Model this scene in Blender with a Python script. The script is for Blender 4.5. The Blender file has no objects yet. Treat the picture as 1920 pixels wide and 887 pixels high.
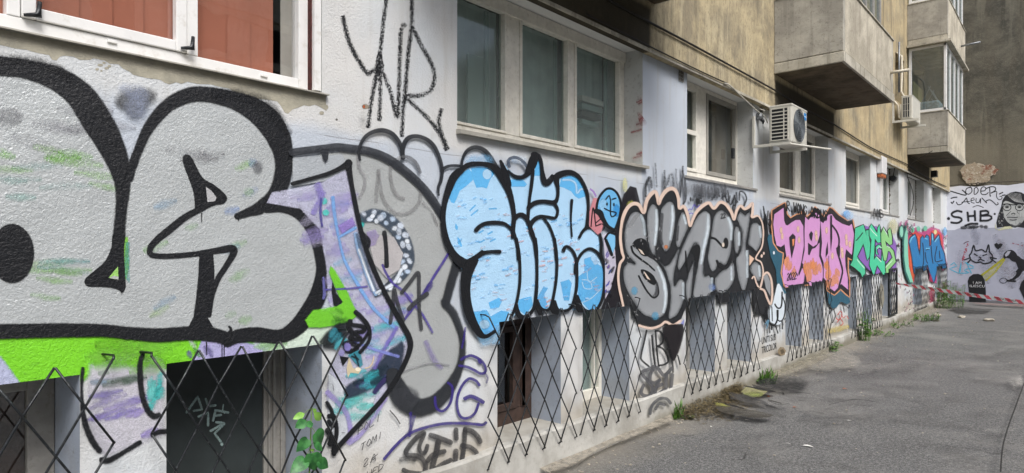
import bpy, bmesh, math, random
from math import radians, sin, cos, pi, sqrt
from mathutils import Vector, Matrix
from mathutils.geometry import tessellate_polygon

# ------------------------------------------------------------------ camera, world, sun, exposure
S = bpy.context.scene
ANG = math.atan(1050 / 1180.0)          # the facade recedes 41.7 degrees off the view axis
SA, CA = sin(ANG), cos(ANG)
DX, EYE = 3.04, 1.70                    # camera: 3.04 m off the facade, 1.70 m above the asphalt
cam_d = bpy.data.cameras.new('camera'); cam = bpy.data.objects.new('camera', cam_d)
S.collection.objects.link(cam); S.camera = cam
cam.location = (DX, 0, EYE)
cam.rotation_euler = (radians(90), 0, ANG)
cam_d.sensor_width = 36.0; cam_d.lens = 36.0 * 1180 / 1920
cam_d.shift_y = (467 - 443.5) / 1920
cam_d.clip_start = 0.05; cam_d.clip_end = 500

SUN_EL, SUN_AZ = 52, 112                # azimuth from +Y towards +X
w = bpy.data.worlds.new('World'); S.world = w; w.use_nodes = True
nt = w.node_tree; bg = nt.nodes['Background']
sky = nt.nodes.new('ShaderNodeTexSky'); sky.sky_type = 'NISHITA'; sky.sun_disc = False
sky.sun_elevation = radians(SUN_EL); sky.sun_rotation = radians(SUN_AZ)
sky.air_density = 1.0; sky.dust_density = 4.0; sky.ozone_density = 1.0
hs = nt.nodes.new('ShaderNodeHueSaturation'); hs.inputs['Saturation'].default_value = 0.75
nt.links.new(sky.outputs[0], hs.inputs['Color']); nt.links.new(hs.outputs[0], bg.inputs[0])
bg.inputs[1].default_value = 0.13
sd = bpy.data.lights.new('sun', 'SUN'); sun = bpy.data.objects.new('sun', sd); S.collection.objects.link(sun)
sd.energy = 1.7; sd.angle = radians(24); sd.color = (1.0, 0.99, 0.985)
_d = Vector((sin(radians(SUN_AZ)) * cos(radians(SUN_EL)), cos(radians(SUN_AZ)) * cos(radians(SUN_EL)), sin(radians(SUN_EL))))
sun.rotation_euler = _d.to_track_quat('Z', 'Y').to_euler()
S.view_settings.view_transform = 'Standard'; S.view_settings.look = 'None'
S.view_settings.gamma = 1.0; S.view_settings.exposure = 0.66
S.view_settings.use_curve_mapping = False
S.render.engine = 'CYCLES'
S.cycles.transparent_max_bounces = 64
random.seed(7)

# ------------------------------------------------------------------ tracing maps: survey picture -> real planes (metres)
def ray(px): return (px - 960.0) / 1180.0
def wall_pt(px, py, x=0.0):
    """point on the facade plane at x, as (Y, Z)"""
    u = ray(px); t = (DX - x) / (SA - u * CA)
    return t * (CA + u * SA), EYE + t * (467.0 - py) / 1180.0
def WY(px, x=0.0): return wall_pt(px, 467, x)[0]
def zat(x, y, py):
    f = (DX - x) * SA + y * CA
    return EYE + f * (467.0 - py) / 1180.0
def ground_pt(px, py, z=0.0):
    t = (EYE - z) * 1180.0 / (py - 467.0); u = ray(px)
    return DX + t * (-SA + u * CA), t * (CA + u * SA)
FO = Vector((0, 24.7)); FD = Vector((0.9907, 0.136)); FN = Vector((0.136, -0.9907))   # end wall: origin, direction, normal
def far_pt(px, py, off=0.0):
    u = ray(px); d = Vector((-SA + u * CA, CA + u * SA)); o = Vector((DX, 0))
    q = FO + FN * off
    t = (q - o).dot(FN) / d.dot(FN)
    p = o + d * t
    return Vector((p.x, p.y, EYE + t * (467.0 - py) / 1180.0))
def m_facade(px, py, off): 
    y, z = wall_pt(px, py); return Vector((off, y, z))
def m_far(px, py, off): 
    p = far_pt(px, py, 0); return Vector((p.x + FN.x * off, p.y + FN.y * off, p.z))
def m_ground(px, py, off):
    x, y = ground_pt(px, py); return Vector((x, y, off))

# ------------------------------------------------------------------ materials
def lin(c):
    if isinstance(c, str):
        c = [int(c[i:i + 2], 16) / 255 for i in (0, 2, 4)]
        return tuple(v / 12.92 if v <= .04045 else ((v + .055) / 1.055) ** 2.4 for v in c)
    return tuple(c)
class NT:
    def __init__(s, name):
        s.m = bpy.data.materials.new(name); s.m.use_nodes = True; s.t = s.m.node_tree
        s.b = s.t.nodes['Principled BSDF']; s.out = s.t.nodes['Material Output']
        s.geo = s.t.nodes.new('ShaderNodeNewGeometry'); s.pos = s.geo.outputs['Position']
        s.sep = None
    def n(s, ty, **k):
        q = s.t.nodes.new(ty)
        for a, v in k.items(): setattr(q, a, v)
        return q
    def L(s, a, b):
        if isinstance(a, (int, float)): b.default_value = a
        elif isinstance(a, tuple): b.default_value = a if len(a) == 4 or b.type == 'VECTOR' else (*a, 1)
        else: s.t.links.new(a, b)
    def xyz(s):
        if not s.sep:
            s.sep = s.n('ShaderNodeSeparateXYZ'); s.L(s.pos, s.sep.inputs[0])
        return s.sep.outputs
    def math(s, op, a, b=0.0, c=0.0, clamp=False):
        q = s.n('ShaderNodeMath', operation=op, use_clamp=clamp)
        s.L(a, q.inputs[0]); s.L(b, q.inputs[1]); s.L(c, q.inputs[2]); return q.outputs[0]
    def scaled(s, v):
        q = s.n('ShaderNodeVectorMath', operation='MULTIPLY'); s.L(s.pos, q.inputs[0]); q.inputs[1].default_value = v
        return q.outputs[0]
    def noise(s, scale, detail=3.0, rough=.55, vec=None, dist=0.0):
        q = s.n('ShaderNodeTexNoise'); s.L(vec if vec is not None else s.pos, q.inputs['Vector'])
        q.inputs['Scale'].default_value = scale; q.inputs['Detail'].default_value = detail
        q.inputs['Roughness'].default_value = rough; q.inputs['Distortion'].default_value = dist
        return q.outputs['Fac']
    def voro(s, scale, vec=None, feature='F1'):
        q = s.n('ShaderNodeTexVoronoi', feature=feature); s.L(vec if vec is not None else s.pos, q.inputs['Vector'])
        q.inputs['Scale'].default_value = scale; return q.outputs['Distance']
    def step(s, v, lo, hi):
        q = s.n('ShaderNodeMapRange', interpolation_type='SMOOTHSTEP'); s.L(v, q.inputs['Value'])
        q.inputs['From Min'].default_value = lo; q.inputs['From Max'].default_value = hi
        q.inputs['To Min'].default_value = 0; q.inputs['To Max'].default_value = 1
        return q.outputs[0]
    def mix(s, f, a, b, mode='MIX'):
        q = s.n('ShaderNodeMix', data_type='RGBA', blend_type=mode)
        s.L(f, q.inputs['Factor']); s.L(a, q.inputs[6]); s.L(b, q.inputs[7]); return q.outputs[2]
    def bump(s, h, strength=.5, dist=.002, prev=None):
        q = s.n('ShaderNodeBump'); s.L(h, q.inputs['Height'])
        q.inputs['Strength'].default_value = strength; q.inputs['Distance'].default_value = dist
        if prev is not None: s.L(prev, q.inputs['Normal'])
        return q.outputs[0]
    def fin(s, col, rough=.8, nrm=None, spec=.3, metal=0.0, alpha=None):
        s.L(col, s.b.inputs['Base Color']); s.L(rough, s.b.inputs['Roughness'])
        s.b.inputs['Specular IOR Level'].default_value = spec
        s.L(metal, s.b.inputs['Metallic'])
        if nrm is not None: s.L(nrm, s.b.inputs['Normal'])
        if alpha is not None: s.L(alpha, s.b.inputs['Alpha'])
        return s.m
def plaster_bump(k, amt=1.0):
    """the orange-peel render coat of the facade, heavier at the near end"""
    n1 = k.noise(72, 3, .65, dist=.6); n2 = k.noise(160, 2, .5); n3 = k.noise(2.5, 2, .5)
    near = k.math('SUBTRACT', 1.15, k.step(k.xyz()[1], 1.0, 4.6), clamp=True)
    h = k.math('ADD', k.math('MULTIPLY', n1, k.math('MULTIPLY_ADD', near, .9, .25)), k.math('MULTIPLY', n2, .25))
    return k.bump(h, .75 * amt, .006, k.bump(n3, .3, .05))
def simple(name, col, rough=.6, var=.12, scale=8, bump=.15, bscale=60, metal=0, spec=.4, dirt=None, coat=None):
    k = NT(name); c = lin(col)
    dk = tuple(v * (1 - var * 2) for v in c)
    cc = k.mix(k.step(k.noise(scale, 4), .35, .7), (*dk, 1), (*c, 1))
    if dirt:
        cc = k.mix(k.math('MULTIPLY', k.step(k.noise(scale * 2.3, 5, .7), .52, .72), dirt[1]), cc, (*lin(dirt[0]), 1))
    return k.fin(cc, rough, k.bump(k.noise(bscale, 3), bump, .004), spec, metal)
M = {}
def mat_wall():
    k = NT('ground_floor_plaster'); X, Y, Z = k.xyz()
    n = k.noise(3.0, 4); wob = k.math('MULTIPLY_ADD', n, .12, -.06)
    lav = (*lin('bcc4ce'), 1); cream = (*lin('cfcfcd'), 1); white = (*lin('cad0d4'), 1)
    zz = k.math('ADD', Z, wob)
    band = k.math('MULTIPLY', k.step(zz, 1.12, 1.2), k.math('SUBTRACT', 1.0, k.step(zz, 2.30, 2.40)))
    pl = k.math('MULTIPLY', k.step(Y, 5.25, 5.27), k.math('SUBTRACT', 1.0, k.step(Y, 8.0, 8.1)))
    band = k.math('MAXIMUM', band, k.math('MULTIPLY', pl, k.step(Z, 1.2, 1.3)))
    band = k.math('MULTIPLY', band, k.math('SUBTRACT', 1.0, k.math('MULTIPLY', k.step(Y, 9, 16), .45)))
    col = k.mix(k.step(k.noise(1.3, 3), .3, .7), cream, white)
    col = k.mix(band, col, lav)
    # grime: soft vertical streaks, specks, beige damp foot of the wall
    st = k.noise(1.0, 4, .6, vec=k.scaled((9, 9, .8)))
    col = k.mix(k.math('MULTIPLY', k.step(st, .5, .75), .30), col, (*lin('a9a498'), 1))
    col = k.mix(k.math('MULTIPLY', k.step(k.noise(5, 5, .65), .55, .75), .30), col, (*lin('a8a8a6'), 1))
    foot = k.math('SUBTRACT', 1.0, k.step(k.math('MULTIPLY_ADD', k.noise(4, 4), .5, k.math('SUBTRACT', Z, .25)), .30, .62))
    col = k.mix(k.math('MULTIPLY', foot, .65), col, (*lin('a79d8a'), 1))
    far = k.math('MULTIPLY', k.step(Y, 8.5, 11), k.step(k.noise(22, 4, .7), .60, .70))
    col = k.mix(k.math('MULTIPLY', far, .4), col, (*lin('8c8a84'), 1))
    sp = k.math('SUBTRACT', 1.0, k.step(k.voro(14), .035, .06))
    sp = k.math('MULTIPLY', sp, k.step(k.noise(3.1, 2), .5, .6))
    col = k.mix(k.math('MULTIPLY', sp, .7), col, (*lin('6b675f'), 1))
    # hairline render joint just under the sills
    jl = k.math('ABSOLUTE', k.math('SUBTRACT', k.math('MULTIPLY_ADD', k.noise(1.7, 3), .03, Z), 2.335))
    jm = k.math('MULTIPLY', k.math('SUBTRACT', 1.0, k.step(jl, .001, .004)), k.step(k.noise(2.2, 2), .42, .55))
    col = k.mix(k.math('MULTIPLY', jm, .6), col, (*lin('77757a'), 1))
    return k.fin(col, .85, plaster_bump(k), .25)
def mat_paint(name, rough=.55, wear=.0, metal=0.0, grain=1.0, bump=1.0, blot=1.1, gs=330):
    k = NT(name)
    at = k.n('ShaderNodeAttribute', attribute_name='pc')
    col, al = at.outputs['Color'], at.outputs['Alpha']
    v = k.noise(6, 4, .6); f = k.noise(230, 2, .6)
    col = k.mix(k.math('MULTIPLY', k.step(v, .3, .75), .5), col, (0.88, 0.88, 0.88, 1), 'MULTIPLY')
    col = k.mix(k.math('MULTIPLY', k.step(f, .55, .75), .04), col, (0.5, 0.5, 0.52, 1))
    # speckled overspray where the film thins out
    e = k.math('MULTIPLY', k.math('MULTIPLY', al, k.math('SUBTRACT', 1.0, al)), 4.0)
    n = k.math('MULTIPLY', k.math('SUBTRACT', k.noise(gs, 2, .7), .5), 2.6 * grain)
    n = k.math('ADD', n, k.math('MULTIPLY', k.math('SUBTRACT', k.noise(14, 4, .65), .5), blot))
    a = k.math('MULTIPLY_ADD', e, n, al, clamp=True)
    if wear:
        ch = k.math('SUBTRACT', 1.0, k.math('MULTIPLY', k.step(k.noise(17, 6, .75, dist=1.2), .60, .66), wear))
        a = k.math('MULTIPLY', a, ch)
    return k.fin(col, rough, plaster_bump(k, bump), .35, metal, a)
M['wall'] = mat_wall()
M['paint'] = mat_paint('spray_paint', .5, .15)
M['silver'] = mat_paint('silver_spray_paint', .45, .0, .2, bump=.85)
M['worn'] = mat_paint('worn_spray_paint', .6, .8)
M['grainy'] = mat_paint('grainy_spray_paint', .6, .0, grain=3.0, gs=130)

def mat_upper():
    k = NT('upper_floor_plaster'); X, Y, Z = k.xyz()
    base = k.noise(1.6, 6, .7, dist=.3)
    col = k.mix(k.step(base, .38, .64), (*lin('8d8470'), 1), (*lin('baac8b'), 1))
    col = k.mix(k.math('MULTIPLY', k.step(k.noise(9, 6, .8), .50, .62), .45), col, (*lin('968b74'), 1))
    pale = k.math('MULTIPLY', k.step(k.noise(1.0, 5, .6, vec=k.scaled((6, 6, 1.0)), dist=.9), .50, .66), k.math('SUBTRACT', 1.0, k.step(k.math('MULTIPLY_ADD', k.noise(4, 3), 1.0, Z), 4.5, 5.1)))
    col = k.mix(k.math('MULTIPLY', pale, .55), col, (*lin('cdc1a0'), 1))
    fine = k.noise(1.0, 6, .75, vec=k.scaled((26, 26, 14)))
    col = k.mix(k.math('MULTIPLY', k.step(fine, .52, .60), .55), col, (*lin('7c7260'), 1))
    sk = k.noise(1.0, 4, .65, vec=k.scaled((15, 15, .8)), dist=.2)
    col = k.mix(k.math('MULTIPLY', k.step(sk, .55, .66), .28), col, (*lin('6f6857'), 1))
    col = k.mix(k.math('MULTIPLY', k.math('SUBTRACT', 1.0, k.step(sk, .34, .43)), .28), col, (*lin('cfc4a6'), 1))
    warm = k.math('MULTIPLY', k.step(Y, 9.5, 12.5), k.step(k.noise(2.0, 4), .35, .6))
    col = k.mix(k.math('MULTIPLY', warm, .4), col, (*lin('c2ad84'), 1))
    drip = k.math('MULTIPLY', k.step(k.noise(1.0, 3, .6, vec=k.scaled((5, 5, .35))), .57, .68), k.step(k.math('MULTIPLY_ADD', k.noise(3, 3), 1.5, Z), 4.0, 5.2))
    col = k.mix(k.math('MULTIPLY', drip, .5), col, (*lin('615b4e'), 1))
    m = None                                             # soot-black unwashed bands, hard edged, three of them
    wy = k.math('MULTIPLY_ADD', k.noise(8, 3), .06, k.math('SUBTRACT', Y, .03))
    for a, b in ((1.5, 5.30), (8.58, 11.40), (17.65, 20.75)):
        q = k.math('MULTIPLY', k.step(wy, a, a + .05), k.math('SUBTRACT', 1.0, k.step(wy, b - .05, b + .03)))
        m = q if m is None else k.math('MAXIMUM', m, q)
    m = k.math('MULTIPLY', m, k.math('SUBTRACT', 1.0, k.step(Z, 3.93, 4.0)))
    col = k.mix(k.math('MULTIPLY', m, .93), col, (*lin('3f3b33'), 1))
    return k.fin(col, .9, k.bump(k.noise(90, 4, .7), .6, .006, k.bump(k.noise(9, 4), .4, .02)), .2)
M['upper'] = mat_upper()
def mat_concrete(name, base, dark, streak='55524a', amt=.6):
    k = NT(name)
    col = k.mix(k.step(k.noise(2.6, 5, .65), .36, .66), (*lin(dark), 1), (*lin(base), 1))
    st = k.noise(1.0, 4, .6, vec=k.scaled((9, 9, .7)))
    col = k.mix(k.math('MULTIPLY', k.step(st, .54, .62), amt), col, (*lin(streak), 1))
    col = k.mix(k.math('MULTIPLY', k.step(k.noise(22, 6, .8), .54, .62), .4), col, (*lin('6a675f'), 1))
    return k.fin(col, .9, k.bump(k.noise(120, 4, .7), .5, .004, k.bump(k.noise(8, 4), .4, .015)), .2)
M['conc'] = mat_concrete('balcony_concrete', 'b6b2a6', '9b978d', '6c6961', .25)
M['conc_front'] = mat_concrete('balcony_render', 'c9c2b0', 'a8a191', '8b8378', .35)
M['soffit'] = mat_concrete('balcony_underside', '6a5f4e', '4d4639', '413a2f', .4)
M['slab'] = mat_concrete('slab_edge', 'c4bfb0', 'a39e90', '5d594f', .35)
def mat_plinth():
    k = NT('plinth_concrete'); X, Y, Z = k.xyz()
    col = k.mix(k.step(k.noise(3, 5, .6), .35, .65), (*lin('9c9a93'), 1), (*lin('b9b8b2'), 1))
    col = k.mix(k.math('MULTIPLY', k.step(k.noise(28, 5, .7), .55, .7), .35), col, (*lin('8f897c'), 1))
    lo = k.math('SUBTRACT', 1.0, k.step(k.math('MULTIPLY_ADD', k.noise(5, 4), .16, k.math('SUBTRACT', Z, .08)), .05, .16))
    lo = k.math('MULTIPLY', lo, k.step(Y, 4.5, 6.0))
    col = k.mix(k.math('MULTIPLY', lo, .75), col, (*lin('6e6957'), 1))
    sl = k.math('SUBTRACT', 1.0, k.step(k.xyz()[0], -.02, .01))
    col = k.mix(k.math('MULTIPLY', sl, .3), col, (*lin('9a9384'), 1))
    return k.fin(col, .9, k.bump(k.noise(150, 4, .7), .6, .003, k.bump(k.noise(9, 4), .5, .015)), .2)
M['plinth'] = mat_plinth()
def mat_endwall():
    k = NT('end_wall_plaster'); X, Y, Z = k.xyz()
    h = k.noise(.9, 6, .7, vec=k.scaled((1, 1, 1.3)), dist=.3)
    col = k.mix(k.step(h, .36, .68), (*lin('4b4a44'), 1), (*lin('6e6b60'), 1))
    col = k.mix(k.math('MULTIPLY', k.step(k.noise(1.0, 4, .6, vec=k.scaled((2.2, 2.2, .18))), .52, .60), .45), col, (*lin('7f7b6e'), 1))
    col = k.mix(k.math('MULTIPLY', k.step(k.noise(1.0, 4, .6, vec=k.scaled((4, 4, .25))), .56, .62), .5), col, (*lin('3d3c37'), 1))
    col = k.mix(k.math('MULTIPLY', k.step(k.noise(1.0, 4, .6, vec=k.scaled((3, 3, .35))), .5, .75), .5), col, (*lin('5a554a'), 1))
    col = k.mix(k.math('MULTIPLY', k.step(k.noise(14, 6, .8), .5, .62), .35), col, (*lin('7b786b'), 1))
    lo = k.math('SUBTRACT', 1.0, k.step(Z, 4.6, 6.2))
    col = k.mix(k.math('MULTIPLY', lo, .4), col, (*lin('8a8371'), 1))
    return k.fin(col, .92, k.bump(k.noise(45, 5, .7), .8, .02), .15)
M['endwall'] = mat_endwall()
def mat_asphalt():
    k = NT('asphalt'); X, Y, Z = k.xyz()
    g = k.noise(95, 5, .8); g2 = k.noise(36, 5, .8)
    col = k.mix(k.step(g, .44, .58), (*lin('3f3f3e'), 1), (*lin('7e7e7d'), 1))
    col = k.mix(k.math('MULTIPLY', k.step(g2, .50, .60), .55), col, (*lin('9c9b97'), 1))
    col = k.mix(k.math('MULTIPLY', k.math('SUBTRACT', 1.0, k.step(k.noise(30, 5, .8), .40, .48)), .6), col, (*lin('393836'), 1))
    big = k.noise(.8, 5, .6, dist=.4)
    col = k.mix(k.math('MULTIPLY', k.step(big, .45, .7), .45), col, (*lin('8a8883'), 1))
    col = k.mix(k.math('MULTIPLY', k.step(k.noise(1.7, 5, .65, dist=.5), .50, .64), .32), col, (*lin('474644'), 1))
    ed = k.math('SUBTRACT', 1.0, k.step(k.math('MULTIPLY_ADD', k.noise(1.6, 4), .9, k.math('SUBTRACT', X, .45)), .05, .6))
    col = k.mix(k.math('MULTIPLY', ed, .55), col, (*lin('938d80'), 1))
    chips = k.math('SUBTRACT', 1.0, k.step(k.voro(46), .10, .16))
    chips = k.math('MULTIPLY', chips, k.step(k.noise(8, 2), .45, .6))
    col = k.mix(k.math('MULTIPLY', chips, .6), col, (*lin('b5b2ab'), 1))
    # hairline cracks
    vv = k.n('ShaderNodeVectorMath', operation='ADD'); nn = k.n('ShaderNodeTexNoise'); k.L(k.pos, nn.inputs['Vector']); nn.inputs['Scale'].default_value = 2.0
    k.L(k.pos, vv.inputs[0]); k.L(nn.outputs['Color'], vv.inputs[1])
    cr = k.math('SUBTRACT', 1.0, k.step(k.voro(.55, vv.outputs[0], 'DISTANCE_TO_EDGE'), .002, .007))
    cr = k.math('MULTIPLY', cr, k.step(k.noise(1.1, 3), .56, .64))
    col = k.mix(k.math('MULTIPLY', cr, .8), col, (*lin('3a3937'), 1))
    n = k.bump(g, .9, .008, k.bump(k.noise(14, 4, .6), .5, .02, k.bump(big, .5, .08)))
    n = k.bump(k.math('SUBTRACT', 1.0, cr), .8, .01, n)
    return k.fin(col, .88, n, .25)
M['asphalt'] = mat_asphalt()
def mat_glass(name, tint=(.5, .55, .55), rough=.03, refl=1.0, dust=0.0):
    k = NT(name); t = k.t
    gl = k.n('ShaderNodeBsdfGlossy'); gl.inputs['Roughness'].default_value = rough; gl.inputs['Color'].default_value = (.9, .93, .95, 1)
    tr = k.n('ShaderNodeBsdfTransparent'); tr.inputs['Color'].default_value = (*tint, 1)
    fr = k.n('ShaderNodeLayerWeight'); fr.inputs['Blend'].default_value = .5
    f = k.math('MULTIPLY_ADD', k.math('POWER', fr.outputs['Facing'], 5.0), .9, .09 * refl, clamp=True)
    wv = k.bump(k.noise(2.5, 2), .15, .01); k.L(wv, gl.inputs['Normal'])
    mx = k.n('ShaderNodeMixShader'); k.L(f, mx.inputs[0]); k.L(tr.outputs[0], mx.inputs[1]); k.L(gl.outputs[0], mx.inputs[2])
    o_ = mx.outputs[0]
    if dust:
        df = k.n('ShaderNodeBsdfDiffuse'); df.inputs['Color'].default_value = (.42, .50, .49, 1); m2 = k.n('ShaderNodeMixShader'); k.L(dust, m2.inputs[0]); k.L(o_, m2.inputs[1]); k.L(df.outputs[0], m2.inputs[2]); o_ = m2.outputs[0]
    k.L(o_, k.out.inputs['Surface']); return k.m
M['glass'] = mat_glass('window_glass', (.94, .95, .95), .02, 1.5)
M['glass_loggia'] = mat_glass('loggia_glass', (.62, .70, .70), .03, 1.6, .10)
M['glass_screen'] = mat_glass('screen_glass', (.82, .80, .76), .05, .8, .06)
M['glass_dusty'] = mat_glass('dusty_glass', (.84, .90, .89), .08, 1.0, .26)
M['pvc'] = simple('white_pvc', 'e6e6e4', .35, .04, 6, .03, dirt=('a79f8c', .35))
M['oldpaint'] = simple('peeling_window_paint', 'e8e5da', .6, .06, 14, .5, 70, dirt=('9a8f78', .35))
M['oldpaint_grey'] = simple('grey_window_paint', '9c9a95', .6, .10, 14, .4, 70, dirt=('6b665c', .5))
M['wood'] = simple('dark_brown_wood', '4a3a33', .6, .2, 12, .4, 50, dirt=('2b2320', .5))
M['blackpanel'] = simple('black_painted_board', '394041', .45, .12, 5, .15, 40, dirt=('3d4242', .3))
M['curtain'] = simple('grey_net_curtain', 'cfded9', .9, .1, 5, .1)
M['curtain_dk'] = simple('dark_blind', '8a857c', .9, .1, 5, .1)
M['curtain_gr'] = simple('green_grey_board', '8fa39d', .8, .08, 4, .1)
M['dark'] = simple('dark_interior', '23211f', .95, .1, 3, .05)
M['curtain_w'] = simple('warm_grey_blind', 'a9a59d', .9, .1, 5, .1)
M['room'] = simple('room_wall', '55534d', .95, .1, 3, .05)
M['steel'] = simple('black_painted_steel', '26292c', .4, .15, 30, .3, 120, .3, .5, dirt=('7d8386', .4))
M['steel_worn'] = simple('bare_steel', '8b8f92', .45, .15, 30, .3, 120, .5, .5, dirt=('6b4a33', .4))
M['ac'] = simple('cream_white_enamel', 'cfcdc2', .4, .05, 5, .05, dirt=('9d9787', .25))
M['ac_dk'] = simple('dark_condenser_fins', '2a2d30', .5, .1, 20, .1)
M['fan'] = simple('grey_fan_grille', '6d7479', .4, .08, 20, .1, 60, .2)
M['blue'] = simple('blue_sticker', '1f8ad8', .4, .03)
M['white'] = simple('white_plastic', 'dedede', .4, .04)
M['orange'] = simple('orange_plastic', 'b5683e', .5, .1)
M['cable'] = simple('black_cable', '27241f', .6, .1)
M['cable_w'] = simple('white_cable', 'c7c4b8', .6, .1)
M['pipe'] = simple('cream_pipe', 'cfc7b4', .5, .1, 8, .1, dirt=('8a7c66', .4))
M['alu'] = simple('grey_metal_sill', 'b8b5aa', .5, .1, 8, .15, 60, .2, dirt=('6e685b', .6))
M['blind'] = simple('terracotta_blind', 'ab6c56', .8, .06, 3, .05)
M['brick'] = None
def mat_brick():
    k = NT('exposed_brick')
    c = k.mix(k.step(k.noise(3.2, 6, .75), .50, .62), (*lin('a39682'), 1), (*lin('86584a'), 1))
    c = k.mix(k.step(k.noise(9, 5, .75), .5, .6), c, (*lin('bdb3a3'), 1))
    return k.fin(c, .95, k.bump(k.noise(20, 5, .75), 1.0, .04), .1)
M['brick'] = mat_brick()
def mat_leaf(name, a, b):
    k = NT(name)
    c = k.mix(k.step(k.noise(25, 3), .35, .65), (*lin(a), 1), (*lin(b), 1))
    m = k.fin(c, .45, k.bump(k.noise(90, 2), .3, .002), .4)
    k.b.inputs['Subsurface Weight'].default_value = 0.0
    return m
M['leaf'] = mat_leaf('heart_leaf', '25582c', '3f7d3f')
M['leaf_y'] = mat_leaf('young_leaf', '5f9136', '7fae4a')
M['weed'] = mat_leaf('weed_leaf', '365a20', '5b8230')
M['weed_dry'] = mat_leaf('dry_litter', '4b4332', '776a49')
M['stem'] = simple('green_stem', '6d8a3c', .6, .1)
M['stone'] = simple('pale_stone', 'b3ab9c', .9, .15, 20, .5, 60)
M['opp'] = mat_concrete('opposite_render', 'cfc8b8', 'b3ab99', '8a8374', .4)
M['mortar'] = None
def mat_mortar():
    k = NT('bare_mortar')
    c = k.mix(k.step(k.noise(7, 5, .65), .35, .68), (*lin('9a9789'), 1), (*lin('b0ab9a'), 1))
    return k.fin(c, .92, k.bump(k.noise(120, 4, .7), .6, .003, k.bump(k.noise(14, 4), .6, .012)), .15)
M['mortar'] = mat_mortar()

# ------------------------------------------------------------------ mesh helpers
C = S.collection
class MB:
    def __init__(s): s.v = []; s.f = []; s.mi = []
    def add(s, vs, fs, mi=0):
        o = len(s.v); s.v += [tuple(v) for v in vs]
        s.f += [tuple(i + o for i in f) for f in fs]; s.mi += [mi] * len(fs); return s
    def box(s, x0, x1, y0, y1, z0, z1, mi=0):
        vs = [(x, y, z) for x in (x0, x1) for y in (y0, y1) for z in (z0, z1)]
        return s.add(vs, [(0, 1, 3, 2), (4, 6, 7, 5), (0, 4, 5, 1), (2, 3, 7, 6), (0, 2, 6, 4), (1, 5, 7, 3)], mi)
    def quad(s, a, b, c, d, mi=0): return s.add([a, b, c, d], [(0, 1, 2, 3)], mi)
    def tube(s, pts, r, n=8, mi=0, caps=True):
        pts = [Vector(p) for p in pts]; rings = []
        up = Vector((0, 0, 1))
        for i, p in enumerate(pts):
            t = (pts[min(i + 1, len(pts) - 1)] - pts[max(i - 1, 0)]).normalized()
            a = t.cross(up)
            if a.length < 1e-3: a = t.cross(Vector((1, 0, 0)))
            a.normalize(); b = t.cross(a).normalized()
            rr = r[i] if isinstance(r, (list, tuple)) else r
            rings.append([p + (a * cos(2 * pi * j / n) + b * sin(2 * pi * j / n)) * rr for j in range(n)])
        o = len(s.v); s.v += [tuple(v) for ring in rings for v in ring]
        for i in range(len(pts) - 1):
            for j in range(n):
                s.f.append((o + i * n + j, o + i * n + (j + 1) % n, o + (i + 1) * n + (j + 1) % n, o + (i + 1) * n + j)); s.mi.append(mi)
        if caps:
            s.f.append(tuple(o + j for j in range(n))[::-1]); s.mi.append(mi)
            s.f.append(tuple(o + (len(pts) - 1) * n + j for j in range(n))); s.mi.append(mi)
        return s
    def disc(s, c, nrm, r, n=24, mi=0, thick=0):
        c = Vector(c); q = Vector(nrm).to_track_quat('Z', 'Y')
        ring = [c + q @ Vector((r * cos(2 * pi * j / n), r * sin(2 * pi * j / n), 0)) for j in range(n)]
        s.add(ring, [tuple(range(n))], mi); return s
    def build(s, name, mats, parent=None, bevel=0, smooth=False, loc=None):
        me = bpy.data.meshes.new(name)
        off = Vector(loc) if loc else Vector((0, 0, 0))
        me.from_pydata([tuple(Vector(v) - off) for v in s.v], [], s.f)
        mats = mats if isinstance(mats, (list, tuple)) else [mats]
        for m in mats: me.materials.append(m)
        me.polygons.foreach_set('material_index', s.mi)
        bm = bmesh.new(); bm.from_mesh(me); bmesh.ops.recalc_face_normals(bm, faces=bm.faces); bm.to_mesh(me); bm.free()
        if smooth:
            for p in me.polygons: p.use_smooth = True
        o = bpy.data.objects.new(name, me); C.objects.link(o); o.location = off
        if parent is not None:
            o.parent = parent
            if parent.type == 'EMPTY' or True:
                o.matrix_parent_inverse = Matrix.Translation(parent_world(parent)).inverted()
        if bevel:
            b = o.modifiers.new('bevel', 'BEVEL'); b.width = bevel; b.segments = 2; b.limit_method = 'ANGLE'
        return o
def parent_world(o):
    v = Vector(o.location)
    if o.parent is not None:
        v = v + (o.matrix_parent_inverse.translation if True else Vector()) + parent_world(o.parent)
    return v
def tag(o, label=None, cat=None, group=None, kind=None):
    if label: o['label'] = label
    if cat: o['category'] = cat
    if group: o['group'] = group
    if kind: o['kind'] = kind
    return o
def thing(name, label, cat, loc=(0, 0, 0), group=None):
    o = bpy.data.objects.new(name, None); C.objects.link(o); o.location = loc; o.empty_display_size = .1
    return tag(o, label, cat, group)
def text_mesh(name, txt, size, mat, parent, org, right, up, stretch=1.0, shear=0, align='LEFT', space=1.0):
    cu = bpy.data.curves.new(name, 'FONT'); cu.body = txt; cu.size = size; cu.shear = shear
    cu.align_x = align; cu.space_character = space; cu.extrude = 0
    t = bpy.data.objects.new(name, cu); C.objects.link(t)
    dg = bpy.context.evaluated_depsgraph_get()
    me = bpy.data.meshes.new_from_object(t.evaluated_get(dg)); bpy.data.objects.remove(t)
    right = Vector(right); up = Vector(up); org = Vector(org)
    for v in me.vertices: v.co = org + right * v.co.x * stretch + up * v.co.y
    me.materials.clear(); me.materials.append(mat); me.name = name
    o = bpy.data.objects.new(name, me); C.objects.link(o)
    if parent is not None:
        o.parent = parent; o.matrix_parent_inverse = Matrix.Translation(parent_world(parent)).inverted()
    return o

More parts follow.
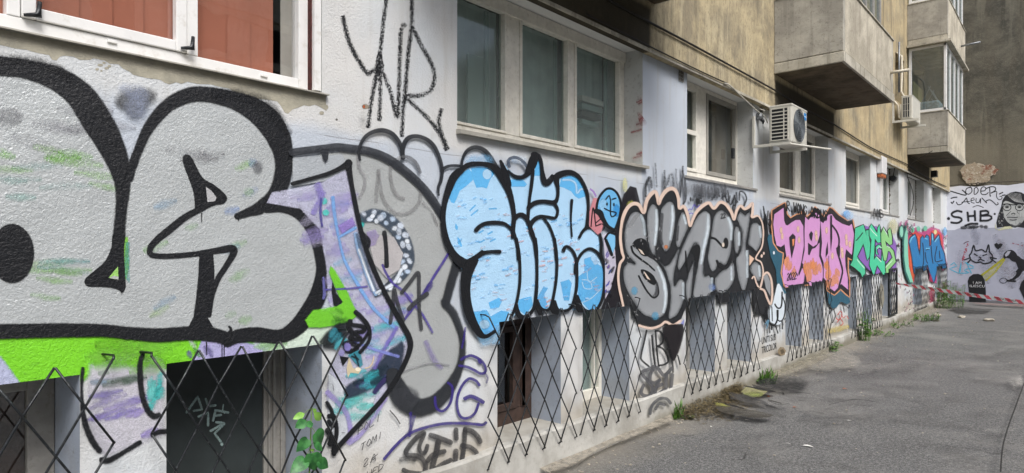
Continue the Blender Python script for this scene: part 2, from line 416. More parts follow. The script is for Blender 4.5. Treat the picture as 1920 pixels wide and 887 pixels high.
# ------------------------------------------------------------------ paint films (graffiti are thin coats of paint lying on the walls)
def cr(pts, closed=False, step=2.5):
    """Catmull-Rom through tuples of any length"""
    n = len(pts)
    if n < 3: closed = False
    out = []
    rng = range(n if closed else n - 1)
    for i in rng:
        if closed: p = [pts[(i + j - 1) % n] for j in range(4)]
        else: p = [pts[max(i - 1, 0)], pts[i], pts[i + 1], pts[min(i + 2, n - 1)]]
        d = math.hypot(p[2][0] - p[1][0], p[2][1] - p[1][1]); k = max(1, int(d / step))
        for j in range(k):
            t = j / k
            out.append(tuple(.5 * ((2 * b) + (-a + c) * t + (2 * a - 5 * b + 4 * c - e) * t * t + (-a + 3 * b - 3 * c + e) * t ** 3)
                             for a, b, c, e in zip(*p)))
    if not closed: out.append(tuple(pts[-1]))
    return out
LAY = {'n': 0}
def zm(ox, oy, s, pts):
    return [(ox + p[0] / s, oy + p[1] / s, *p[2:]) for p in pts]
OPEN_LOW = []
class Paint:
    def __init__(s, mp=m_facade, base=.0012):
        s.v = []; s.c = []; s.f = []; s.mp = mp; s.base = base
    def lay(s):
        LAY['n'] += 1; return s.base + LAY['n'] * .00004
    def fill(s, pts, col, a=1.0, soft=.8, smooth=False):
        col = lin(col)
        pts = [p[:2] for p in pts]
        if smooth: pts = cr(pts, True, 3)
        q = []
        for p in pts:
            if not q or math.hypot(p[0] - q[-1][0], p[1] - q[-1][1]) > .15: q.append(p)
        pts = q; n = len(pts)
        ar = sum(pts[i][0] * pts[(i + 1) % n][1] - pts[(i + 1) % n][0] * pts[i][1] for i in range(n))
        sg = 1 if ar > 0 else -1
        L = s.lay(); o = len(s.v)
        for p in pts: s.v.append(s.mp(p[0], p[1], L)); s.c.append((*col, a))
        for t in tessellate_polygon([[Vector((p[0], p[1], 0)) for p in pts]]): s.f.append(tuple(o + i for i in t))
        if soft > 0:
            o2 = len(s.v)
            for i, p in enumerate(pts):
                a0 = pts[i - 1]; b0 = pts[(i + 1) % n]
                e1 = Vector((p[0] - a0[0], p[1] - a0[1])).normalized(); e2 = Vector((b0[0] - p[0], b0[1] - p[1])).normalized()
                nn = Vector((e1.y + e2.y, -(e1.x + e2.x))) * sg
                if nn.length < 1e-4: nn = Vector((e1.y, -e1.x)) * sg
                nn.normalize()
                s.v.append(s.mp(p[0] + nn.x * soft, p[1] + nn.y * soft, L)); s.c.append((*col, 0.0))
            for i in range(n):
                j = (i + 1) % n; s.f.append((o + i, o + j, o2 + j, o2 + i))
        return s
    def stroke(s, pts, w=4, col='16181c', a=1.0, soft=None, smooth=True, closed=False, cap=True):
        col = lin(col)
        pts = [(p[0], p[1], p[2] if len(p) > 2 else w) for p in pts]
        q = cr(pts, closed, 2.2) if smooth else cr_lin(pts)
        r = []
        for p in q:
            if not r or math.hypot(p[0] - r[-1][0], p[1] - r[-1][1]) > .2: r.append(p)
        q = r
        if len(q) < 2: return s
        if closed: q.append(q[0])
        secs = []
        for i, p in enumerate(q):
            a0 = q[max(i - 1, 0)]; b0 = q[min(i + 1, len(q) - 1)]
            t = Vector((b0[0] - a0[0], b0[1] - a0[1]))
            if t.length < 1e-5: t = Vector((1, 0))
            t.normalize(); secs.append([p[0], p[1], max(p[2], .3) / 2, t, a])
        if cap and not closed:
            def capx(e, sign):
                x, y, h, t, aa = e
                return [[x + sign * t.x * h * sin(k), y + sign * t.y * h * sin(k), h * max(cos(k), .25), t, aa] for k in (.6, 1.1, 1.45)]
            secs = capx(secs[0], -1)[::-1] + secs + capx(secs[-1], 1)
        L = s.lay(); o = len(s.v); N = len(secs)
        for i, (x, y, h, t, aa) in enumerate(secs):
            sf = soft if soft is not None else max(.5, h * .22)
            nx, ny = -t.y, t.x; l2 = L + .00003 * i / N
            end = (i == 0 or i == N - 1) and not closed
            for d, al in ((-h - sf, 0), (-h + sf * .3, aa), (h - sf * .3, aa), (h + sf, 0)):
                s.v.append(s.mp(x + nx * d, y + ny * d, l2)); s.c.append((*col, 0 if (end and cap) else al))
        for i in range(N - 1):
            for j in range(3):
                b = o + i * 4 + j; s.f.append((b, b + 1, b + 5, b + 4))
        return s
    def blob(s, x, y, rx, ry, col, a=1.0, soft=2, n=18, ang=0):
        p = []
        for i in range(n):
            t = 2 * pi * i / n; px, py = rx * cos(t), ry * sin(t)
            p.append((x + px * cos(ang) - py * sin(ang), y + px * sin(ang) + py * cos(ang)))
        return s.fill(p, col, a, soft)
    def build(s, name, mat, parent, label=None, cut=True):
        me = bpy.data.meshes.new(name); me.from_pydata([tuple(v) for v in s.v], [], s.f)
        at = me.color_attributes.new('pc', 'FLOAT_COLOR', 'POINT')
        at.data.foreach_set('color', [x for c in s.c for x in c])
        me.materials.append(mat)
        if cut and s.mp is m_facade:
            bm = bmesh.new(); bm.from_mesh(me)
            def cutp(co, no): bmesh.ops.bisect_plane(bm, geom=bm.verts[:] + bm.edges[:] + bm.faces[:], plane_co=co, plane_no=no, dist=1e-6)
            ys = [v.co.y for v in bm.verts]; zs = [v.co.z for v in bm.verts]
            if min(zs) < ZTOP:
                cutp((0, 0, ZTOP), (0, 0, 1))
                for a0, b0 in OPEN_LOW:
                    if a0 < max(ys) and b0 > min(ys): cutp((0, a0, 0), (0, 1, 0)); cutp((0, b0, 0), (0, 1, 0))
                kill = [f for f in bm.faces if f.calc_center_median().z < ZTOP and any(a0 < f.calc_center_median().y < b0 for a0, b0 in OPEN_LOW)]
                bmesh.ops.delete(bm, geom=kill, context='FACES')
            if max(zs) > 2.47:
                cutp((0, 0, 2.47), (0, 0, 1)); cutp((0, 0, 2.535), (0, 0, 1))
                for a0, b0 in OPEN_UP:
                    if a0 < max(ys) and b0 > min(ys): cutp((0, a0, 0), (0, 1, 0)); cutp((0, b0, 0), (0, 1, 0))
                kill = [f for f in bm.faces if f.calc_center_median().z > 2.47 and any(a0 < f.calc_center_median().y < b0 and f.calc_center_median().z > (2.535 if a0 < 0 else 2.47) for a0, b0 in OPEN_UP)]
                bmesh.ops.delete(bm, geom=kill, context='FACES')
            bm.to_mesh(me); bm.free()
        o = bpy.data.objects.new(name, me); C.objects.link(o)
        if parent is not None:
            o.parent = parent; o.matrix_parent_inverse = Matrix.Translation(parent_world(parent)).inverted()
        if label: o['label'] = label
        return o
def cr_lin(pts, step=4):
    out = []
    for a, b in zip(pts, pts[1:]):
        d = math.hypot(b[0] - a[0], b[1] - a[1]); k = max(1, int(d / step))
        out += [tuple(x + (y - x) * j / k for x, y in zip(a, b)) for j in range(k)]
    return out + [pts[-1]]
# hand lettering: single-line capitals on a 0..1 box, y down
FONT = {
 'A': [[(0, 1), (.5, 0), (1, 1)], [(.22, .62), (.8, .6)]], 'B': [[(0, 0), (0, 1)], [(0, 0), (.8, .1), (.8, .4), (0, .5)], [(0, .5), (.95, .6), (.9, .95), (0, 1)]],
 'C': [[(1, .15), (.5, 0), (0, .5), (.5, 1), (1, .85)]], 'D': [[(0, 0), (0, 1)], [(0, 0), (.9, .2), (.95, .7), (0, 1)]],
 'E': [[(.9, 0), (0, .05), (0, 1), (.95, .95)], [(0, .5), (.7, .48)]], 'F': [[(.9, 0), (0, .05), (0, 1)], [(0, .5), (.7, .48)]],
 'G': [[(1, .15), (.5, 0), (0, .5), (.5, 1), (1, .8), (1, .55), (.6, .55)]], 'H': [[(0, 0), (0, 1)], [(1, 0), (1, 1)], [(0, .5), (1, .5)]],
 'I': [[(.5, 0), (.5, 1)]], 'K': [[(0, 0), (0, 1)], [(.9, 0), (0, .55), (1, 1)]], 'L': [[(0, 0), (0, 1), (.9, 1)]],
 'M': [[(0, 1), (.1, 0), (.5, .7), (.9, 0), (1, 1)]], 'N': [[(0, 1), (0, 0), (1, 1), (1, 0)]], 'O': [[(.5, 0), (0, .5), (.5, 1), (1, .5), (.5, 0)]],
 'P': [[(0, 1), (0, 0), (.9, .1), (.85, .45), (0, .52)]], 'R': [[(0, 1), (0, 0), (.9, .1), (.85, .42), (0, .5), (1, 1)]],
 'S': [[(.95, .1), (.4, 0), (.05, .25), (.9, .7), (.6, 1), (0, .9)]], 'T': [[(0, 0), (1, 0)], [(.5, 0), (.5, 1)]], 'U': [[(0, 0), (.05, .8), (.5, 1), (.95, .8), (1, 0)]],
 'V': [[(0, 0), (.5, 1), (1, 0)]], 'W': [[(0, 0), (.25, 1), (.5, .3), (.75, 1), (1, 0)]], 'Y': [[(0, 0), (.5, .5), (1, 0)], [(.5, .5), (.5, 1)]],
 '2': [[(0, .2), (.5, 0), (.95, .25), (0, 1), (1, .95)]], '0': [[(.5, 0), (0, .5), (.5, 1), (1, .5), (.5, 0)]], '.': [[(.4, .95), (.6, 1)]], ' ': [], '-': [[(.1, .5), (.9, .5)]],
 'Z': [[(0, 0), (1, 0), (0, 1), (1, 1)]], '3': [[(0, .1), (.8, .1), (.3, .45), (.9, .7), (0, 1)]],
}
def hand(P, txt, x, y, dx, dy, h, cw, w=2, col='16181c', a=1.0, soft=None, jit=0, lean=0, smooth=True):
    """write txt from (x, y) (top-left of the first letter) stepping (dx, dy) per letter"""
    rg = random.Random(len(txt) * 31 + int(x))
    for i, ch in enumerate(txt):
        for st in FONT.get(ch, []):
            P.stroke([(x + dx * i + q[0] * cw + lean * (1 - q[1]) + rg.uniform(-jit, jit), y + dy * i + q[1] * h + dy * q[0] * cw / max(abs(dx), .01) + rg.uniform(-jit, jit), w)
                      for q in st], w, col, a, soft, smooth=smooth)

# ================================================================== SETTING
ZTOP = 1.185; SILL = 2.47; ZC = 3.6; Y0, Y1 = -1.6, 24.68
OPEN_LOW = [(-.6, .75), (1.08, 1.865), (3.26, 4.0), (4.3, 5.04), (6.17, 6.89), (7.23, 7.97), (9.26, 9.97), (10.33, 11.09), (12.6, 13.2),
            (13.65, 14.42), (15.35, 16.3), (18.79, 20.1), (22.3, 23.4)]
# the visible reveals end where the next pier starts
OPEN_LOW = [(a, b) for a, b in OPEN_LOW]
OPEN_UP = [(-1.2, 1.865), (2.87, 5.28), (6.2, 8.04), (9.02, 11.36), (12.45, 14.3), (15.15, 17.07), (18.16, 20.42), (21.73, 23.4)]

m = MB(); n = 24
m.quad((-.4, -6, 0), (60, -6, 0), (60, 60, 0), (-.4, 60, 0))
asphalt = tag(m.build('asphalt_ground', M['asphalt']), kind='structure')

BLD = thing('apartment_building', 'long rendered apartment block covered in graffiti, with basement windows behind lattice grilles', 'building', (0, 0, 0))

def wall_with_holes(name, mat, x_front, depth, ya, yb, za, zb, holes, mats=None):
    """one wall slab with real openings and reveals"""
    ys = sorted({ya, yb, *[h[0] for h in holes], *[h[1] for h in holes]}); zs = sorted({za, zb, *[h[2] for h in holes], *[h[3] for h in holes]})
    mb = MB(); xf = x_front; xb = xf - depth
    inside = lambda y, z: any(h[0] < y < h[1] and h[2] < z < h[3] for h in holes)
    for i in range(len(ys) - 1):
        for j in range(len(zs) - 1):
            yc, zc = (ys[i] + ys[i + 1]) / 2, (zs[j] + zs[j + 1]) / 2
            if inside(yc, zc): continue
            mb.quad((xf, ys[i], zs[j]), (xf, ys[i + 1], zs[j]), (xf, ys[i + 1], zs[j + 1]), (xf, ys[i], zs[j + 1]))
            mb.quad((xb, ys[i], zs[j]), (xb, ys[i + 1], zs[j]), (xb, ys[i + 1], zs[j + 1]), (xb, ys[i], zs[j + 1]))
    for a, b, c, d in holes:
        for (p, q) in (((a, c), (a, d)), ((b, c), (b, d)), ((a, d), (b, d)), ((a, c), (b, c))):
            mb.quad((xf, p[0], p[1]), (xb, p[0], p[1]), (xb, q[0], q[1]), (xf, q[0], q[1]), 1)
    mb.quad((xf, ya, za), (xb, ya, za), (xb, ya, zb), (xf, ya, zb)); mb.quad((xf, yb, za), (xb, yb, za), (xb, yb, zb), (xf, yb, zb))
    mb.quad((xf, ya, za), (xb, ya, za), (xb, yb, za), (xf, yb, za)); mb.quad((xf, ya, zb), (xb, ya, zb), (xb, yb, zb), (xf, yb, zb))
    return mb.build(name, mats or [mat, mat], BLD)
def mat_reveal():
    k = NT('reveal_paint'); X, Y, Z = k.xyz()
    low = k.math('SUBTRACT', 1.0, k.step(Z, 1.2, 1.3))
    col = k.mix(low, (*lin('c6c8c6'), 1), (*lin('a6afbc'), 1))
    col = k.mix(k.math('MULTIPLY', k.step(k.noise(4, 4), .45, .7), .35), col, (*lin('918f8b'), 1))
    col = k.mix(k.math('MULTIPLY', k.step(k.noise(24, 4, .7), .56, .66), .3), col, (*lin('76736d'), 1))
    sp_ = k.n('ShaderNodeSeparateXYZ'); k.L(k.geo.outputs['Normal'], sp_.inputs[0])
    up = k.math('MULTIPLY', k.step(k.math('ABSOLUTE', sp_.outputs[2]), .7, .8), k.step(Z, 3.4, 3.5)); col = k.mix(up, col, (*lin('e2e3e1'), 1))  # soffits: white paint, lightened further to stand in for ground bounce
    rag = k.math('MULTIPLY', k.step(Y, 15, 15.1), k.step(Z, 1.3, 1.4))
    rag = k.math('MULTIPLY', rag, k.math('SUBTRACT', 1.0, k.step(k.math('MULTIPLY_ADD', k.noise(26, 3), .12, X), -.125, -.115)))
    col = k.mix(rag, col, (*lin('5f594c'), 1))
    return k.fin(col, .85, plaster_bump(k, .6), .2)
M['reveal'] = mat_reveal()
holes = [(a, b, .05, ZTOP) for a, b in OPEN_LOW] + [(a, b, 2.54 if a < 0 else SILL, ZC) for a, b in OPEN_UP]
wall = wall_with_holes('ground_floor_wall', M['wall'], 0, .42, Y0, Y1, 0.0, 3.9, holes, [M['wall'], M['reveal']])
# plinth: rises proud of the wall, sinks towards the far end
def plz(y): 
    return .305 if y < 6.3 else (.305 - (y - 6.3) * .021 if y < 12 else .185)
mb = MB(); rg = random.Random(3); prev = None; y = Y0
while y < Y1 - .01:
    j = rg.uniform(-.006, .006); zt = plz(y) + rg.uniform(-.006, .006); xo = .055 + j
    row = [(-.42, y, zt + .004), (-.01, y, zt + .004), (xo - .014, y, zt), (xo, y, zt - .014), (xo + .008, y, .1), (xo + .012 + rg.uniform(0, .01), y, -.05)]
    if prev:
        o = len(mb.v); mb.v += prev + row
        for k in range(5): mb.f.append((o + k, o + k + 1, o + 7 + k, o + 6 + k)); mb.mi.append(0)
    prev = row; y += .22 if y + .22 < Y1 else 1
plinth = mb.build('plinth', M['plinth'], BLD)
# upper storeys
b1r = (16.25, 17.25, 5.05, 6.12)
UH = [b1r, (8.9, 11.2, 4.3, 6.4), (18.0, 20.4, 4.2, 6.5), (18.0, 20.4, 7.2, 9.4)]
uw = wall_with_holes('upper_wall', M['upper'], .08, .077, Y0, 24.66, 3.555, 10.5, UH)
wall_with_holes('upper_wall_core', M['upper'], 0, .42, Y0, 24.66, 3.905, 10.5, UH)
mb = MB().box(.081, .094, Y0, 24.665, 3.545, 3.575); mb.build('drip_edge', M['slab'], BLD)
# rooms behind the openings
mb = MB().box(-3.5, -3.4, Y0, Y1, 0, 10.5).box(-3.4, -.43, Y0, Y1, 1.22, 1.3).box(-3.4, -.43, Y0, Y1, 3.61, 3.7).box(-3.4, -.43, Y0, Y0 + .1, 0, 10.5).box(-3.4, -.43, Y1 - .1, Y1, 0, 10.5).box(-3.5, 0.0, Y0, 24.66, 10.51, 10.6)
for yy in (2.3, 5.7, 8.5, 11.9, 14.7, 17.6, 21.0): mb.box(-3.4, -.43, yy, yy + .1, 1.31, 3.59)
mb.build('room_interior', M['room'], BLD)

# ------------------------------------------------------------------ windows
def win_part(label=None):
    o = bpy.data.objects.new('window', None); return o
def window(name, xf, ya, yb, za, zb, mull, mat, fw=.05, fd=.05, glass='glass', back=None, backx=.12, sashes=None, label=None, bot=.05):
    """frame mesh (a part of the building) with panes, sashes and curtains as its sub-parts"""
    mb = MB(); x0, x1 = xf - fd, xf
    ys = [ya + fw * .5]
    mb.box(x0, x1, ya, ya + fw, za, zb).box(x0, x1, yb - fw, yb, za, zb)
    mb.box(x0, x1, ya + fw, yb - fw, za, za + bot).box(x0, x1, ya + fw, yb - fw, zb - fw, zb)
    for a, b in mull: mb.box(x0 + .002, x1 + .003, a, b, za + bot, zb - fw)
    f = mb.build(name, mat, BLD, bevel=.004)
    if label: f['label'] = label
    edges = [ya + fw] + [v for ab in mull for v in ab] + [yb - fw]
    for i in range(0, len(edges), 2):
        a, b = edges[i], edges[i + 1]
        p = MB().quad((xf - fd * .6, a, za + bot), (xf - fd * .6, b, za + bot), (xf - fd * .6, b, zb - fw), (xf - fd * .6, a, zb - fw))
        p.build('pane', M[glass], f)
        if sashes and i // 2 in sashes:
            sw, sm = sashes[i // 2]; s = MB(); X0, X1 = xf - fd * .5, xf + .012
            s.box(X0, X1, a + .002, a + sw, za + bot + .002, zb - fw - .002).box(X0, X1, b - sw, b - .002, za + bot + .002, zb - fw - .002)
            s.box(X0 + .001, X1 - .001, a + sw, b - sw, za + bot + .002, za + bot + sw).box(X0 + .001, X1 - .001, a + sw, b - sw, zb - fw - sw, zb - fw - .002)
            s.build('sash', sm, f, bevel=.004)
    if back:
        for (a, b, z0, z1, mm, nm) in back:
            q = MB(); k = max(2, int((b - a) / .06)); xb = xf - fd - backx
            if nm == 'curtain':
                for i in range(k):
                    t0, t1 = a + (b - a) * i / k, a + (b - a) * (i + 1) / k
                    q.quad((xb + .012 * (i % 2), t0, z0), (xb + .012 * ((i + 1) % 2), t1, z0), (xb + .012 * ((i + 1) % 2), t1, z1), (xb + .012 * (i % 2), t0, z1))
            elif nm == 'vertical_blind':
                kk = max(1, int(round((b - a) / .127)))
                for i in range(kk):
                    t0 = a + (b - a) * i / kk; t1 = t0 + (b - a) / kk + .006
                    q.box(xb - .004, xb - .002 , t0, t1, z0, z1); 
                    for v in range(len(q.v) - 8, len(q.v)):
                        x_, y_, z_ = q.v[v]; q.v[v] = (x_ + (y_ - t0) * .10, y_, z_)
            else: q.box(xb - .01, xb, a, b, z0, z1)
            q.build(nm, M[mm], f)
    return f
ZH = ZC - .004
# W1, white PVC with terracotta blinds
XF = -.06
w1 = window('window', XF, -1.15, WY(587, XF), 2.557, ZH, [(WY(12, XF), WY(38, XF)), (WY(345, XF) + .012, WY(371, XF))], M['pvc'], .085, .07, 'glass',
            [(-1.1, WY(506, XF - .1), 2.5, ZH, 'blind', 'vertical_blind'), (WY(524, XF - .1), 1.86, 2.5, ZH, 'curtain_w', 'curtain')], .02,
            {1: (.050, M['pvc'])}, 'white plastic window with terracotta vertical blinds', .057)
# hinges, drain caps of W1
for (px, py) in ((62, 26), (352, 88)):
    y, z = wall_pt(px, py, XF + .02)
    MB().tube([(XF + .03, y + .02, z + .05), (XF + .035, y + .015, z - .005), (XF + .02, y - .03, z - .012)], [.008, .014, .006], 8).build('hinge', M['steel'], w1, smooth=True)
for (px, py) in ((211, 77), (496, 141)):
    y, z = wall_pt(px, py, XF + .01)
    MB().box(XF + .001, XF + .009, y - .018, y + .018, z - .007, z + .007).build('drain_cap', M['pvc'], w1, bevel=.002)
mb = MB()
for a, b in zip([(-1.2, 0), (1.895, 0)], [(1.895, 0)]):
    mb.add([(-.1, a[0], 2.556), (-.1, b[0], 2.556), (.03, b[0], 2.540), (.03, a[0], 2.540), (.03, b[0], 2.534), (.03, a[0], 2.534), (-.1, b[0], 2.541), (-.1, a[0], 2.541)],
           [(0, 1, 2, 3), (3, 2, 4, 5), (5, 4, 6, 7), (0, 3, 5, 7), (1, 2, 4, 6)])
mb.build('window_sill', M['alu'], BLD)
MB().box(-.10, -.028, 1.815, 1.838, 2.56, ZH).build('window_foam', simple('red_brown_foam', '5c2f2a', .9, .3, 60, 1.0, 90), BLD)
MB().box(-.028, -.003, 1.822, 1.862, 2.557, ZH).build('window_reveal_strip', M['pvc'], BLD)
# W2, old painted timber, three lights
XF = -.2
w2 = window('window', XF, 2.75, 5.279, 2.52, ZH - .0, [(WY(945, XF) + .025, WY(978, XF) - .03), (WY(1063, XF) + .03, WY(1080, XF) - .03)], M['oldpaint'], .075, .08, 'glass_dusty',
            [(2.8, WY(935, -.4), 2.5, ZH, 'curtain', 'curtain'), (WY(950, -.4), WY(1045, -.4), 2.5, ZH, 'curtain', 'curtain'), (WY(1060, -.4), 5.25, 2.5, ZH, 'curtain', 'curtain')], .16,
            {0: (.022, M['oldpaint']), 1: (.03, M['oldpaint']), 2: (.03, M['oldpaint'])}, 'old timber window with three dusty lights and peeling paint', .06)
MB().box(XF - .02, XF + .02, 2.75, 5.275, ZH - .10, ZH - .002).build('window_transom', M['oldpaint'], BLD, bevel=.005)
# inner second sash seen through the glass
for a in (WY(905, -.33), WY(1035, -.33), WY(1130, -.33)):
    MB().box(-.32, -.30, a, a + .035, 2.58, ZH - .08).build('inner_sash', M['curtain_gr'], w2)
b = MB().box(-.345, -.325, WY(875, -.34), WY(905, -.34), 2.62, 3.16); b.build('cardboard_box', M['curtain_gr'], w2)
for q, (z0, z1, c) in enumerate(((2.86, 2.90, 'curtain_gr'), (2.93, 2.98, 'room'), (3.0, 3.05, 'curtain_gr'), (3.07, 3.12, 'ac'))):
    MB().box(-.425, -.33, WY(1088, -.35), WY(1120, -.35) + .03 * q, z0, z1).build('paper_stack', M[c], w2)
# W3: timber pair + sliding insect screen
w3 = window('window', XF, 6.0, 8.036, 2.52, ZH, [(WY(1304, XF) + .03, WY(1327, XF) - .05)], M['oldpaint'], .05, .07, 'glass_screen',
            [(6.1, WY(1312, -.4), 2.5, ZH, 'curtain_gr', 'inner_board'), (WY(1325, -.4), 8.0, 2.5, ZH, 'curtain_dk', 'insect_screen')], .06,
            {0: (.04, M['oldpaint']), 1: (.05, simple('grey_sash', 'a19f97', .5, .08, 9, .1))}, 'timber and grey sliding window over the dark tags', .06)
MB().box(XF, XF + .016, WY(1286, XF), WY(1305, XF), 3.0, 3.05).build('transom_bar', M['oldpaint'], w3)
MB().box(XF + .012, XF + .035, WY(1369, XF), WY(1373, XF), 2.85, 2.98).build('latch', M['steel'], w3)
# W4..W8
def plain(ya, yb, mull, label, back='curtain_dk', fm='oldpaint', **k):
    return window('window', -.2, ya, yb, 2.50, ZH, mull, M[fm], .07, .06, 'glass_screen', [(ya + .05, yb - .05, 2.5, ZH, back, 'curtain')], .09,
                  {0: (.05, M[fm]), 1: (.05, M[fm])}, label, .06)
plain(9.0, 11.356, [(WY(1492, -.2), WY(1498, -.2))], 'window behind the near air conditioner')
plain(12.3, 14.296, [(WY(1578, -.2), WY(1584, -.2))], None)
plain(15.0, 17.066, [(WY(1650, -.2), WY(1654, -.2))], None, 'curtain', 'pvc')
plain(18.1, 20.416, [(WY(1708, -.2), WY(1711, -.2))], None, 'curtain', 'pvc')
plain(21.6, 23.396, [(WY(1747, -.2), WY(1749, -.2))], None, 'curtain', 'pvc')
# sills of the old windows
for a, b, z, x in ((2.86, 5.33, 2.475, .045), (6.15, 8.15, 2.462, .02), (9.0, 11.5, 2.455, .02), (12.4, 14.35, 2.45, .02), (15.1, 17.1, 2.46, .015), (18.1, 20.45, 2.46, .015)):
    mb = MB(); a0 = a
    mb.add([(-.2, a, z + .05), (-.2, b, z + .05), (x, b, z + .012), (x, a, z + .012), (x, b, z - .014), (x, a, z - .014), (-.2, b, z - .012), (-.2, a, z - .012)],
           [(0, 1, 2, 3), (3, 2, 4, 5), (5, 4, 6, 7), (0, 3, 5, 7), (1, 2, 4, 6)])
    mb.build('window_sill', M['alu'] if a < 6 else M['oldpaint_grey'], BLD)
# basement windows
def base_win(ya, yb, xf, fm, gm, back, fw=.07, mull=(), label=None, zt=ZTOP):
    z0 = plz((ya + yb) / 2)
    f = window('basement_window', xf, ya, yb, z0 + .0, zt - .004, list(mull), M[fm], fw, .05, gm, [(ya, yb, z0, zt, back, 'inner_board')], .03, None, label, .09)
    return f
base_win(-.55, .748, -.38, 'oldpaint_grey', 'glass', 'wood', .10)
# B2 black board in a grey timber frame
b2f = MB(); XB = -.38
b2f.box(XB - .05, XB, WY(495, XB), 1.863, .3, ZTOP - .004).box(XB - .05, XB, 1.0, WY(495, XB), ZTOP - .065, ZTOP - .004)
f = b2f.build('basement_window', M['oldpaint_grey'], BLD, bevel=.004); f['label'] = 'basement window boarded with a black panel'
MB().box(XB - .03, XB - .012, 1.0, WY(495, XB) - .002, .3, ZTOP - .067).build('board', M['blackpanel'], f)
for (px, w_) in ((503, .012), (512, .018), (526, .02)):
    yy = WY(px, XB + .01); MB().box(XB, XB + .015, yy, yy + w_, .3, ZTOP - .05).build('frame_moulding', M['oldpaint_grey'], f, bevel=.003)
# B3 brown timber window
f = window('basement_window', -.3, 3.1, 3.998, .305, ZTOP - .004, [(WY(968, -.3), WY(976, -.3))], M['wood'], .09, .06, 'glass', [(3.1, 3.99, .3, ZTOP, 'dark', 'inner_board')], .2, {0: (.05, M['wood']), 1: (.05, M['wood'])}, 'basement window with a dark brown timber frame', .12)
base_win(4.2, 5.038, -.3, 'oldpaint', 'glass_dusty', 'curtain_gr', .05, [(WY(1113, -.3), WY(1116, -.3))], 'basement window with pale green glass')
for a, b in OPEN_LOW[4:]:
    base_win(a - .05, b - .002, -.3, 'oldpaint_grey', 'glass_dusty', 'curtain_dk', .05)

# ------------------------------------------------------------------ lattice grilles over the basement windows
def grille(ya, yb, label=None, z1=1.24, z0=.205, rows=3, x=.075, seed=0, ncol=None, hooks=(1, 1), col=None, r=.0052):
    rg = random.Random(seed); nc = ncol or max(1, round((yb - ya) / .2)); wd = (yb - ya) / nc; h = (z1 - z0) / rows
    rods = {}
    mb = MB()
    def P(i, j):       # i in half columns, j in half rows (from the top)
        q = random.Random(seed * 977 + i * 31 + j)
        return (x + (.004 if 1 else 0), ya + i * wd / 2 + q.uniform(-.008, .008), z1 - j * h / 2 + q.uniform(-.007, .007))
    def chain(i, j, d):
        pts = [P(i, j)]
        while j < rows * 2:
            i += d; j += 1
            if i < 0 or i > nc * 2: break
            pts.append(P(i, j))
        return pts
    k = 0
    for i in range(0, nc * 2 + 1, 2):
        for d in (1, -1):
            c = chain(i, 0, d)
            if len(c) > 1:
                off = .0058 if d > 0 else -.0058
                mb.tube([(p[0] + off, p[1], p[2]) for p in c], r, 6); k += 1
    for j in range(2, rows * 2, 2):
        for i, d in ((0, 1), (nc * 2, -1)):
            c = chain(i, j, d)
            if len(c) > 1:
                off = .0058 if d > 0 else -.0058
                mb.tube([(p[0] + off, p[1], p[2]) for p in c], r, 6)
    # corner rods turned back into the wall
    for i in range(0, nc * 2 + 1, 2):
        a = P(i, 0)
        if i in (0, nc * 2): mb.tube([a, (x - .02, a[1] + rg.uniform(-.01, .01), a[2] + .012), (.0, a[1] - .02, a[2] + .014)], r, 6)
        b = P(i, rows * 2)
        mb.tube([b, (.05, b[1], b[2] - .02)], r, 6)
    g = mb.build('window_grille', M['steel'] if not col else M[col], BLD, smooth=True)
    if label: g['label'] = label
    return g
grille(-.15, .85, 'black diamond lattice grille nearest the left edge', seed=1)
grille(.99, 1.965, 'black diamond lattice grille over the black board', seed=2)
grille(3.09, 4.10, 'black diamond lattice grille over the brown basement window', seed=3)
grille(4.17, 5.10, seed=4, z0=.2)
grille(5.98, 6.95, seed=5, z1=1.215, z0=.19)
grille(7.08, 8.05, seed=6, z1=1.205, z0=.18)
grille(9.12, 10.08, seed=7, z1=1.19, z0=.13)
grille(10.2, 11.25, seed=8, z1=1.2, z0=.12)
grille(12.55, 13.6, seed=9, z1=1.2, z0=.10)
grille(13.7, 14.95, seed=10, z1=1.2, z0=.10)
grille(18.55, 20.5, seed=11, z1=1.25, z0=.12)
grille(22.3, 24.2, seed=12, z1=1.25, z0=.12)
# framed grille standing ajar at B11
mb = MB(); ya, yb = 15.75, 16.62
for z in (.22, 1.23): mb.box(.03, .06, ya, yb, z, z + .04)
for yy in (ya, yb - .04): mb.box(.028, .062, yy, yy + .04, .262, 1.228)
for i in range(5):
    for j in range(3):
        a, b = ya + i * .174, ya + (i + 1) * .174; z, zz = .24 + j * .335, .24 + (j + 1) * .335; zm_ = (z + zz) / 2
        mb.tube([(.045, (a + b) / 2, z), (.045, b, zm_), (.045, (a + b) / 2, zz), (.045, a, zm_), (.045, (a + b) / 2, z)], .008, 6)
mb.build('window_grille', M['steel'], BLD)['label'] = 'black lattice grille in a heavy rectangular frame'

# vents under the cornice
for (px, py, s) in ((1277, 139, 1), (1427, 212, 1)):
    y, z = wall_pt(px, py, .004); mb = MB(); W_, H_ = .05, .075
    mb.box(.001, .004, y - W_, y + W_, z - H_, z + H_, 1)
    for i in range(4): mb.box(.004, .010, y - W_ + i * .033 - .003, y - W_ + i * .033 + .003, z - H_, z + H_)
    for i in range(5): mb.box(.0041, .0095, y - W_, y + W_, z - H_ + i * .037 - .003, z - H_ + i * .037 + .003)
    mb.build('air_vent', [M['oldpaint_grey'], M['dark']], BLD)

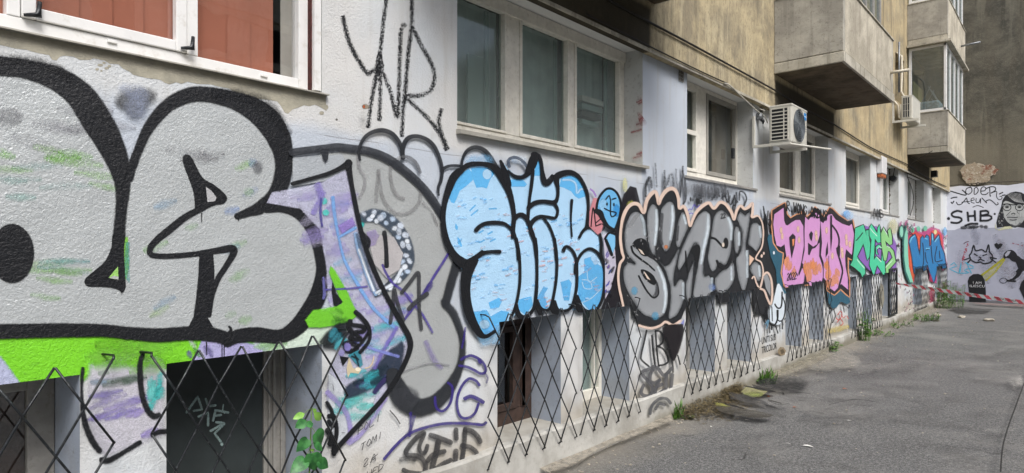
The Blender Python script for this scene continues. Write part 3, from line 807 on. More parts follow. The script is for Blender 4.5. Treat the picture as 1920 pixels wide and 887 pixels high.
# ------------------------------------------------------------------ balconies
def balcony(ya, yb, zb, zt, xo, label, par_top):
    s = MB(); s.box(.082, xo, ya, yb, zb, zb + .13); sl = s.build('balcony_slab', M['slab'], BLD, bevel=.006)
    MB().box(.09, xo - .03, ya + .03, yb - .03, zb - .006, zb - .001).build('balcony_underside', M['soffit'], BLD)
    p = MB(); t = .09; z0 = zb + .131
    z0 += .012; p.box(.082, xo - .03, ya + .03, yb - .03, zb + .125, z0 - .001, 2)
    p.box(.082, xo - .012, ya + .012, ya + .012 + t, z0, par_top, 0)
    p.box(.082, xo - .012, yb - .012 - t, yb - .012, z0, par_top, 0)
    p.box(xo - .012 - t, xo - .0125, ya + .013 + t, yb - .013 - t, z0, par_top, 1)
    pr = p.build('balcony_parapet', [M['conc'], M['conc_front'], M['dark']], BLD, bevel=.005)
    MB().box(xo - .12, xo + .005, ya, yb, par_top + .001, par_top + .02).box(.09, xo - .121, ya, ya + .12, par_top + .001, par_top + .02).box(.09, xo - .121, yb - .12, yb, par_top + .001, par_top + .02).build('coping', M['slab'], pr)
    if label: pr['label'] = label
    return pr
balcony(2.2, 5.37, 4.02, 0, .93, None, 5.0)
p1 = balcony(8.56, 11.5, 4.03, 0, .93, 'grey concrete balcony above the near air conditioner', 5.0)
p2 = balcony(17.6, 20.85, 3.965, 0, .9, 'small concrete balcony with a glazed loggia above it', 4.92)
p3 = balcony(17.6, 20.85, 6.56, 0, .9, None, 7.55)
# glazing on balcony 1
def glazed(xo, ya, yb, z0, z1, nf, side, fm='pvc', par=None, gl='glass_loggia', fw=.06):
    mb = MB(); x = xo - .06
    L = yb - ya
    for i in range(nf + 1):
        yy = ya + L * i / nf; yy = min(max(yy, ya + fw / 2), yb - fw / 2); mb.box(x - .03, x + .02, yy - fw / 2, yy + fw / 2, z0, z1)
    mb.box(x - .029, x + .019, ya, yb, z0, z0 + fw).box(x - .029, x + .019, ya, yb, z1 - fw, z1)
    if side:
        for xx in (.11, x - .03): mb.box(xx, xx + fw, ya + .01, ya + .05, z0 + .001, z1 - .001)
        mb.box(.11 + fw, x - .031, ya + .011, ya + .049, z0, z0 + fw).box(.11 + fw, x - .031, ya + .011, ya + .049, z1 - fw, z1)
    f = mb.build('loggia_frame', M[fm], BLD, bevel=.004)
    for i in range(nf):
        a, b = ya + L * i / nf + fw / 2, ya + L * (i + 1) / nf - fw / 2
        MB().quad((x, a, z0 + fw), (x, b, z0 + fw), (x, b, z1 - fw), (x, a, z1 - fw)).build('pane', M[gl], f)
    if side: MB().quad((.11 + fw, ya + .03, z0 + fw), (x - .03, ya + .03, z0 + fw), (x - .03, ya + .03, z1 - fw), (.11 + fw, ya + .03, z1 - fw)).build('pane', M[gl], f)
    return f
g1 = glazed(.9, 8.65, 10.95, 5.02, 6.6, 5, True, 'oldpaint_grey', None, 'glass_loggia')
g1['label'] = 'dark loggia glazing on the near balcony'
g2 = glazed(.9, 17.62, 20.6, 4.94, 6.50, 4, True, 'pvc')
g2['label'] = 'white framed loggia glazing holding a clothes airer'
g3 = glazed(.9, 17.62, 20.6, 7.57, 9.2, 4, True, 'pvc')
MB().box(.1, .96, 17.5, 20.95, 6.505, 6.555).build('loggia_roof', M['slab'], BLD)
# things seen inside the loggia
MB().box(.1, .12, 18.2, 19.4, 5.3, 5.85).build('yellow_door_panel', simple('yellow_panel', 'c9b77a', .8, .05), BLD)
MB().box(.12, .7, 19.6, 19.7, 4.95, 6.4).build('inner_partition', simple('beige_partition', '5d5f57', .9), BLD)
at = thing('clothes_airer', 'folding clothes airer behind the loggia glass with pale laundry on it', 'clothes airer', (.45, 18.1, 4.98))
mb = MB()
for dy in (0, .5):
    mb.tube([(.2, 18.0 + dy, 5.0), (.5, 18.0 + dy, 5.62)], .01).tube([(.75, 18.0 + dy, 5.0), (.45, 18.0 + dy, 5.62)], .01)
for k in range(6): mb.tube([(.22 + k * .1, 17.95, 5.3), (.22 + k * .1, 18.6, 5.3)], .005)
mb.build('rack', M['steel_worn'], at)
lb = MB(); rg = random.Random(5)
lb.box(.25, .7, 17.85, 18.4, 5.0, 5.24); lb.build('laundry', simple('pale_blue_cloth', 'a7b4bd', .9, .2, 20, .8, 30), at, bevel=.05)
# recess pipe work right of balcony 1
# ------------------------------------------------------------------ neighbouring end wall
FBLD = thing('end_building', 'tall windowless dirty grey end wall closing the alley', 'building', (FO.x, FO.y, 0))
mb = MB()
def fpt(s, z, off=0.0): 
    p = FO + FD * s + FN * off; return (p.x, p.y, z)
mb.add([fpt(-1.5, 0), fpt(40, 0), fpt(40, 14), fpt(-1.5, 14), fpt(-1.5, 0, -.5), fpt(40, 0, -.5), fpt(40, 14, -.5), fpt(-1.5, 14, -.5)],
       [(0, 1, 2, 3), (4, 7, 6, 5), (0, 4, 5, 1), (3, 2, 6, 7), (0, 3, 7, 4), (1, 5, 6, 2)])
mb.build('wall', M['endwall'], FBLD)
# opposite side of the alley, behind the camera
OPP = thing('opposite_building', 'pale rendered building on the other side of the alley, behind the viewer', 'building', (17, 0, 0))
mb = MB().box(17, 18, -14, 16, 0, 11.5)
for z in (2.6, 4.4, 5.2, 6.6, 7.7, 9.4, 11.0): mb.box(16.7, 16.999, -14, 16, z, z + .22).box(16.85, 16.998, -14, 16, z - .2, z - .001)
mb.build('wall', M['opp'], OPP)
wn = MB()
for i in range(11):
    for z in (1.0, 5.5, 8.0): wn.box(16.96, 16.999, -13 + i * 2.6, -11.8 + i * 2.6, z, z + 1.5)
wn.build('window', M['dark'], OPP)

# ================================================================== GRAFFITI (all on the facade plane)
BK = '17191d'
def pt_build(P, label, mat='paint', name='graffiti_piece', parent=None, **k):
    return P.build(name, M[mat], parent or BLD, label, **k)
rgG = random.Random(11)
def streaks(P, poly_bounds, n, cols, w=(4, 9), ln=(15, 50), a=.35, ang=0.0, soft=3, seed=0):
    r = random.Random(seed); x0, y0, x1, y1 = poly_bounds
    for _ in range(n):
        x, y = r.uniform(x0, x1), r.uniform(y0, y1); l = r.uniform(*ln); t = ang + r.uniform(-.15, .15)
        dx, dy = l * cos(t), l * sin(t)
        ww = r.uniform(*w); P.stroke([(x - dx / 2, y - dy / 2, ww * .25), (x - dx / 5, y - dy / 5 + r.uniform(-1, 1), ww * .8), (x, y + r.uniform(-2, 2), ww), (x + dx / 2, y + dy / 2, ww * .2)], ww, r.choice(cols), a * r.uniform(.5, 1), max(soft, ww * .55))

# bare mortar strip under the first window (painted wall scraped away)
P = Paint(base=.0008)
mort = [(-60, 20), (610, 178), (612, 208), (600, 200), (590, 196), (580, 199), (570, 197), (560, 201), (548, 205), (540, 213), (534, 211), (528, 200), (520, 190), (505, 187), (485, 185), (470, 186), (452, 181),
        (440, 178), (436, 170), (428, 165), (410, 162), (395, 158), (370, 157), (352, 153), (340, 157), (330, 154), (318, 158), (309, 155), (300, 149), (275, 146), (262, 143), (250, 140), (243, 134), (230, 128), (222, 120), (205, 119), (196, 113),
        (175, 109), (168, 112), (150, 112), (138, 106), (120, 104), (112, 106), (106, 113), (98, 112), (92, 103), (75, 100), (62, 97), (50, 93), (30, 91), (14, 87), (0, 84), (-60, 72)]
P.fill(mort, '9a9789', 1, .4)
for q in ((188, 122, 5, 2), (200, 128, 4, 2), (182, 130, 3, 2), (195, 118, 3, 1.5), (205, 124, 3, 2), (190, 133, 2, 1), (603, 212, 4, 3), (612, 201, 3, 4), (283, 145, 3, 2)): P.blob(*q, '8f8c7e', 1, .4)
o = P.build('bare_mortar', M['mortar'], BLD, 'strip of bare grey mortar under the terracotta window'); 
o.data.materials[0] = M['mortar']

# --- black grainy tag high on the wall
P = Paint(); T = lambda pts, w, a=.9: P.stroke([(600 + x / 3.058, y / 3.058, *[q * .62 for q in r]) for x, y, *r in pts], w * .62, BK, a, 3.6)
T([(130, 95, 6), (160, 220, 7), (200, 310, 7), (270, 420, 7), (300, 405, 6), (330, 400, 6)], 6)
T([(392, -60), (380, 0), (360, 150), (345, 300), (338, 380, 9), (345, 500), (340, 690, 6)], 4.5, .85)
T([(335, 350, 7), (322, 440, 8), (300, 540), (285, 650), (275, 730)], 5)
T([(345, 380), (400, 520), (440, 670, 6), (450, 560), (458, 300), (465, 170, 5), (485, 140, 7)], 4.5, .85)
T([(525, -20), (525, 150), (505, 300), (488, 520, 6), (475, 650), (468, 780)], 5.0, .9)
T([(530, 160), (580, 260), (640, 370, 5.5), (655, 450, 6), (630, 520, 6), (560, 550, 6), (490, 545, 6)], 5.5, .75)
T([(490, 560), (600, 660, 5), (690, 770, 7), (725, 855, 9)], 5.5)
T([(695, 625), (680, 690), (685, 730), (700, 780)], 4.5)
P.fill([(709, 98), (713, 96), (718, 124), (712, 140), (706, 135), (703, 128)], BK, .75, 3)
pt_build(P, 'black grainy sprayed tag between the first two windows', 'grainy', 'graffiti_tag')

# --- green ground colour under the silver letters, lavender foot
P = Paint()
P.fill([(-60, 625), (200, 625), (440, 625), (470, 640), (440, 655), (400, 668), (345, 688), (320, 690), (300, 668), (250, 660), (200, 668), (165, 700), (147, 712), (90, 722), (40, 722), (20, 700), (0, 672), (-60, 650)], '7bcf2a', 1, 9, True)
P.fill([(-60, 652), (0, 672), (22, 703), (40, 725), (-60, 740)], 'b9bfdc', .9, 6)
P.fill([(175, 690), (300, 690), (300, 810), (240, 835), (200, 850), (178, 820), (172, 760)], 'cfcdd8', .7, 16)
streaks(P, (190, 640, 290, 690), 16, ['84d236', '8fd84e', '80cc34'], (14, 24), (60, 110), .55, -.08, 10, 71)
streaks(P, (185, 690, 270, 720), 8, ['8fa6b8', '9fb0a0', '5f7466'], (5, 12), (20, 60), .5, -.1, 5, 1)
streaks(P, (175, 735, 285, 815), 12, ['9a8fcb', 'a89bd6', '8d83c4'], (5, 11), (30, 80), .6, -.35, 4, 2)
streaks(P, (278, 690, 300, 760), 8, ['4fc7c4', '72d2cd'], (6, 12), (20, 40), .75, -1.3, 4, 3)
P.fill([(380, 640), (460, 645), (520, 655), (480, 668), (420, 672), (360, 680)], 'b3aedb', .9, 5)
P.fill([(530, 640), (600, 600), (640, 612), (640, 640), (600, 645), (480, 668)], 'd5e6d6', .9, 5)
streaks(P, (480, 645, 560, 655), 6, ['8fcb72', 'a9cfa0'], (5, 9), (25, 50), .6, -.15, 4, 4)
streaks(P, (345, 640, 420, 665), 7, ['4f9b36', '6f6a9a', 'd8dbe0'], (5, 8), (14, 26), .55, 1.0, 4, 5)
# loose black strokes on the first pier
P.stroke([(155, 690, 5), (151, 735, 7), (158, 790, 9), (172, 825, 10), (186, 845, 9)], 8, BK, .92, 2.5)
P.stroke([(190, 862, 10), (205, 862, 9), (235, 845, 7), (262, 829, 7)], 8, BK, .95, 2)
P.stroke([(284, 816, 6), (297, 810, 8), (316, 808, 8)], 8, BK, .95, 2)
P.stroke([(268, 660, 5), (262, 685, 8), (265, 735, 9), (276, 768, 9), (288, 780, 10), (298, 777, 7)], 8, BK, .92, 2.5)
pt_build(P, 'lime green band fading to lavender below the silver letters', 'paint', 'graffiti_background')

# --- big silver letters
P = Paint()
P.fill([(-70, 150), (0, 118), (100, 130), (185, 190), (222, 260), (236, 330), (246, 330), (262, 260), (300, 200), (370, 178), (450, 185), (520, 230), (538, 290), (528, 350), (500, 390), (560, 388), (600, 430), (612, 500), (600, 570), (570, 615), (480, 626), (380, 622), (250, 618), (0, 620), (-70, 620)], 'b8bdbe', 1, 1, False)
streaks(P, (0, 280, 150, 300), 5, ['9fcf7a', '8fc86a'], (6, 12), (40, 90), .4, .1, 6, 6)
streaks(P, (0, 300, 215, 390), 9, ['a6cf8c', '9ac77c', 'a9c5c0'], (6, 12), (50, 120), .4, .08, 6, 7)
streaks(P, (60, 455, 170, 560), 8, ['9ec98a', '86b7b8', 'a2cc8a'], (6, 10), (50, 100), .45, .05, 5, 8)
streaks(P, (270, 320, 460, 600), 10, ['a9cf9b', '9fbcd4', 'b1d08f'], (6, 12), (20, 50), .4, -.4, 6, 9)
streaks(P, (400, 300, 520, 440), 5, ['9fb4dd', '9fd07a'], (6, 12), (15, 40), .45, -.4, 6, 10)
streaks(P, (0, 200, 230, 270), 7, ['9b9ca2', 'a2a2a8'], (10, 20), (40, 90), .4, .2, 9, 11)
streaks(P, (330, 240, 420, 330), 3, ['a0a0a4'], (9, 13), (50, 80), .3, .05, 10, 12)
P.blob(16, 220, 18, 10, '8a8b8f', .45, 12); P.blob(482, 314, 5, 8, '7a7c80', .5, 7)
P.fill([(231, 530), (231, 445), (238, 445), (240, 500), (236, 520)], '86c84a', .8, 2)
P.fill([(242, 530), (232, 515), (236, 455), (241, 455)], '5fb5b0', .4, 3)
pt_build(P, 'silver fill of the two huge throw-up letters', 'silver', 'graffiti_fill')
P = Paint()
P.fill([(222, 190), (236, 176), (262, 172), (286, 178), (272, 192), (258, 214), (250, 218), (238, 204)], '48494b', .7, 12, True)                       # smoky cloud between the arcs
P.blob(255, 195, 12, 26, 'a3adc4', .35, 16); P.blob(250, 172, 26, 6, 'a3adc4', .3, 10, ang=.25)
P.stroke([(-50, 118, 30), (0, 124, 34), (50, 130, 34), (105, 148, 42), (148, 178, 50), (180, 225, 54), (205, 268, 48), (222, 310, 38), (229, 350, 26), (226, 395, 20), (222, 445, 20)], 30, BK, 1, 3)
P.stroke([(-50, 116, 22), (0, 112, 12), (50, 113, 12), (100, 128, 14), (130, 145, 14)], 12, BK, .5, 7)
P.fill([(212, 440), (208, 465), (196, 490), (180, 505), (162, 520), (158, 528), (164, 536), (190, 537), (208, 539), (222, 543), (228, 548), (234, 538), (233, 515), (231, 470), (232, 438)], BK, 1, 1.2, True)
P.fill([(203, 521), (212, 510), (220, 500), (221, 524)], '9ccf6e', 1, .6); P.fill([(204, 521), (213, 517), (221, 519), (221, 524)], 'b9bcb9', 1, .5)
P.stroke([(241, 335, 14), (247, 312, 15), (258, 282, 16), (272, 250, 18), (292, 220, 22), (318, 195, 24), (352, 179, 27), (385, 177, 27), (430, 186, 30), (470, 202, 40), (500, 225, 46), (522, 260, 42), (531, 300, 32), (527, 338, 30), (512, 370, 28), (485, 390, 22), (462, 399, 14), (443, 406, 10)], 30, BK, 1, 2.5)
P.stroke([(400, 176, 14), (450, 180, 20), (500, 200, 22), (540, 250, 10)], 14, BK, .45, 6)
P.stroke([(500, 392, 14), (530, 388, 20), (562, 400, 24), (588, 428, 30), (602, 465, 32), (606, 505, 28), (598, 545, 30), (580, 582, 32), (556, 612, 30), (525, 630, 24), (480, 627, 26), (445, 630, 24), (425, 640, 20)], 26, BK, 1, 2)
P.stroke([(-50, 621, 26), (0, 621, 26), (60, 620, 25), (100, 619, 25), (160, 619, 23), (200, 620, 22), (250, 625, 22), (300, 628, 24), (345, 625, 24), (385, 625, 26), (425, 634, 22)], 26, BK, 1, 2.5)
P.fill([(344, 292), (352, 291), (360, 300), (378, 333), (400, 347), (418, 362), (424, 372), (418, 381), (402, 384), (390, 389), (374, 398), (366, 395), (362, 360), (346, 315), (342, 300)], BK, 1, 1.2, True)
P.fill([(385, 351), (395, 358), (404, 370), (402, 377), (388, 379)], 'b6b7b9', 1, .6)
P.stroke([(378, 390, 10), (345, 408, 12), (315, 432, 13), (293, 450, 12), (281, 465, 11), (284, 478, 9), (320, 480, 9), (365, 476, 9), (405, 470, 11), (433, 466, 13), (437, 474, 12), (422, 500, 10), (407, 524, 10), (396, 555, 9), (390, 590, 10)], 10, BK, 1, 1.2)
P.fill([(373, 478), (398, 475), (400, 500), (400, 530), (396, 552), (389, 575), (388, 596), (398, 612), (352, 614), (362, 594), (367, 560), (371, 520)], BK, 1, 1.2)
P.stroke([(425, 632, 12), (432, 618, 5), (428, 612, 3)], 6, BK, 1, 1)
P.blob(22, 475, 40, 54, BK, 1, 2.5, 30)
for (x, y, l) in ((386, 641, 24), (419, 640, 36), (415, 640, 30), (377, 400, 16), (446, 405, 9), (227, 545, 6)): P.stroke([(x, y, 1.8), (x, y + l, 1.2)], 1.6, BK, .95, .4, smooth=False)
pt_build(P, 'thick black outlines of two huge bubble letters at the near end', 'paint', 'graffiti_outline')

# --- the tall purple, turquoise and silver letter
P = Paint()
P.fill([(548, 300), (600, 292), (640, 285), (700, 290), (760, 325), (815, 385), (826, 420), (838, 470), (852, 500), (842, 530), (832, 565), (846, 590), (862, 640), (856, 690), (830, 738), (785, 762), (765, 758), (745, 720), (748, 690), (768, 640), (752, 608), (700, 520), (680, 440), (655, 315), (548, 345)], 'b2b6b6', 1, 2)
P.fill([(640, 290), (660, 330), (548, 350), (548, 296)], 'b2b8bd', 1, 1)
pt_build(P, 'silver grey fill of the leaning letter right of the huge pair', 'silver', 'graffiti_fill')
P = Paint()
P.fill([(548, 356), (600, 345), (650, 318), (662, 370), (673, 430), (690, 490), (715, 545), (748, 608), (768, 640), (748, 700), (705, 755), (660, 800), (625, 842), (618, 800), (612, 740), (618, 690), (640, 640), (615, 560), (612, 500), (600, 430), (562, 390), (500, 380), (510, 362)], 'c3c4da', .75, 3)
P.fill([(615, 700), (660, 740), (700, 745), (690, 770), (625, 838), (616, 790)], 'd2d8de', .9, 5)
streaks(P, (565, 360, 660, 470), 16, ['a99ede', 'b3a7e2', '8f9fe0', 'c9c5e2'], (8, 16), (25, 60), .4, -.3, 7, 13)
streaks(P, (620, 470, 690, 580), 18, ['a89fdc', 'b5ace2', '7fc4e6', 'cfd0de'], (6, 12), (20, 45), .45, -.3, 6, 14)
streaks(P, (660, 560, 755, 670), 22, ['7fc3e3', '9a93de', 'b1a3e4', '62cfd8', 'a9b7e8'], (6, 12), (20, 50), .5, -.3, 6, 15)
streaks(P, (625, 730, 710, 790), 14, ['6fd3cd', '8adcd6', '5fc9cc', 'd6e4e6'], (7, 14), (20, 50), .65, -.3, 6, 16)
P.blob(606, 377, 4, 5, '58cfc6', .8, 3); P.blob(609, 399, 5, 4, '58cfc6', .8, 3); P.blob(675, 418, 5, 8, '3fc4c0', .9, 3)
P.stroke([(594, 348, 12), (600, 370, 9), (590, 390, 8), (585, 400, 7)], 9, '9387cf', .6, 4)
P.stroke([(600, 372, 3), (599, 400, 4), (602, 425, 3)], 4, '554f9c', .8, 1.5)
P.stroke([(622, 370, 5), (625, 400, 5), (633, 445, 4), (645, 490, 4), (670, 535, 5), (700, 580, 5), (740, 615, 6)], 5, '7fb0ea', .8, 2)
P.stroke([(634, 444, 4), (665, 427, 4)], 4, '7fb0ea', .8, 2)
P.fill([(634, 424), (658, 410), (662, 420), (640, 436)], '9a84cf', .75, 5)
# purple shaft fading to slate at the right foot
P.fill([(650, 725), (690, 700), (715, 675), (735, 655), (750, 642), (754, 650), (748, 690), (722, 712), (695, 725), (672, 738), (650, 744), (645, 735)], '2f3a4c', .88, 6)
streaks(P, (660, 690, 745, 725), 10, ['3aa7b3', '1f3442', '4fc3cc', '6d66b4'], (6, 12), (20, 45), .7, -.35, 4, 17)
P.stroke([(700, 735, 7), (715, 716, 8), (722, 710, 6)], 7, '35305e', .9, 2); P.stroke([(700, 690), (720, 650), (742, 614)], 5, '7c71c4', .7, 3)
P.stroke([(660, 640), (700, 655), (745, 668)], 4, '8a94de', .7, 2)
P.stroke([(612, 735, 8), (645, 770, 7), (655, 805, 7), (652, 828, 9), (675, 812, 6), (700, 780, 5), (722, 745, 5)], 6, 'a69ad8', .65, 3)
# torn plaster scar
P.fill([(652, 670), (660, 690), (676, 692), (670, 700), (655, 698), (650, 708), (648, 690)], 'cdbfa0', 1, .5); P.blob(669, 692, 5, 3.5, 'efe6cc', 1, .5)
P.stroke([(699, 668), (696, 680), (690, 688), (682, 690)], 1.6, 'd8c39c', 1, .4)
pt_build(P, 'lavender and turquoise sprayed wedge inside a thin black outline', 'paint', 'graffiti_fill')
P = Paint()
# lime strokes
P.fill([(586, 583), (622, 577), (640, 570), (616, 510), (618, 500), (626, 510), (650, 552), (664, 583), (664, 592), (650, 604), (628, 608), (600, 612), (578, 612), (572, 600)], '74c832', .95, 3.5)
streaks(P, (625, 580, 655, 605), 8, ['3f7f2a', '58a03a', '8fd85a'], (5, 10), (10, 25), .6, .4, 4, 18)
P.stroke([(604, 520, 2), (606, 550, 5), (604, 560, 3)], 4, '6a6ba8', .8, 1.5); P.stroke([(608, 543), (650, 541), (686, 537)], 3, '5d55a0', .85, 1)
P.fill([(621, 528), (628, 550), (640, 566), (628, 574), (624, 572), (620, 545)], '191b20', .95, 1.5)
# black scribble knot
K = lambda pts, w, a=.95: P.stroke(zm(580, 600, 4.435, pts), w, BK, a, 1.8)
P.fill(zm(580, 600, 4.435, [(80, 180), (130, 120), (200, 60), (230, 40), (300, 20), (330, 80), (260, 190), (210, 230), (110, 220)]), '1d2226', .85, 5)
streaks(P, (620, 618, 648, 645), 8, ['3e8fa0', '5bb9c6', '2f6f80'], (5, 9), (12, 26), .85, -1.0, 3, 19)
K([(330, 10), (320, 60), (350, 110), (330, 150)], 9); K([(350, 40), (420, 50), (450, 70), (430, 95), (370, 100), (400, 140), (420, 160), (350, 160)], 7)
K([(450, 0), (480, 40), (490, 80), (470, 120), (430, 180), (380, 230), (340, 270)], 5)
K([(280, 200), (330, 190), (380, 210), (370, 250), (300, 250), (290, 210)], 9, .85)
P.fill(zm(580, 600, 4.435, [(245, 300), (320, 310), (268, 378)]), BK, 1, 1); P.blob(649, 650, 5, 6, '8d86cc', .8, 3); P.blob(638, 661, 4, 5, 'a59fd6', .8, 3)
P.fill(zm(580, 600, 4.435, [(320, 290), (400, 250), (420, 300), (430, 370), (410, 390), (370, 350)]), '3a8ea0', .85, 2)
K([(340, 300), (380, 320), (400, 380)], 1.5); K([(360, 280), (400, 330)], 1.2)
pt_build(P, 'lime green prongs and a knot of black scribble under them', 'paint', 'graffiti_tag'); P = Paint()
K2 = lambda pts, w: P.stroke(zm(520, 740, 6.03, pts), w, BK, .97, 1.5)
K2([(545, 85), (570, 120), (600, 180), (605, 220)], 6); K2([(570, 240), (620, 240), (640, 320), (600, 340), (570, 300)], 8)
K2([(620, 260), (650, 330), (655, 420), (640, 520), (620, 620), (625, 670)], 7); K2([(550, 400), (580, 440), (600, 520), (580, 550)], 10)
pt_build(P, 'black scribble low on the edge of the second pier', 'paint', 'graffiti_tag')
P = Paint()
# faded ghost tag inside silver, white-dotted arc
G1 = lambda pts, w, c='8d8d8e', a=.55: P.stroke(zm(700, 230, 4.435, pts), w, c, a, 1.2)
G1([(215, 290), (150, 340), (130, 420), (150, 540), (190, 610), (240, 632)], 6); G1([(30, 400), (40, 480), (60, 600), (110, 700), (200, 760), (300, 740), (370, 660), (385, 550)], 6, a=.45)
G1([(35, 400), (20, 520), (10, 660)], 6, a=.4); P.stroke(zm(540, 250, 4.435, [(570, 170), (580, 280), (625, 370), (620, 460), (580, 540)]), 5, '97979a', .5, 1.5)
G1([(400, 670), (470, 740), (520, 850)], 4, a=.35)
P.stroke([(678, 408, 18), (700, 404, 24), (725, 414, 26), (745, 435, 26), (760, 465, 24), (762, 495, 20), (748, 520, 14), (722, 540, 12), (702, 552, 8)], 22, '43505f', .85, 2.5)
r = random.Random(4)
for i, (x, y) in enumerate([(680, 402), (690, 412), (700, 398), (703, 414), (716, 404), (722, 418), (733, 412), (738, 428), (748, 424), (744, 444), (757, 440), (752, 458), (764, 462), (758, 478), (766, 490), (757, 500), (762, 510), (750, 514), (744, 524), (736, 526), (728, 538), (716, 535), (706, 548), (696, 405), (710, 408), (745, 434), (760, 452), (752, 490)]):
    P.blob(x + r.uniform(-1, 1), y + r.uniform(-1, 1), r.uniform(2.5, 6), r.uniform(1.8, 4.2), r.choice(['dbe6f4', 'c3d6ec', 'e6eef6']), r.uniform(.6, .95), r.uniform(2.5, 4.5), 12, r.uniform(0, 3))
P.stroke([(664, 438, 6), (670, 465, 8), (682, 500, 8), (692, 530, 7), (702, 552, 5)], 8, '8fb0d6', .85, 3)
P.stroke([(671, 468, 4), (684, 505, 4), (698, 545, 3)], 4, 'e6eef6', .9, 2); P.stroke([(668, 440, 7), (676, 470, 7), (692, 515, 5), (705, 545, 3)], 7, '47566a', .5, 2)
P.stroke([(704, 548, 5), (722, 534, 5), (744, 512, 6)], 5, '3a4350', .7, 1.5); P.stroke([(702, 549, 3), (720, 540, 4), (736, 530, 5), (750, 505, 4)], 4, 'e3ecf6', .85, 2)
P.fill([(700, 440), (735, 445), (752, 475), (745, 505), (722, 520), (700, 495), (690, 455)], 'bdbabb', .9, 2)
P.fill([(686, 436), (700, 432), (706, 442), (700, 458), (690, 462)], 'a193c4', .6, 4)
P.stroke([(678, 440, 8), (688, 452, 8), (686, 464, 6)], 7, '1b1d22', .9, 1.5); P.stroke([(718, 436, 8), (721, 465, 7), (722, 499, 8)], 7, '202226', .93, 1.2)
P.stroke(zm(720, 420, 4.435, [(-25, 340), (0, 400), (60, 490), (150, 560), (230, 660), (300, 740), (370, 860), (390, 900)]), 3.8, '51439a', .75, 1)
P.stroke(zm(720, 420, 4.435, [(520, 250), (470, 330), (400, 440), (345, 530), (270, 640), (160, 790)]), 4.2, '4d3f96', .8, 1)
P.stroke([(797, 545, 8), (803, 535, 9), (806, 530, 5)], 8, '45398a', .7, 2.5); P.stroke([(795, 640, 5), (812, 675, 7), (825, 690, 4)], 6, '8c80b8', .4, 4)
Q = lambda pts, w: P.stroke(zm(720, 420, 4.435, pts), w, '3c3e42', .85, .8)
Q([(40, 820), (60, 680), (72, 545), (90, 620), (120, 720), (148, 800)], 6.5); Q([(135, 570), (200, 490), (270, 405), (278, 520), (280, 700), (298, 870)], 6.5); Q([(195, 705), (250, 650), (345, 580)], 8)
P.stroke(zm(740, 600, 4.435, [(40, 435), (130, 400), (250, 365), (340, 360), (440, 375)]), 2.2, '8a8c90', .6, .8)
pt_build(P, 'arc of white dabs over slate with grey and purple marker tags', 'paint', 'graffiti_tag')
P = Paint()
P.stroke([(545, 286, 13), (575, 282, 13), (602, 279, 13), (630, 277, 15), (660, 280, 15), (690, 285, 15), (722, 297, 16), (755, 320, 16), (785, 347, 15), (808, 375, 15), (828, 408, 12)], 14, '2b2e34', .93, 1.2)
P.fill([(599, 280), (613, 280), (612, 298), (608, 305), (603, 298)], '2b2e34', .95, 1)
P.stroke([(853, 498, 16), (846, 520, 14), (835, 560, 14), (832, 568, 13), (848, 588, 12), (860, 618, 11), (865, 645, 10), (860, 685, 12), (842, 722, 20), (815, 752, 26), (782, 763, 32), (756, 750, 36), (740, 722, 32), (733, 700, 22)], 16, '2c2f34', .94, 3)
P.blob(757, 745, 22, 18, '43464c', .5, 8)
P.stroke([(545, 345, 6), (580, 335, 6), (615, 325, 7), (640, 313, 9), (651, 306, 14)], 7, BK, 1, 1); P.stroke([(650, 306, 12), (655, 338, 8), (662, 375, 8), (670, 415, 8), (680, 455, 8), (697, 502, 8), (720, 551, 8), (748, 602, 9), (765, 635, 10), (764, 660, 9), (745, 702, 8), (712, 750, 8), (668, 797, 8), (632, 836, 9), (624, 846, 10)], 8, BK, 1, 1.2)
P.stroke([(664, 585, 8), (678, 598, 7), (690, 620, 6), (688, 640, 6), (672, 660, 6)], 6, BK, .96, 1.2)
Bu = lambda pts, w=6: P.stroke(pts, w, '24272c', .95, .8)
Bu([(672, 300, 4), (670, 283, 5), (678, 262, 6), (692, 250, 7), (712, 245, 8), (730, 250, 8), (743, 263, 7), (750, 278, 7), (753, 297, 7)])
Bu([(752, 296, 6), (753, 275, 8), (762, 260, 8), (778, 256, 7), (797, 262, 7), (811, 275, 7), (821, 296, 6), (826, 318, 6), (824, 338, 6), (819, 352, 5), (820, 366, 3)])
Bu([(826, 318, 6), (838, 312, 5), (851, 311, 5), (865, 313, 5)]); Bu([(862, 318, 5), (864, 300, 5), (872, 284, 6), (885, 277, 7), (900, 279, 7), (912, 289, 8), (922, 305, 9), (930, 318, 8)])
P.stroke([(752, 294, 5), (766, 297, 6), (778, 308, 6), (785, 324, 5)], 5, '5a5c60', .8, 1)
pt_build(P, 'thin black outline of the leaning letter with bubbles on top', 'paint', 'graffiti_outline')
P = Paint(); V = lambda pts, w=4.5, a=.9: P.stroke(zm(740, 600, 4.435, pts), w, '3a2f7c', a, .8)
V([(540, 325), (585, 302), (630, 295), (700, 330), (735, 375), (745, 410), (735, 435), (700, 442), (640, 410), (590, 388), (525, 378)]); V([(690, 330), (700, 350)], 6); V([(740, 440), (760, 480), (750, 520)], 3, .5)
V([(430, 520), (460, 545), (468, 590), (455, 670), (420, 730), (378, 755), (340, 735), (325, 690), (322, 640)]); V([(690, 540), (665, 505), (620, 485), (595, 490), (555, 530), (520, 600), (505, 670), (510, 740), (530, 795), (570, 815), (620, 800), (660, 760), (685, 690)])
V([(570, 650), (620, 632), (680, 655), (722, 680)], 6.5); V([(-100, 1150), (0, 1035), (110, 940), (260, 885), (400, 858), (540, 855), (660, 862), (715, 868), (745, 850)], 5)
V([(575, 65), (560, 160), (545, 230)], 3.5, .8); V([(120, 770), (122, 880), (110, 960)], 5, .75); V([(150, 800), (120, 900), (70, 970)], 5, .6)
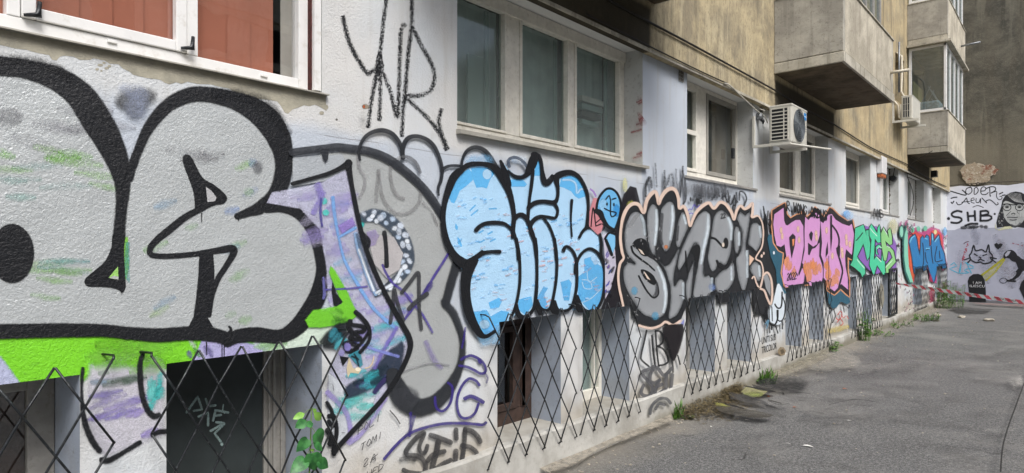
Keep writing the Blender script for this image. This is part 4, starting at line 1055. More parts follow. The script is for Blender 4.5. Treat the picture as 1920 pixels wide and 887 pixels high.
pt_build(P, 'purple OG tag with a long underline', 'paint', 'graffiti_tag'); P = Paint()
S8 = lambda pts, w=8, a=.82: P.stroke(zm(720, 760, 6.985, pts), w, '3a3a3c', a, 1.2)
S8([(500, 350), (460, 375), (400, 420), (330, 500), (280, 570), (265, 620), (300, 650), (380, 650), (460, 680), (510, 740), (525, 810), (510, 890)], 8.5); S8([(505, 370), (465, 460), (440, 540), (455, 600), (495, 625), (530, 580), (545, 520)], 7); S8([(235, 840), (300, 870), (380, 880), (470, 890)], 8); S8([(200, 700), (300, 690), (380, 700)], 8, .55)
S8([(590, 385), (700, 420), (850, 480)], 9); S8([(690, 470), (660, 620), (620, 760), (600, 880)], 10); S8([(550, 720), (620, 640), (770, 595)], 8); S8([(640, 840), (730, 770), (850, 710)], 8)
S8([(920, 310), (922, 370), (925, 430)], 8); S8([(920, 590), (915, 680), (900, 790)], 9, .75); S8([(1040, 310), (1025, 540), (985, 780)], 8); S8([(1040, 310), (1130, 335), (1200, 400), (1235, 470)], 9); S8([(1000, 520), (1100, 540), (1180, 600), (1195, 650)], 8)
P.fill(zm(720, 760, 6.985, [(1000, 870), (1050, 815), (1100, 840), (1200, 880), (1180, 930), (1000, 930)]), BK, .95, 1)
pt_build(P, 'grey SEIF tag under the purple underline', 'paint', 'graffiti_tag')
P = Paint(); H7 = lambda pts, w=1.1: P.stroke(zm(600, 720, 5.311, pts), w, '26262a', .9, .35)
hand(P, 'POLI', 668, 800, 11, -7, 14, 8, 1.1, '2a2a2e', .9, .35, .8, 2); hand(P, 'TOMI', 672, 832, 11, -7, 13, 8, 1.1, '2a2a2e', .9, .35, .8, 2); hand(P, '2A', 678, 860, 14, -7, 14, 9, 1.1, '2a2a2e', .9, .35, .8, 2); hand(P, 'HED', 684, 883, 11, -6, 12, 8, 1.1, '2a2a2e', .9, .35, .8, 2)
H7([(680, 260), (740, 330), (778, 390)], 2); H7([(200, 480), (230, 480)]); H7([(110, 0), (120, 60)], .8)
P.stroke([(693, 860), (705, 850)], 1, '26262a', .9, .3)
pt_build(P, 'thin black ballpoint scrawl in four short rows', 'paint', 'graffiti_tag')

# --- light blue throw-up
P = Paint(); LB = 'aed5f2'; MBL = '62b6ec'
P.fill([(838, 470), (828, 430), (826, 395), (834, 355), (850, 325), (870, 312), (896, 308), (920, 316), (936, 330), (940, 306), (950, 318), (964, 331), (985, 326), (996, 300), (1002, 292), (1010, 305), (1014, 332), (1020, 345), (1031, 333), (1042, 338), (1050, 326), (1066, 322), (1084, 334), (1097, 362), (1099, 420), (1112, 430), (1122, 447), (1125, 490), (1130, 520), (1127, 548), (1120, 572), (1108, 585), (1090, 585), (1075, 572), (1055, 585), (1036, 576), (1020, 584), (1000, 574), (984, 592), (962, 590), (950, 602), (930, 610), (924, 625), (906, 631), (890, 618), (876, 588), (868, 550), (866, 510), (852, 488)], LB, 1, 1)
Fz = lambda ox, oy, pts, c=MBL, a=1, sf=.5: P.fill(zm(ox, oy, 4.435, pts), c, a, sf)
Fz(810, 270, [(110, 450), (125, 380), (170, 310), (240, 240), (290, 210), (320, 240), (325, 300), (270, 350), (215, 390), (195, 440), (170, 495), (145, 485), (130, 455)])
Fz(810, 270, [(310, 205), (380, 195), (450, 205), (510, 240), (470, 290), (440, 370), (400, 360), (355, 365), (330, 300)]); P.blob(910, 327, 8, 9, LB, 1, 1)
Fz(810, 270, [(180, 660), (200, 690), (195, 720), (178, 700)]); Fz(810, 270, [(195, 770), (220, 800), (235, 850), (215, 860), (200, 820)])
for pts in ([(300, 555), (345, 510)], [(310, 595), (365, 550)], [(375, 740), (410, 720)], [(450, 750), (485, 730)], [(380, 820), (420, 800)], [(470, 810), (510, 790)], [(460, 540), (520, 538)]):
    P.stroke(zm(810, 270, 4.435, pts), 2.2, MBL, .8, .6)
Fz(980, 280, [(290, 310), (310, 240), (380, 220), (440, 240), (490, 310), (510, 390), (450, 410), (420, 390), (390, 350), (330, 320)]); P.stroke([(1052, 338), (1066, 338), (1076, 345), (1078, 362)], 3, LB, .9, 1); P.stroke([(1080, 362), (1086, 355), (1094, 356)], 3, LB, .9, 1)
Fz(980, 280, [(80, 220), (100, 90), (125, 110), (135, 220)]); P.fill([(952, 338), (975, 336), (984, 346), (980, 350), (955, 350)], MBL, 1, 1)
Fz(810, 450, [(310, 600), (440, 590), (470, 640), (560, 590), (620, 600), (600, 680), (540, 690), (530, 760), (420, 780), (360, 720)], MBL, .95, 2)
Fz(810, 450, [(455, 520), (540, 480), (570, 500), (540, 560), (470, 570)]); Fz(810, 450, [(700, 500), (760, 480), (810, 470), (820, 540), (760, 620), (710, 580)], MBL, .9, 1); P.blob(905, 608, 8, 7, 'a9cfe8', .8, 3)
Fz(980, 450, [(100, 500), (160, 390), (190, 400), (160, 450), (190, 560), (140, 580)], MBL, .7, 2); Fz(980, 450, [(300, 350), (370, 330), (390, 360), (370, 500), (330, 500)], MBL, .85, 1)
Fz(980, 450, [(500, 160), (560, 140), (600, 200), (650, 230), (655, 400), (610, 560), (540, 580), (450, 480), (445, 310), (500, 270)], MBL, .85, 1.5)
P.stroke(zm(980, 450, 4.435, [(480, 330), (540, 340), (560, 400), (500, 400), (480, 350)]), 1.8, 'a6d0ee', .9, .4); P.stroke(zm(980, 450, 4.435, [(520, 260), (530, 340), (560, 340), (600, 310)]), 1.8, 'a6d0ee', .9, .4); P.stroke(zm(980, 450, 4.435, [(480, 520), (560, 480), (640, 400)]), 1.8, 'a6d0ee', .9, .6)
P.blob(1113, 487, 5, 9, LB, .9, 1); P.blob(1110, 470 + 14, 5, 6, LB, .9, 1)
r = random.Random(21)
for _ in range(190):
    x, y = r.uniform(840, 1120), r.uniform(370, 585)
    if y < 400 and x > 950: continue
    if x < 870 and y > 470: continue
    P.stroke([(x, y), (x + r.uniform(3, 11), y - r.uniform(-1, 4))], r.uniform(.8, 3.2), r.choice([MBL, '7cc0f0', 'd9a9a4', 'cfc3c9', '8bc6f0', 'b9d9f2']), r.uniform(.25, .6), .9)
# overspray above
P.blob(893, 302, 22, 6, '7dbbe8', .35, 9); P.blob(968, 300, 12, 4, 'a8c6e6', .3, 6); P.fill([(896, 632), (930, 610), (935, 640), (900, 645)], '8fc7ef', .45, 8)
pt_build(P, 'two-tone light blue fill of the bubble throw-up', 'paint', 'graffiti_fill')
P = Paint()
def OL(ox, oy, pts, w=5, a=1): P.stroke(zm(ox, oy, 4.435, pts), w, BK, a, .7)
P.stroke([(856, 322, 13), (845, 334, 15), (836, 356, 13), (829, 380, 10), (826, 405, 9), (828, 432, 10), (835, 457, 11), (846, 477, 13), (858, 490, 18), (870, 495, 18), (882, 488, 13), (892, 478, 7), (899, 471, 5)], 10, BK, 1, .8)
P.stroke([(900, 474, 7), (916, 472, 6), (932, 472, 7)], 7, BK, 1, .7); P.stroke([(884, 486, 8), (893, 479, 8), (902, 474, 8)], 7, BK, 1, .7)
OL(810, 270, [(215, 235, 9), (250, 195, 9), (300, 172, 9), (385, 168, 8), (450, 178, 9), (500, 205, 12), (545, 255, 14), (590, 330, 14), (620, 400, 11), (645, 490, 9), (660, 600, 8), (655, 680, 8), (650, 775, 6)])
OL(810, 270, [(548, 145, 5), (570, 200, 9), (595, 270, 12), (615, 340, 11)])
OL(810, 270, [(345, 715, 8), (380, 682, 7), (430, 660, 7), (510, 654, 7), (580, 664, 6), (625, 695, 5), (650, 725, 6)])
OL(810, 270, [(655, 720), (675, 790), (690, 870), (696, 960)]); OL(810, 450, [(680, -10), (700, 90), (710, 220), (708, 360), (690, 480), (665, 570), (630, 650)])
P.stroke([(884, 488, 16), (876, 500, 20), (870, 515, 20), (868, 535, 18), (869, 558, 17), (873, 580, 17), (880, 600, 16), (889, 617, 14), (898, 628, 11), (907, 630, 7), (915, 626, 6), (922, 621, 6)], 16, BK, 1, .8)
OL(810, 270, [(838, 90, 10), (818, 130, 14), (800, 180, 13), (785, 230, 11), (750, 268, 8), (710, 280, 7), (660, 268, 6), (610, 225, 4)]); P.stroke([(950, 313), (948, 302), (956, 296), (968, 298), (978, 306), (983, 314)], 5, '3b4a5e', .85, 1)
OL(980, 280, [(70, 50, 12), (110, 60, 8), (132, 110, 6), (140, 180, 7), (152, 250, 10), (172, 285, 10), (205, 262, 11), (225, 225, 7)])
OL(980, 280, [(82, 60, 14), (60, 120, 16), (30, 180, 14)])
OL(980, 280, [(65, 180, 6), (52, 300, 6), (35, 420, 5), (22, 570, 6)]); OL(810, 270, [(672, 625, 6), (690, 598, 8), (725, 590, 8), (765, 620, 8), (790, 680, 7), (810, 740, 8), (835, 820, 6), (845, 900, 5)])
OL(810, 450, [(838, -10), (850, 100), (852, 290), (845, 440, 6), (825, 560, 5), (790, 615, 6), (745, 640, 8), (705, 625, 9), (685, 580, 8), (680, 540, 5)])
P.fill(zm(810, 450, 4.435, [(672, 560), (690, 520), (705, 600), (740, 640), (700, 655), (675, 620)]), BK, 1, .6); P.fill(zm(810, 450, 4.435, [(840, 480), (852, 520), (880, 590), (900, 625), (865, 620), (842, 570)]), BK, 1, .6)
OL(980, 280, [(28, 485, 8), (80, 447, 8), (150, 435, 7), (240, 442, 8), (268, 400, 6), (272, 330, 6), (262, 270, 9), (262, 230, 12), (310, 203, 11), (380, 195, 9), (440, 225, 7), (485, 290, 6), (515, 370, 6), (525, 460, 5), (520, 560, 5), (510, 650, 6)])
OL(980, 280, [(240, 448), (268, 495), (265, 545), (243, 572), (180, 562), (120, 562, 7), (70, 590, 8), (42, 640, 7), (48, 700, 5), (75, 770), (92, 900)])
OL(980, 450, [(75, -20), (92, 100), (97, 300), (90, 460), (70, 560), (30, 612), (-10, 640)], 5); P.fill(zm(980, 450, 4.435, [(88, 470), (100, 540), (140, 590), (145, 630), (110, 625), (88, 570)]), BK, 1, .6)
OL(980, 280, [(150, 568), (200, 640), (238, 740), (252, 850), (258, 920)], 4.5); OL(980, 450, [(243, -10), (262, 140), (260, 300), (240, 440), (215, 545), (180, 582), (130, 565), (98, 500)], 5)
P.fill(zm(980, 450, 4.435, [(238, 470), (248, 540), (285, 590), (265, 622), (225, 610), (205, 580)]), BK, 1, .6)
OL(980, 450, [(245, 510), (270, 575), (320, 588), (375, 565), (408, 490), (428, 380), (430, 260), (425, 170), (400, 100), (365, 62), (335, 55), (318, 85, 7)], 5)
P.fill(zm(980, 450, 4.435, [(425, 450), (440, 520), (490, 580), (480, 600), (440, 600), (400, 545)]), BK, 1, .6); OL(980, 450, [(420, 200, 6), (422, 270, 8)])
OL(980, 450, [(428, 190), (455, 130), (500, 85), (545, 73), (595, 100), (635, 160), (658, 230), (662, 330), (652, 440), (625, 530), (580, 590)], 5); OL(980, 450, [(430, 470), (470, 560), (520, 595), (560, 585)], 7)
OL(980, 280, [(387, 425, 5), (380, 580, 3), (388, 725, 3)], 4); OL(980, 280, [(450, 732), (480, 680), (528, 645, 7), (585, 665, 6), (622, 715), (632, 790), (632, 880), (655, 960)], 5)
pt_build(P, 'black bubble-letter outline over the light blue fill', 'paint', 'graffiti_outline')

# --- small blue ghost and the cluttered strip before the grey piece
P = Paint()
P.fill([(1150, 430), (1158, 400), (1165, 365), (1177, 350), (1188, 353), (1196, 385), (1180, 392), (1166, 410), (1162, 440), (1160, 470), (1164, 500), (1157, 530), (1162, 576), (1140, 584), (1120, 585), (1130, 560), (1136, 530), (1145, 500), (1140, 470)], '1e1c22', .97, 1.5)
P.fill([(1100, 424), (1101, 396), (1108, 372), (1116, 372), (1122, 400), (1128, 415), (1122, 435), (1116, 440)], 'd08a92', .95, 1); P.stroke([(1102, 355), (1108, 360), (1112, 368)], 2.5, '9a6fc0', .8, 1)
P.fill([(1126, 440), (1140, 438), (1148, 470), (1150, 500), (1140, 540), (1130, 560), (1130, 490)], 'c9c5d6', .9, 1)
streaks(P, (1130, 470, 1146, 560), 16, ['4d50b0', '7a5fb8', '1c1c24', '26427c', '1c1c24'], (2, 5), (5, 14), .9, -1.0, 1, 22)
gh = [(1113, 392), (1116, 376), (1124, 362), (1134, 354), (1145, 356), (1154, 366), (1159, 382), (1158, 400), (1153, 418), (1148, 430), (1138, 424), (1130, 410)]
P.fill(gh, '6db5e4', 1, .8, True); P.blob(1126, 385, 6, 10, '98cdf0', .8, 3); P.blob(1151, 395, 4, 10, '3f9de0', .8, 3)
P.stroke([(1113, 394), (1116, 376), (1124, 362), (1134, 354), (1145, 356), (1154, 366), (1159, 382), (1158, 400), (1153, 418), (1149, 428)], 4, BK, 1, .7)
P.stroke([(1113, 396, 9), (1120, 400, 11), (1126, 412, 8), (1134, 424, 6), (1146, 431, 5)], 8, BK, 1, .8)
for q in ([(1131, 374), (1137, 367), (1139, 373)], [(1143, 374), (1150, 372)], [(1140, 374), (1140, 404), (1147, 405), (1150, 399), (1138, 396), (1128, 391)]): P.stroke(q, 2.2, BK, 1, .5)
P.blob(1133, 383, 1.6, 3, BK, 1, .4); P.blob(1146, 384, 1.4, 3, BK, 1, .4)
P.fill([(1130, 448), (1137, 438), (1148, 440), (1148, 462), (1144, 475), (1136, 460)], '7fbfe8', 1, .8); P.stroke([(1129, 448), (1137, 437), (1149, 440)], 3.5, BK, 1, .6); P.stroke([(1131, 450, 5), (1137, 465, 6), (1142, 478, 5)], 6, BK, 1, .6)
for q in ([(1103, 425), (1107, 390), (1112, 424)], [(1112, 418), (1122, 410)], [(1112, 424), (1122, 420)], [(1125, 432), (1129, 425), (1124, 420)]): P.stroke(q, 1.8, BK, .95, .5)
P.blob(1178, 385, 5, 6, 'd3d36e', .4, 4); P.blob(1167, 347, 3, 12, 'd6d48a', .5, 3)
pt_build(P, 'small blue ghost face with a black outline beside a pink patch', 'paint', 'graffiti_piece')

# --- faded tags above the grey piece
P = Paint(); r = random.Random(8)
Fd = lambda pts, w, a=.9: P.stroke(zm(1180, 300, 7.392, pts), w, '202226', a, 1.3)
Fd([(240, 250, 5), (215, 290, 4), (195, 350, 3), (188, 430, 3), (190, 510, 3)], 4); Fd([(240, 255, 6), (265, 310, 4), (272, 385, 3)], 4, .8)
Fd([(450, 150, 2), (452, 300, 4), (448, 420, 3)], 3, .8); Fd([(545, 190, 2), (570, 270, 4), (575, 360, 3)], 3, .55); Fd([(490, 350), (510, 250), (520, 210)], 3, .5)
Fd([(705, 90, 2), (700, 260, 3), (680, 400, 3), (665, 520, 3)], 3, .85); Fd([(700, 160, 2), (735, 300, 3), (745, 440, 4), (740, 560, 3), (712, 612, 2)], 3.5, .9); Fd([(612, 130), (618, 300), (640, 440)], 2, .5); Fd([(325, 50), (335, 250), (345, 380)], 2, .45)
for x in (860, 900, 930, 970, 1010, 1060, 1095, 1140, 1170, 1200, 1240, 1290): 
    Fd([(x, r.uniform(330, 390), 2), (x + r.uniform(-8, 25), 450, 5), (x + r.uniform(-20, 20), r.uniform(500, 590), 3)], 4, r.uniform(.5, .9))
for x in (870, 950, 1120, 1180): Fd([(x, 400, 6), (x + 40, 380, 8), (x + 60, 440, 5)], 6, .5)
P.blob(1182 + 900 / 7.392, 300 + 575 / 7.392, 4, 5, '1a1b1e', .95, 1.2); P.blob(1290, 374, 1.5, 4, '1a1b1e', .95, .8)
Fd([(905, 660, 1), (905, 600, 3), (960, 600, 3), (965, 560, 2)], 3)
for q in ([(1285, 460), (1320, 580), (1345, 590), (1330, 420)], [(1360, 500), (1350, 600), (1385, 610), (1425, 490)], [(1420, 500), (1440, 620), (1400, 640), (1410, 740), (1450, 560)], [(1450, 450), (1440, 590), (1470, 580)], [(1490, 560), (1500, 440), (1560, 460), (1590, 540), (1555, 640)]): Fd(q, 2, .95)
P.stroke(zm(1180, 300, 7.392, [(780, 700), (800, 680), (830, 690), (860, 620), (895, 660), (940, 630)]), 1.4, '6a62c0', .9, .4); P.stroke(zm(1180, 300, 7.392, [(790, 750), (825, 735), (845, 750)]), 1.4, '6a62c0', .9, .4)
P.blob(1320, 352, 60, 8, '6d7076', .3, 10)
pt_build(P, 'row of faded black drippy tags under the small windows', 'grainy', 'graffiti_tag')

# --- grey chrome piece with a peach border
P = Paint()
sil = [(1163, 580), (1159, 560), (1154, 520), (1157, 495), (1162, 484), (1158, 450), (1160, 420), (1165, 399), (1174, 385), (1185, 380), (1195, 386), (1201, 396), (1206, 374), (1216, 362), (1224, 361), (1228, 382), (1233, 372), (1241, 359), (1252, 354), (1261, 358), (1266, 372), (1268, 391), (1277, 388), (1284, 402), (1288, 425), (1299, 400), (1312, 386), (1324, 381), (1333, 391), (1344, 380), (1355, 383), (1366, 399), (1371, 411), (1376, 395), (1383, 386), (1391, 393), (1404, 383), (1406, 406), (1416, 405), (1426, 419), (1432, 400), (1436, 440), (1440, 470), (1449, 500), (1453, 532), (1444, 556), (1436, 580), (1432, 600), (1426, 588), (1414, 590), (1405, 560), (1290, 575), (1281, 575), (1272, 597), (1258, 607), (1242, 602), (1231, 609), (1214, 611), (1195, 605), (1180, 588)]
P.fill(sil, '25272b', 1, 1.2)
GR, HI, DK = '94989c', 'c3d0d8', '4b4d51'
def lobe(pts, hi=None, sm=True, c=GR):
    P.fill(pts, c, 1, .8, sm); P.stroke([(*p, 1.0) for p in pts], 1.0, '3c3f43', .55, 4.5, closed=True)
    if hi: P.stroke([(*p, 1.5 + 2.5 * (0 < i < len(hi) - 1)) for i, p in enumerate(hi)], 4.5, 'd6e2ea', .85, 3.4)
lobe([(1165, 440), (1171, 413), (1181, 399), (1192, 398), (1200, 409), (1205, 431), (1209, 458), (1213, 479), (1228, 490), (1240, 514), (1246, 541), (1246, 571), (1241, 589), (1229, 596), (1211, 594), (1196, 585), (1182, 565), (1169, 541), (1163.5, 521), (1164, 502), (1174, 492), (1186, 495), (1178, 486), (1168, 470)], [(1228, 500), (1240, 530), (1243, 560), (1238, 586)])
P.stroke([(1196, 404), (1202, 420), (1204, 440)], 4, HI, .7, 2.5)
P.stroke([(1210, 478, 5), (1228, 490, 5), (1243, 514, 5), (1250, 541, 5), (1249, 572, 5), (1242, 592, 5)], 5, '1f2125', 1, .8)
lobe([(1207, 414), (1210, 394), (1218, 383), (1226, 388), (1229, 404), (1227, 431), (1224, 465), (1224, 480), (1215, 470), (1210, 450)], [(1225, 393), (1226, 420), (1222, 460)])
lobe([(1233, 401), (1238, 386), (1250, 378), (1258, 382), (1261, 397), (1260, 425), (1256, 448), (1250, 465), (1243, 472), (1236, 462), (1233, 438)], [(1255, 386), (1256, 410), (1251, 450)])
P.blob(1243.5, 463, 3, 3, 'c07a52', .95, 1); P.stroke([(1236, 402, 5), (1233, 440, 5), (1236, 458, 4)], 5, DK, .7, 2)
lobe([(1230, 488), (1240, 498), (1250, 494), (1262, 475), (1268, 466), (1270, 472), (1262, 500), (1258, 521), (1260, 536), (1268, 524), (1277, 526), (1280, 541), (1277, 562), (1268, 585), (1258, 595), (1248, 596), (1251, 570), (1251, 538), (1242, 508)], [(1276, 530), (1276, 560)])
lobe([(1264, 424), (1270, 404), (1276, 398), (1282, 410), (1285, 426), (1276, 448), (1268, 464), (1262, 455)], [(1276, 403), (1281, 420)])
P.stroke([(1266, 425, 4), (1264, 450, 4)], 4, DK, .7, 1.5)
lobe([(1268, 508), (1265, 498), (1268, 478), (1282, 445), (1303, 405), (1317, 395), (1327, 403), (1327, 430), (1319, 466), (1314, 498), (1316, 518), (1324, 516), (1332, 528), (1330, 545), (1321, 558), (1294, 562), (1297, 530), (1303, 500), (1305, 470), (1301, 456), (1293, 462), (1283, 485)], [(1322, 402), (1322, 430), (1314, 466), (1309, 495)], False)
lobe([(1284, 520), (1291, 500), (1296, 490), (1294, 520), (1290, 562), (1283, 563), (1280, 540)], None); P.stroke([(1330, 522), (1328, 545)], 4, HI, .7, 2)
lobe([(1330, 426), (1334, 405), (1347, 394), (1361, 404), (1369, 423), (1368, 453), (1364, 480), (1355, 497), (1343, 493), (1337, 505), (1330, 509), (1324, 496), (1322, 480), (1327, 448)], [(1360, 408), (1366, 425), (1366, 450)])
lobe([(1338, 518), (1348, 508), (1360, 502), (1370, 490), (1373, 518), (1366, 536), (1355, 548), (1345, 550), (1337, 543), (1335, 525)], [(1366, 500), (1367, 525)])
lobe([(1371, 440), (1374, 426), (1380, 426), (1384, 441), (1382, 466), (1377, 477), (1372, 466)], [(1381, 435), (1381, 460)])
lobe([(1376, 409), (1384, 397), (1392, 404), (1402, 396), (1400, 423), (1396, 446), (1394, 464), (1397, 484), (1398, 520), (1393, 543), (1386, 543), (1380, 525), (1376, 500), (1375, 484), (1384, 470), (1387, 440), (1381, 420)], [(1396, 470), (1396, 520)], False)
lobe([(1400, 440), (1404, 421), (1415, 418), (1423, 430), (1423, 453), (1413, 473), (1405, 466), (1398, 458)], [(1419, 424), (1422, 445)])
lobe([(1401, 503), (1411, 490), (1422, 501), (1423, 518), (1417, 528), (1408, 518)], [(1418, 498), (1420, 518)]); P.fill([(1427, 517), (1434, 514), (1440, 530), (1440, 555), (1432, 540)], GR, 1, 1)
# inner black shapes
for pts in ([(1180, 460), (1186, 450), (1197, 447), (1206, 452), (1210, 468), (1209, 480), (1198, 478), (1190, 468)], [(1196, 506), (1206, 507), (1218, 515), (1224, 525), (1222, 534), (1211, 529), (1202, 520)], [(1303, 459), (1308, 470), (1301, 500), (1297, 480), (1291, 470)]): P.fill(pts, '17191c', 1, .6, True)
P.fill([(1191, 466), (1198, 470), (1203, 478), (1197, 475)], 'cfc3b4', 1, .4); P.fill([(1201, 509), (1205, 512), (1214, 525), (1208, 522)], 'd8c8b8', 1, .4)
P.stroke([(1178, 462, 3), (1182, 474, 3), (1196, 486, 3), (1210, 496, 2.5), (1222, 507, 2)], 3, BK, 1, .6); P.stroke([(1192, 517), (1199, 531), (1208, 546), (1218, 557), (1224, 557), (1229, 550), (1228, 538), (1224, 526)], 2.6, BK, 1, .6)
P.stroke([(1221, 556, 4), (1226, 545, 4), (1226, 530, 3)], 4, DK, .7, 2)
P.stroke([(1328, 446), (1336, 448), (1344, 456), (1352, 464)], 3.5, BK, 1, .6); P.blob(1356, 456, 4.5, 10, BK, 1, .8); P.blob(1351, 459, 2.2, 4, 'd9ccbe', 1, .5); P.stroke([(1339, 489), (1345, 500), (1357, 501), (1366, 482)], 4, BK, 1, .7)
P.stroke([(1382, 470), (1378, 480), (1374, 478)], 3, BK, 1, .6); P.stroke([(1397, 461), (1406, 467), (1412, 474)], 4, BK, 1, .6); P.stroke([(1284, 512), (1280, 470), (1281, 500)], 2, BK, .8, .5)
P.stroke([(1175, 425, 5), (1185, 408, 5), (1193, 402, 3)], 5, '9fa2a5', .6, 2); P.blob(1184, 545, 5, 6, '5fb0d8', .5, 3); P.blob(1223, 592, 5, 6, '5fb0d8', .5, 3); P.blob(1330, 538, 5, 5, '7f9ad0', .4, 3)
r = random.Random(9)
for _ in range(60): P.stroke([(x := r.uniform(1168, 1240), y := r.uniform(420, 590)), (x + r.uniform(-3, 3), y + r.uniform(1, 4))], .7, 'd5d8da', .6, .3)
hand(P, '22', 1346, 401, 5, -1, 9, 4, 1.3, BK, 1, .4)
P.fill([(1400, 478), (1409, 485), (1400, 498)], 'e0bfa8', 1, .6)
pt_build(P, 'grey chrome letters with dark outline spelling a long name', 'paint', 'graffiti_piece')
P = Paint(); PE = 'ddc5b6'
P.stroke([(a_, b_, c_ * .78) for a_, b_, c_ in ((1163, 577, 5), (1159, 558, 5), (1155, 540, 5), (1153, 518, 5), (1156, 495, 6), (1163, 484, 5), (1160, 472, 6), (1157, 448, 6), (1159, 422, 6), (1164, 402, 8), (1173, 387, 8), (1184, 382, 8), (1193, 386, 8), (1201, 399, 7), (1206, 378, 8), (1214, 365, 9), (1223, 360, 8), (1227, 372, 7), (1229, 383, 6), (1233, 372, 8), (1241, 360, 9), (1251, 354, 9), (1260, 357, 8), (1266, 371, 7), (1268, 391, 6), (1276, 387, 7), (1283, 401, 7), (1288, 424, 5), (1293, 412, 6), (1300, 398, 7), (1312, 386, 8), (1324, 381, 7), (1333, 391, 6), (1344, 380, 7), (1355, 383, 7), (1366, 398, 7), (1371, 412, 5), (1376, 395, 6), (1383, 386, 6), (1391, 392, 6), (1400, 387, 7), (1406, 381, 5), (1406, 398, 6), (1405, 407, 6), (1416, 405, 4), (1423, 415, 3), (1426, 430, 3), (1426, 445, 3), (1423, 464, 3), (1412, 484, 3), (1422, 492, 3), (1426, 510, 3), (1423, 530, 4), (1419, 540, 4), (1413, 530, 3), (1409, 518, 3), (1405, 522, 3))], 6, PE, 1, .7)
P.stroke([(1426, 516), (1434, 511), (1441, 524), (1443, 550), (1440, 570), (1434, 560), (1428, 545), (1420, 541)], 3.5, PE, 1, .6)
P.stroke([(1192, 610, 4), (1214, 615, 4), (1232, 610, 4), (1242, 603, 4), (1256, 609, 4), (1270, 601, 4)], 4, PE, 1, .8); P.fill([(1271, 606), (1277, 598), (1276, 610)], '8d93d8', .9, 1)
P.blob(1423, 480, 2, 3, PE, 1, .5); P.blob(1427, 475, 1.5, 2.5, PE, 1, .5)
pt_build(P, 'pale peach border line around the grey chrome letters', 'paint', 'graffiti_outline')
# --- pier tags below: shield, UB, SETI
P = Paint(); Z2 = lambda pts, w=3, c=BK, a=.95: P.stroke(zm(1100, 600, 4.435, pts), w, c, a, .7)
P.fill(zm(1100, 600, 4.435, [(605, 60), (680, 40), (770, 35), (782, 85), (760, 180), (735, 260), (700, 335), (668, 300), (640, 190), (615, 130)]), '1f1c20', .97, 2.5)
pt_build(P, 'black pointed shield on the pier below the grey letters', 'paint', 'graffiti_tag'); P = Paint()
Z2([(470, 85), (450, 180), (425, 290), (430, 330), (490, 382)]); Z2([(515, 125), (525, 260), (542, 380)]); Z2([(545, 90), (555, 240), (572, 380)]); Z2([(545, 88), (585, 95), (608, 140), (600, 190), (562, 215)]); Z2([(562, 215), (610, 240), (645, 300), (648, 345), (615, 368), (575, 375)])
Z2([(635, 150), (660, 240), (685, 340), (690, 430)], 3.5, BK, .8); Z2([(730, 290), (750, 365)], 2.5); Z2([(640, 240), (665, 232)], 2)
pt_build(P, 'thin black UB tag beside the shield', 'paint', 'graffiti_tag'); P = Paint()
GS = '55565a'
for q in ([(540, 378), (490, 405), (430, 435), (480, 500), (520, 560), (500, 620), (450, 625), (425, 595), (445, 540)], [(530, 400), (505, 440), (500, 500), (535, 520), (580, 495)], [(560, 390), (590, 430), (620, 455), (680, 398)], [(635, 450), (632, 570)], [(685, 450), (675, 560)], [(575, 500), (550, 560), (545, 620), (608, 582)], [(555, 550), (600, 530)]): Z2(q, 6, GS, .88)
pt_build(P, 'grey SETI tag low on the pier', 'paint', 'graffiti_tag')

# --- teal ground, white cloud, stencil
P = Paint(); TE = '2f5f74'
P.fill([(1434, 448), (1437, 440), (1444, 440), (1449, 462), (1463, 474), (1462, 500), (1462, 538), (1470, 549), (1463, 552), (1456, 545), (1452, 530), (1450, 505), (1440, 480)], TE, 1, .8)
P.fill([(1544, 540), (1552, 550), (1560, 555), (1573, 541), (1586, 556), (1590, 566), (1584, 570), (1572, 565), (1564, 576), (1557, 578), (1548, 566)], TE, 1, 1); P.fill([(1584, 482), (1590, 492), (1587, 508), (1584, 500)], TE, 1, .5); P.blob(1446, 474, 1.5, 3, 'dfe7ee', 1, .5)
P.fill([(1454, 532), (1460, 540), (1466, 556), (1467, 580), (1463, 598), (1455, 608), (1446, 606), (1438, 600), (1437, 585), (1444, 570), (1449, 550)], 'dbe6ef', 1, 1.5, True)
r = random.Random(2); 
for x in (1432, 1437, 1442): P.stroke([(x, 575), (x + 1, r.uniform(600, 625))], 1.6, BK, .8, .5)
Z5 = lambda pts, w=1.8: P.stroke(zm(1290, 480, 4.435, pts), w, BK, .97, .5)
Z5([(700, 400), (720, 430), (745, 430), (758, 390), (760, 300)], 2.4); Z5([(765, 340), (785, 400), (782, 480), (760, 535), (725, 530), (718, 450)], 2); Z5([(725, 450), (722, 520), (700, 570), (670, 570), (640, 520), (632, 460)], 2.6); Z5([(760, 545), (762, 605)], 2); Z5([(705, 580), (725, 640)], 2); Z5([(670, 570), (672, 610)], 2); Z5([(785, 515), (782, 530)], 1.4); Z5([(792, 535), (788, 550)], 1.4); Z5([(620, 470), (612, 540), (625, 560)], 2)
P.stroke([(1430, 607), (1436, 600), (1432, 615)], 2, '6f9db8', .8, 1)
pt_build(P, 'white cloud drips and teal ground between the grey and pink pieces', 'paint', 'graffiti_piece')
ya, za = wall_pt(1427.5, 648); t = text_mesh('stencil_lettering', 'UNITI SUB\nTRICOLOR', .125, simple('stencil_black', '202022', .7), BLD, (.004, ya, za + .02), (0, 1, 0), (0, 0, 1), .92, space=1.0)
t['label'] = 'small black stencilled slogan in two rows beside a hole in the plaster'

